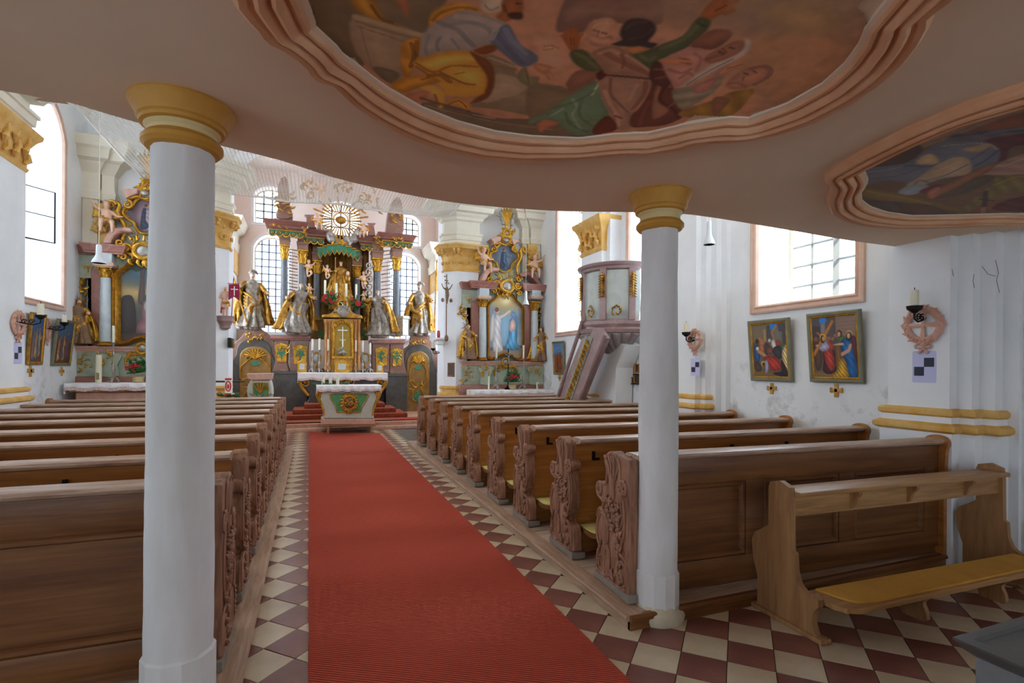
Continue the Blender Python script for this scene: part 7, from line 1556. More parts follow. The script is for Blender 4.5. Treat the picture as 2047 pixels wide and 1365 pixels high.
# ------------------------------------------------------------------ chest at the lower right
A0 = PZ(1904, 1273, .62); bx = thing('dark_chest', (A0.x + .6, A0.y - .5, 0), 'dark grey chest with moulded lid at the lower right corner of the picture', 'chest')
ch_m = mat('grey_black_chest', '#4a4a48', '#5d5c58', 5, .35, bump=.2)
x0, x1, y1, y0 = A0.x, A0.x + 1.3, A0.y, A0.y - .7
M().box(x0 + .05, x1 - .05, y0 + .05, y1 - .05, 0, .575).build('body', mat('chest_body_grey', '#77787a', '#8a8b8c', 4, .6), bx)
R = []
for i_, z in ((.05, .56), (.02, .585), (.01, .60), (.0, .612), (.0, .62), (.045, .626), (.055, .615), (.075, .613)): R.append([(x0 + i_, y0 + i_, z), (x1 - i_, y0 + i_, z), (x1 - i_, y1 - i_, z), (x0 + i_, y1 - i_, z)])
M().rings(R).build('lid', ch_m, bx, 20)
# ------------------------------------------------------------------ protective net under the nave vault
m = M(); zn = 5.2; nx0, nx1, ny0, ny1 = -3.05, 3.02, 4.0, 12.15
def nz(x, y): e = min(x - nx0, nx1 - x, ny1 - y, 2.5); return zn - .10 * math.sin(min(1, max(0, e) / 2.5) * PI / 2) + .05 * noise.noise((x * 1.1, y * 1.1, 0)) + .02 * math.sin(x * 3)
def strand(p, q, w):
    n = max(3, int((Vector(q) - Vector(p)).length / .45)); R = []
    d = (Vector(q) - Vector(p)).normalized(); s_ = Vector((-d.y, d.x)) * w
    for k in range(n + 1): x = p[0] + (q[0] - p[0]) * k / n; y = p[1] + (q[1] - p[1]) * k / n; z = nz(x, y); R.append([(x - s_.x, y - s_.y, z), (x + s_.x, y + s_.y, z), (x, y, z + w)])
    m.rings(R, True, False)
k = nx0
while k < nx1: strand((k, ny0), (k, ny1), .0055); k += .062
k = ny0
while k < ny1: strand((nx0, k), (nx1, k), .0055); k += .062
net = thing('safety_net', (0, 8, 5.2), 'fine white protective net stretched under the vault before the chancel', 'net')
o = m.build('net_mesh', mat('white_net_cord', '#f0ece4', rough=.8), net); tag(o, kind='stuff')
m = M(); P = [(nx0, ny0), (nx0, ny1), (nx1, ny1), (nx1, ny0)]
for (a, b) in zip(P[:-1], P[1:]): m.tube([(a[0] + (b[0] - a[0]) * t / 12, a[1] + (b[1] - a[1]) * t / 12, nz(a[0] + (b[0] - a[0]) * t / 12, a[1] + (b[1] - a[1]) * t / 12) + .01) for t in range(13)], .022, 6)
m.build('edge_rope', mat('white_net_cord', '#f0ece4'), net)

# hairline cracks in the plaster at the top of the near right pilaster
for k, L in enumerate((((1963, 532), (1975, 548), (1990, 552)), ((1990, 520), (1996, 545), (1992, 560), (1998, 585)), ((1903, 538), (1906, 552)), ((1947, 548), (1945, 562), (1948, 575)))):
    xx = XR - .34 + .09 * (0 if L[0][0] < 1912 else 1 if L[0][0] < 1950 else 2); P = [PX(u, v, xx - .002) for u, v in L]
    M().tube(P, .0025, 4).build('crack', mat('crack_shadow', '#8f857c', rough=.9), wall_right)
# open casement of the far left window and of the far right window
for (fx, yy, z0, z1, lb) in ((XL + .05, 9.92, 3.55, 4.35, 0),):
    m = M(); A_ = [(fx - .1, yy, z0), (fx - .1, yy, z1), (fx + .18, yy + .34, z1), (fx + .18, yy + .34, z0)]; m.tube(A_ + [A_[0]], .014, 5); m.tube([((A_[0][i] + A_[1][i]) / 2) for i in range(3)] and [tuple((A_[0][i] + A_[1][i]) / 2 for i in range(3)), tuple((A_[2][i] + A_[3][i]) / 2 for i in range(3))], .007, 4); sh_ = m.build('casement', iron, bpy.data.objects['window_7'])
# ------------------------------------------------------------------ gallery ceiling frescoes with moulded frames
def F3(*P): return [(500 + a * .4885, b * .4885) for a, b in P]
def F4(*P): return [(1500 + a * .3664, b * .3664) for a, b in P]
def wz(L, z=ZC): return [tuple(PZ(u, v, z))[:2] for u, v in L]
outA = wz([(462, -12)] + F3((0, 65), (28, 75), (32, 122), (60, 130), (95, 145), (150, 175), (210, 225), (250, 290), (330, 305), (360, 340), (420, 400), (520, 470), (650, 540), (800, 595), (950, 625), (1100, 635), (1300, 625), (1550, 603), (1600, 610), (1780, 582), (1830, 558), (1950, 555), (2047, 545)) + F4((200, 680), (370, 620), (560, 520), (760, 380), (880, 260), (960, 150), (1005, 60), (1010, -10)))
inA = wz([(605, -20)] + F3((255, 0), (262, 95), (330, 150), (380, 215), (430, 230), (480, 290), (560, 350), (700, 430), (850, 490), (1000, 530), (1150, 550), (1350, 558), (1580, 530), (1630, 535), (1760, 505), (1820, 465), (2047, 475)) + F4((0, 610), (200, 555), (400, 440), (520, 330), (600, 220), (632, 140), (610, 70), (560, 30), (600, 0), (640, -30)))
def close_mirror(P, yc): return P + [(x, 2 * yc - y) for x, y in reversed(P)]
yc = min(outA[0][1], outA[-1][1]) - .25
def ringpair(a, b, n): return rs([(x, y, 0) for x, y in a], n, True), rs([(x, y, 0) for x, y in b], n, True)
def fresco(outl, innl, n, name, label, paint, ncol, nrow, region):
    r = thing(name, (sum(p[0] for p in innl) / len(innl), sum(p[1] for p in innl) / len(innl), ZC), label, 'ceiling painting')
    # match inner to outer by nearest direction: resample the inner outline, pair by arclength
    O = rs([(x, y, 0) for x, y in outl], n, True); I = []
    IN = rs([(x, y, 0) for x, y in innl], n * 2, True); j = 0
    for p in O:
        best = min(range(j, min(j + 60, len(IN))) if I else range(len(IN) if False else 40), key=lambda k: (IN[k] - p).length + .002 * (k - j)); j = best; I.append(IN[best])
    prof = [(.06, 0), (.06, .02), (.10, .034), (.17, .036), (.20, .022), (.24, .022), (.29, .045), (.36, .056), (.42, .05), (.44, .034), (.48, .033), (.52, .05), (.60, .06), (.66, .054), (.68, .038), (.73, .036), (.77, .046), (.88, .05), (.94, .04), (.96, .025), (1.0, .018), (1.0, 0)]
    R = []
    for t, h in prof: R.append([(i.x + (o.x - i.x) * t, i.y + (o.y - i.y) * t, ZC - h) for i, o in zip(I, O)])
    M().rings(R, True, False).build('moulded_frame', orangest, r, 35)
    R = [[(i.x + (o.x - i.x) * t, i.y + (o.y - i.y) * t, ZC - h) for i, o in zip(I, O)] for t, h in ((-.03, .0), (-.03, .014), (.07, .02), (.07, 0))]
    M().rings(R, True, False).build('inner_fillet', gallery_pl, r, 35)
    x0, x1, y0, y1 = region
    outline = [((x - x0) / (x1 - x0), (y - y0) / (y1 - y0)) for x, y in innl]
    pt = paint(x0, x1, y0, y1, ncol, nrow); pt.build('painted_field', lambda a, b: (x0 + (x1 - x0) * a, y0 + (y1 - y0) * b, ZC - .006), r, outline, rough=.8)
    return r
OA = close_mirror(outA, yc); IA = close_mirror(inA, yc)
def G2(*P): return [(620 + a * .372, b * .372) for a, b in P]
def G3(*P): return [(1080 + a * .35714, b * .35714) for a, b in P]
def G4(*P): return [(1640 + a * .3126, 180 + b * .3126) for a, b in P]
def mural(seed, x0, x1, y0, y1, nc, nr, base, G, items, k=(3.5, 3.6, 3.5)):
    """items: (grid, points, colour[, folds]) areas, or ('l', grid, points, width px, colour) brush lines"""
    p = Paint(nc, nr, base, seed, .07); p.softk = .35; p.asp = (y1 - y0) / (x1 - x0); rd = random.Random(seed)
    N = lambda L: [((x - x0) / (x1 - x0), (y - y0) / (y1 - y0)) for x, y in wz(L)]
    for it in items:
        if it[0] == 'l': p.line(N(smooth2(it[1](*it[2]), 3, False)), it[3] * .0022 / (x1 - x0), it[4], it[5] if len(it) > 5 else .62)
        elif it[0] == 's': p.poly(N(it[1](*it[2])), it[3], .08, .1)
        else: p.poly(N(it[0](*it[1])), it[2], .16, .01, folds=it[3] if len(it) > 3 else 0, ang=rd.uniform(.2, 2.6), fs=rd.uniform(90, 140))
    f = p.field(40) + .6 * p.field(90); p.c = np.clip(p.c * (1 + .10 * f)[..., None], 0, 1)
    l = np.where(p.c <= .04045, p.c / 12.92, ((p.c + .055) / 1.055) ** 2.4) * np.array(k); l = np.clip(l, 0, .92)
    p.c = np.where(l <= .0031308, l * 12.92, 1.055 * l ** (1 / 2.4) - .055); return p
def paintA(x0, x1, y0, y1, nc, nr):
    D = '#4c2a12'
    it = [
    (G2, ((0, -60), (300, -60), (300, 80), (250, 90), (290, 340), (200, 290), (20, 130)), '#4a3a28'), (G2, ((230, -60), (720, -60), (640, 120), (600, 170), (240, 70)), '#503f2d'),
    (G2, ((240, 65), (600, 170), (590, 200), (490, 230), (500, 400), (440, 445), (250, 280)), '#6b543f'), ('l', G2, ((240, 80), (420, 130), (600, 182)), 5, '#7d664e'), ('l', G2, ((245, 105), (420, 158), (590, 205)), 3, '#54422f'), ('l', G2, ((250, 130), (400, 180), (500, 215)), 2, '#54422f'), ('l', G2, ((270, 130), (300, 250), (330, 340)), 2, '#5b4733'),
    (G2, ((350, 350), (450, 370), (480, 400), (430, 440), (350, 380)), '#4a3c2c'),
    (G2, ((930, 290), (1100, 340), (1110, 400), (1240, 440), (1400, 480), (1400, 640), (1000, 580), (860, 560), (940, 500)), '#5f4c38'), (G2, ((970, 390), (1160, 430), (1150, 480), (1050, 520), (920, 540)), '#77604a'), ('l', G2, ((960, 300), (1100, 350)), 3, '#7a624a'), ('l', G2, ((975, 340), (1110, 370)), 2, '#4c3b2b'), (G2, ((1110, 400), (1150, 350), (1220, 340), (1230, 420), (1200, 460), (1140, 440)), '#564a30'), ('l', G2, ((1160, 360), (1175, 440)), 2, '#3f3622'),
    (G2, ((600, 540), (860, 590), (1040, 630), (1500, 640), (1500, 740), (740, 660)), '#4e3d2d'), ('l', G2, ((620, 560), (860, 620), (1040, 655), (1300, 690)), 3, '#6b563f'), ('l', G2, ((880, 610), (990, 630)), 3, '#85694a'), ('l', G2, ((875, 618), (985, 640)), 2, '#2c1c12'),
    (G3, ((-60, 470), (160, 500), (300, 440), (330, 500), (100, 600), (-60, 660)), '#5a4632'),
    (G2, ((210, -40), (330, -40), (400, 90), (490, 130), (430, 120), (260, 60)), '#6e4818', .1), (G2, ((440, -40), (520, -40), (530, 80), (500, 60)), '#6b4028'), ('l', G2, ((330, 20), (380, 90), (440, 110)), 3, '#40260e'),
    (G3, ((90, 160), (110, 60), (200, -50), (640, -50), (690, 90), (640, 130), (440, 120), (300, 100), (240, 170), (150, 170)), '#5a3d31'), (G3, ((120, 60), (220, 10), (400, 40), (600, 20), (640, 90), (460, 90), (300, 70), (160, 120)), '#644536'),
    ('s', G3, ((640, -60), (1400, -60), (1950, -60), (1950, 400), (1700, 560), (1300, 620), (1290, 380), (1060, 180), (700, 120)), '#6f523e'), ('s', G3, ((1100, 260), (1400, 160), (1750, 220), (1600, 460), (1300, 560), (1200, 480)), '#80573b'), ('s', G3, ((1150, 20), (1400, -10), (1700, 60), (1500, 150), (1250, 130)), '#6a5440'), ('s', G3, ((1300, 60), (1500, 30), (1640, 110), (1480, 170)), '#7c5a38'),
    (G3, ((0, 180), (120, 190), (200, 260), (180, 360), (-60, 420), (-60, 200)), '#8c5f48'), (G3, ((10, 240), (60, 230), (110, 250), (90, 300), (40, 300)), '#94664a'), ('l', G3, ((20, 250), (60, 245), (100, 260)), 2, '#6a4030'), ('l', G3, ((20, 270), (70, 265)), 2, '#6a4030'),
    # kneeling man
    (G2, ((640, 120), (650, 60), (720, 20), (800, 5), (900, 30), (920, 50), (840, 50), (760, 60), (690, 100)), '#86581c', .08), ('l', G2, ((660, 100), (700, 60), (800, 30), (890, 40)), 3, '#583210'),
    (G2, ((585, 290), (590, 210), (640, 140), (740, 80), (830, 45), (960, 80), (1060, 120), (1080, 180), (1000, 230), (900, 240), (870, 265), (700, 270), (600, 300)), '#6e5f55'), ('l', G2, ((690, 110), (790, 150), (840, 200), (880, 240)), 5, '#4d4644'), ('l', G2, ((720, 130), (860, 110), (960, 150), (975, 200)), 4, '#55504e'), ('l', G2, ((700, 190), (680, 230), (690, 265)), 3, '#4d4846'), ('l', G2, ((640, 180), (620, 240), (625, 280)), 3, '#57504c'), ('l', G2, ((790, 80), (900, 90), (1010, 130)), 6, '#7d6c60'), ('l', G2, ((760, 200), (800, 250)), 3, '#504a48'),
    (G2, ((1050, 120), (1090, 160), (1130, 230), (1220, 290), (1210, 330), (1130, 350), (1050, 290), (980, 230), (970, 190)), '#45454e'), ('l', G2, ((1000, 170), (1040, 220), (1100, 290), (1140, 330)), 5, '#383842'), ('l', G2, ((1050, 150), (1090, 210), (1160, 280)), 5, '#5b5b62'), ('l', G2, ((1000, 150), (975, 200)), 5, '#7a6c62'),
    (G2, ((880, 260), (980, 230), (1000, 260), (930, 285)), '#55290f'), (G2, ((490, 235), (590, 195), (580, 300), (560, 330), (540, 400), (500, 400)), '#7d5018', .1), ('l', G2, ((545, 225), (560, 290), (540, 350)), 4, '#4a2a0c'), ('l', G2, ((575, 215), (570, 290)), 4, D),
    (G2, ((560, 320), (700, 270), (860, 265), (940, 310), (985, 350), (980, 420), (950, 490), (900, 510), (780, 510), (720, 500), (700, 450), (640, 410), (570, 350)), '#8c5d1f'), (G2, ((600, 330), (720, 290), (850, 285), (900, 320), (760, 330), (660, 360)), '#9c6e2e'), (G2, ((740, 350), (880, 360), (930, 400), (920, 460), (840, 440), (760, 400)), '#9a6a2a'),
    (G2, ((860, 268), (930, 300), (985, 350), (988, 450), (950, 520), (860, 550), (900, 512), (945, 470), (950, 400), (900, 330)), '#4f2812'),
    (G2, ((435, 450), (500, 410), (620, 400), (700, 430), (590, 460), (500, 492)), '#7d5016', .08), (G2, ((690, 440), (780, 430), (900, 460), (940, 490), (880, 512), (760, 505)), '#8f6022'), ('l', G2, ((570, 330), (660, 380), (760, 345), (900, 350)), 3, '#5c3610'), ('l', G2, ((700, 380), (750, 405), (830, 440), (885, 446)), 3, '#4a2a0c'), ('l', G2, ((640, 400), (700, 395), (750, 430)), 6, '#55300e'), ('l', G2, ((780, 390), (830, 380)), 2, '#5c3610'), ('l', G2, ((570, 350), (640, 400), (600, 420)), 3, '#5c3610'),
    (G2, ((590, 465), (660, 450), (720, 490), (720, 560), (690, 572), (660, 500)), '#96682c'), (G2, ((720, 560), (790, 520), (862, 560), (830, 590), (790, 556)), '#8a5a20'), ('l', G2, ((670, 500), (690, 560)), 3, '#5c3610'), ('l', G2, ((740, 555), (800, 535), (840, 570)), 2, '#4a2a0c'), (G2, ((510, 500), (590, 480), (640, 490), (600, 540), (540, 530)), '#7a4c34'), ('l', G2, ((600, 520), (660, 540), (850, 590)), 5, '#3a2a20'),
    (G2, ((915, 10), (940, -30), (1040, -40), (1065, 10), (1030, 45), (960, 62), (920, 42)), '#86705c'), ('l', G2, ((940, 20), (970, 45), (1010, 30)), 2, '#5f4c3c'), (G2, ((1030, 0), (1070, -50), (1130, -30), (1146, 15), (1136, 62), (1100, 80), (1050, 108), (1000, 80), (1030, 50)), '#6a3a1e'), (G2, ((1062, 62), (1130, 56), (1144, 78), (1130, 94), (1080, 90)), '#2c1a14'), ('l', G2, ((1040, 20), (1050, 50)), 3, '#4a2412'), ('l', G2, ((1110, 8), (1132, 10)), 2, '#2c1a14'),
    (G2, ((1205, 330), (1250, 335), (1300, 350), (1290, 370), (1262, 390), (1230, 380), (1200, 350)), '#7d5034'), ('l', G2, ((1250, 345), (1310, 358)), 3, '#7d5034'), ('l', G2, ((1262, 372), (1290, 385), (1305, 402)), 3, '#7d5034'), ('l', G2, ((1256, 376), (1272, 395), (1284, 416)), 3, '#744a30'),
    # pale bearded man
    (G3, ((190, 260), (280, 190), (440, 200), (440, 270), (300, 300), (230, 290)), '#82563f'), (G3, ((270, 205), (285, 130), (330, 95), (400, 92), (436, 140), (432, 200), (380, 245), (310, 245)), '#8c6048'), (G3, ((265, 190), (300, 185), (350, 200), (400, 190), (400, 235), (330, 250), (280, 235)), '#7c5240', .1), ('l', G3, ((300, 158), (330, 166)), 2, '#5a3426'), ('l', G3, ((345, 172), (372, 180)), 2, '#5a3426'), ('l', G3, ((330, 165), (318, 192)), 2, '#6f4432'), ('l', G3, ((300, 140), (330, 120), (380, 120)), 2, '#a07458'),
    # woman with raised arms, seen from behind
    (G3, ((150, 450), (200, 390), (290, 380), (340, 410), (310, 435), (180, 500), (150, 482)), '#5f3a2a'), (G3, ((125, 195), (150, 160), (200, 165), (222, 195), (210, 260), (180, 282), (152, 250)), '#6b3818'),
    ('l', G3, ((155, 220), (140, 200), (124, 190)), 4, '#6b3818'), ('l', G3, ((165, 200), (152, 158)), 4, '#6f3c1a'), ('l', G3, ((180, 200), (172, 150)), 4, '#6b3818'), ('l', G3, ((195, 205), (192, 150)), 4, '#6f3c1a'), ('l', G3, ((208, 215), (230, 182)), 4, '#6b3818'), ('l', G3, ((170, 200), (175, 240)), 1.5, '#4a220e'), ('l', G3, ((188, 205), (188, 240)), 1.5, '#4a220e'),
    (G3, ((0, 640), (60, 600), (180, 520), (340, 440), (345, 540), (385, 640), (320, 690), (290, 745), (170, 742), (100, 685), (20, 665), (-60, 690), (-60, 665)), '#4a5740'), ('l', G3, ((335, 450), (290, 520)), 3, '#7d8a66'), ('l', G3, ((180, 545), (205, 590), (180, 640), (230, 720)), 3, '#66725a'), ('l', G3, ((60, 600), (200, 560), (300, 500)), 4, '#3a4632'), ('l', G3, ((140, 620), (170, 690), (270, 735)), 4, '#38432f'), ('l', G3, ((230, 560), (220, 640), (290, 700)), 4, '#3c4733'), ('l', G3, ((60, 640), (130, 600)), 3, '#66725a'), (G3, ((-20, 690), (30, 660), (105, 682), (40, 712), (0, 732)), '#7d4c34'),
    (G3, ((340, 420), (610, 430), (600, 500), (540, 600), (505, 640), (500, 712), (430, 715), (400, 640), (345, 540), (330, 480)), '#745240'), ('l', G3, ((395, 430), (395, 520), (450, 580), (490, 620)), 3, '#4f3024'), ('l', G3, ((590, 450), (580, 520), (520, 600)), 5, '#5a3020'), ('l', G3, ((360, 500), (390, 570), (430, 640), (440, 700)), 4, '#8a6650'), ('l', G3, ((540, 470), (500, 550)), 4, '#86604a'), ('l', G3, ((420, 640), (455, 655)), 3, '#3c1c14'),
    (G3, ((290, 735), (320, 680), (385, 640), (430, 715), (340, 742)), '#45190f'), (G3, ((630, 350), (690, 345), (735, 460), (770, 540), (802, 640), (700, 692), (600, 702), (508, 702), (508, 640), (560, 590), (620, 480)), '#4a2216'), (G3, ((650, 480), (680, 470), (660, 560), (720, 610), (640, 660), (625, 600)), '#6b4430'), ('l', G3, ((700, 470), (670, 550), (740, 600), (780, 650)), 4, '#321008'), ('l', G3, ((610, 560), (570, 640), (560, 690)), 4, '#5f2c1c'), ('l', G3, ((690, 420), (730, 480)), 3, '#6b3c2c'), ('l', G3, ((760, 560), (720, 590)), 3, '#6b3c2c'),
    (G3, ((165, 292), (200, 268), (262, 280), (355, 372), (350, 388), (260, 386), (190, 342)), '#38361e'), ('l', G3, ((200, 290), (260, 320), (320, 375)), 4, '#4a4a2a'), (G3, ((315, 402), (370, 372), (384, 400), (330, 442)), '#35160e'),
    (G3, ((480, 290), (600, 270), (700, 230), (800, 190), (870, 100), (920, 78), (952, 100), (940, 150), (860, 230), (760, 290), (660, 335), (630, 385), (560, 345)), '#37361f'), ('l', G3, ((680, 260), (800, 210), (880, 130)), 5, '#4c4c2e'), ('l', G3, ((560, 300), (610, 330), (640, 310)), 4, '#4a4a2c'), ('l', G3, ((880, 120), (930, 140)), 2, '#23220f'),
    (G3, ((470, 262), (560, 243), (600, 270), (520, 292)), '#80502c'), (G3, ((280, 295), (370, 248), (450, 258), (520, 305), (600, 375), (652, 400), (620, 432), (520, 422), (380, 412), (340, 370), (310, 330)), '#6d4a38'), ('l', G3, ((370, 290), (440, 330), (560, 385), (640, 412)), 6, '#5a3022'), ('l', G3, ((450, 290), (470, 330), (460, 370)), 3, '#54301f'), ('l', G3, ((330, 290), (400, 270), (440, 290)), 4, '#83604a'), ('l', G3, ((480, 300), (560, 350), (620, 395)), 3, '#86604a'), ('l', G3, ((372, 412), (520, 424), (640, 436)), 3, '#2c1009'),
    (G3, ((630, 345), (680, 340), (700, 375), (735, 440), (700, 480), (640, 460), (610, 420)), '#3a1a12'), ('l', G3, ((640, 380), (690, 380)), 3, '#6b3c2c'), ('l', G3, ((650, 430), (700, 420)), 3, '#5f3022'),
    (G3, ((445, 180), (468, 122), (520, 94), (600, 100), (645, 132), (642, 175), (605, 222), (655, 235), (620, 262), (560, 248), (500, 252), (400, 240), (455, 215)), '#291c19'), ('l', G3, ((480, 150), (530, 115), (590, 115)), 4, '#3c2c26'), ('l', G3, ((500, 210), (580, 190), (630, 150)), 3, '#38281f'),
    (G3, ((898, 75), (940, 15), (1000, -30), (1050, -20), (1040, 40), (965, 96), (915, 88)), '#6f3b1c'), ('l', G3, ((990, 35), (1050, 10), (1098, -4)), 5, '#6f3b1c'), ('l', G3, ((990, 55), (1040, 62), (1074, 50)), 5, '#6a3818'), ('l', G3, ((1000, 42), (1070, 30)), 5, '#74401e'), ('l', G3, ((980, 50), (1040, 20)), 1.5, '#3a1a0c'),
    # figures on the right
    (G3, ((838, 242), (940, 165), (1040, 155), (1072, 190), (985, 262), (900, 264)), '#5c3626', .1), (G3, ((690, 320), (850, 258), (945, 290), (900, 370), (840, 450), (760, 475), (700, 400)), '#85584a'), ('l', G3, ((720, 380), (790, 400), (840, 380)), 4, '#6b3f30'), ('l', G3, ((780, 430), (830, 400), (860, 420)), 3, '#6b3f30'), ('l', G3, ((860, 290), (900, 320), (870, 390)), 3, '#6f4636'), (G3, ((665, 325), (780, 308), (850, 330), (830, 360), (780, 356), (700, 352)), '#8a5638'), ('l', G3, ((790, 340), (845, 350)), 2, '#5f3020'), ('l', G3, ((780, 318), (835, 325)), 2, '#5f3020'),
    (G3, ((780, 485), (830, 440), (960, 345), (1090, 298), (1140, 240), (1146, 205), (1180, 225), (1162, 285), (1080, 335), (960, 402)), '#887264'), ('l', G3, ((820, 465), (950, 385), (1080, 320)), 2, '#57443a'), (G3, ((930, 305), (1000, 262), (1090, 220), (1140, 225), (1128, 272), (1060, 312), (970, 345), (920, 335)), '#6f4430'), ('l', G3, ((1000, 280), (1025, 290)), 2, '#2f1810'), ('l', G3, ((1060, 255), (1085, 262)), 2, '#2f1810'), ('l', G3, ((1020, 262), (1040, 285), (1020, 300)), 2, '#4a2818'), ('l', G3, ((940, 320), (1000, 300)), 5, '#4f3022'),
    (G3, ((735, 500), (850, 472), (1000, 418), (1022, 440), (965, 512), (835, 592), (780, 602)), '#655643', .08), (G3, ((850, 480), (940, 440), (1000, 420), (960, 480), (880, 515)), '#7a4c40'), (G3, ((985, 392), (1060, 350), (1140, 340), (1110, 365), (1060, 395), (1000, 420)), '#85553c'), ('l', G3, ((1050, 375), (1130, 350)), 2, '#5f3626'),
    (G3, ((785, 645), (800, 608), (980, 550), (1060, 510), (1180, 488), (1186, 522), (1080, 635), (960, 646)), '#6b4a1c', .1), (G3, ((970, 540), (1030, 535), (1060, 560), (980, 640), (960, 600)), '#5f3a28'), (G3, ((1040, 480), (1060, 435), (1120, 390), (1200, 362), (1285, 366), (1284, 420), (1200, 465), (1120, 492)), '#7a4e3a'), ('l', G3, ((1180, 375), (1250, 362), (1290, 385), (1270, 425), (1200, 465)), 5, '#5c3828'), ('l', G3, ((1140, 400), (1165, 410)), 2, '#3a2018'), ('l', G3, ((1190, 385), (1210, 400)), 2, '#3a2018'), ('l', G3, ((1140, 420), (1130, 445)), 2, '#5c3828'), ('l', G3, ((1060, 460), (1110, 455), (1150, 480)), 4, '#66402f'),
    ]
    return mural(21, x0, x1, y0, y1, nc, nr, '#80563f', None, it)
xsA = [p[0] for p in inA]; ysA = [p[1] for p in inA]
fresco(OA, IA, 200, 'ceiling_fresco', 'large oval ceiling fresco of kneeling robed people in a salmon moulded frame', paintA, 720, 280, (min(xsA) - .02, max(xsA) + .02, yc, max(ysA) + .03))
outB = wz(F4((1493, 445), (1150, 560), (850, 690), (600, 820), (450, 910), (385, 952), (400, 965), (435, 1000), (412, 1080), (432, 1140), (500, 1180), (600, 1205), (800, 1220), (1100, 1215), (1493, 1195)))
inB = wz(F4((1493, 560), (1430, 580), (1150, 655), (850, 795), (612, 917), (640, 960), (632, 1000), (602, 1040), (606, 1085), (650, 1120), (740, 1150), (880, 1170), (1150, 1165), (1493, 1155)))
xm = max(outB[0][0], outB[-1][0]) + .35
def cmx(P): return P + [(2 * xm - x, y) for x, y in reversed(P)]
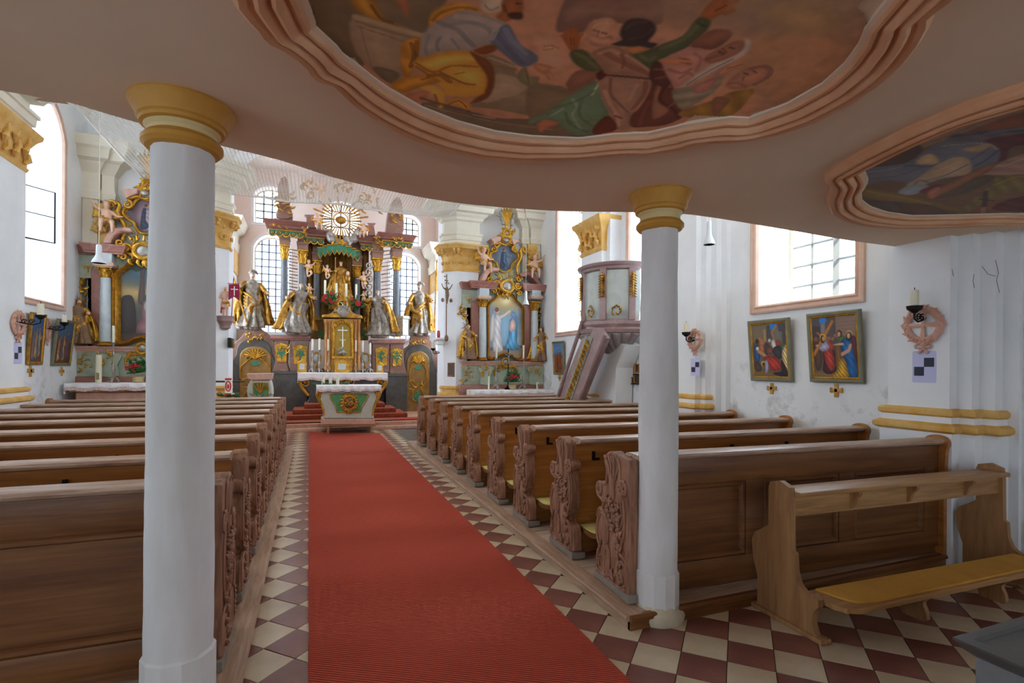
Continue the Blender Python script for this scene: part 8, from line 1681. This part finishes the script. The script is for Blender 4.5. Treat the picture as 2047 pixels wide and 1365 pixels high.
def paintB(x0, x1, y0, y1, nc, nr):
    it = [
    (G4, ((560, 345), (860, 200), (1220, 95), (1500, 20), (1500, 120), (1302, 155), (960, 265), (640, 365)), '#5c4634'), (G4, ((950, 255), (1302, 130), (1700, 60), (1700, 180), (1302, 225), (1000, 275)), '#5a3018'), ('l', G4, ((640, 350), (900, 250), (1200, 130)), 4, '#4a3828'),
    (G4, ((260, 492), (560, 342), (655, 372), (560, 455), (290, 505)), '#2f1c12'), (G4, ((500, 600), (700, 560), (1060, 470), (1302, 420), (1700, 400), (1700, 780), (900, 790), (600, 700)), '#48321f'), (G4, ((860, 590), (1060, 540), (1110, 560), (940, 650), (700, 690)), '#3a2b1e'),
    (G4, ((800, 325), (870, 270), (1302, 225), (1600, 190), (1600, 270), (1100, 320), (900, 335)), '#3c3236', .1), ('l', G4, ((850, 290), (1000, 270), (1302, 250)), 4, '#251b1e'), ('l', G4, ((1060, 270), (1302, 235)), 4, '#55505a'), (G4, ((1050, 315), (1302, 270), (1600, 250), (1600, 320), (1240, 350), (1190, 430), (1125, 450), (1152, 370)), '#380f0f', .12),
    (G4, ((260, 505), (540, 460), (700, 360), (800, 320), (1050, 325), (1140, 370), (1135, 450), (1000, 500), (940, 525), (700, 592), (560, 665), (495, 650), (560, 590), (400, 575), (285, 600)), '#444249'), ('l', G4, ((290, 520), (450, 500), (560, 470)), 5, '#55545c'), ('l', G4, ((300, 560), (480, 545), (640, 490)), 5, '#34333c'), ('l', G4, ((545, 475), (700, 482), (800, 440)), 5, '#272a38'), ('l', G4, ((780, 350), (900, 340), (1060, 335), (1130, 372)), 2, '#7c6c58'), ('l', G4, ((990, 480), (1060, 440), (1110, 400), (1130, 380)), 4, '#22273a'), ('l', G4, ((960, 440), (1010, 410), (1070, 370)), 4, '#2c3040'),
    (G4, ((605, 462), (690, 398), (752, 430), (742, 467)), '#7a6448'), (G4, ((905, 372), (1040, 338), (1095, 342), (1010, 392)), '#6a5640'), (G4, ((700, 500), (800, 440), (900, 418), (962, 450), (958, 520), (880, 545), (760, 562), (610, 622), (550, 600), (620, 560)), '#75604a'), ('l', G4, ((660, 575), (780, 545), (860, 510), (940, 470)), 4, '#2c3448'), ('l', G4, ((600, 600), (640, 570), (700, 590)), 4, '#38405a'), ('l', G4, ((720, 520), (820, 480), (900, 450)), 3, '#8a745a'), (G4, ((495, 650), (560, 605), (640, 600), (700, 610), (640, 650), (560, 668)), '#5d6068'),
    (G4, ((700, 655), (1060, 478), (1085, 500), (735, 682)), '#5f3a22'), (G4, ((630, 645), (720, 602), (775, 600), (742, 652)), '#4a1814'), (G4, ((690, 640), (760, 610), (770, 640), (720, 690), (690, 670)), '#6f4436'),
    (G4, ((1070, 520), (1130, 470), (1302, 400), (1700, 350), (1700, 540), (1080, 535)), '#6a4e40', .08), ('l', G4, ((1130, 480), (1200, 470), (1302, 430)), 4, '#83645a'), ('l', G4, ((1240, 400), (1302, 350)), 4, '#4a3028'),
    (G4, ((1090, 605), (1120, 550), (1290, 532), (1700, 520), (1700, 620), (1160, 655), (960, 772), (880, 775)), '#4f3f1c', .1), ('l', G4, ((1110, 600), (1250, 550), (1302, 545)), 5, '#6b5728'), (G4, ((255, 618), (420, 640), (700, 700), (905, 760), (890, 778), (600, 722), (285, 680)), '#4f3d16'), ('l', G4, ((300, 640), (520, 680), (700, 720)), 4, '#66501c'), (G4, ((240, 700), (560, 718), (820, 782), (600, 800), (300, 770)), '#33281e', .08), (G4, ((500, 725), (700, 730), (800, 780), (600, 800)), '#3c2a20'),
    (G4, ((935, 785), (1302, 648), (1700, 560), (1700, 620), (1302, 690), (1060, 765)), '#55301c'), (G4, ((1100, 740), (1302, 670), (1700, 640), (1700, 760), (1200, 770)), '#3c1612', .1),
    ('l', G4, ((1058, 642), (1046, 775)), 6, '#1c120c'), ('l', G4, ((1020, 690), (1110, 704)), 5, '#2a1a12'), ('l', G4, ((1046, 745), (1042, 778)), 6, '#7a5c34'),
    ]
    return mural(31, x0, x1, y0, y1, nc, nr, '#45301f', None, it)
fresco(cmx(outB), cmx(inB), 160, 'ceiling_fresco', 'smaller ceiling fresco at right with a blue robed lying figure in salmon frame', paintB, 400, 150, (min(p[0] for p in inB) - .02, xm + .6, min(p[1] for p in inB) - .02, max(p[1] for p in inB) + .03))
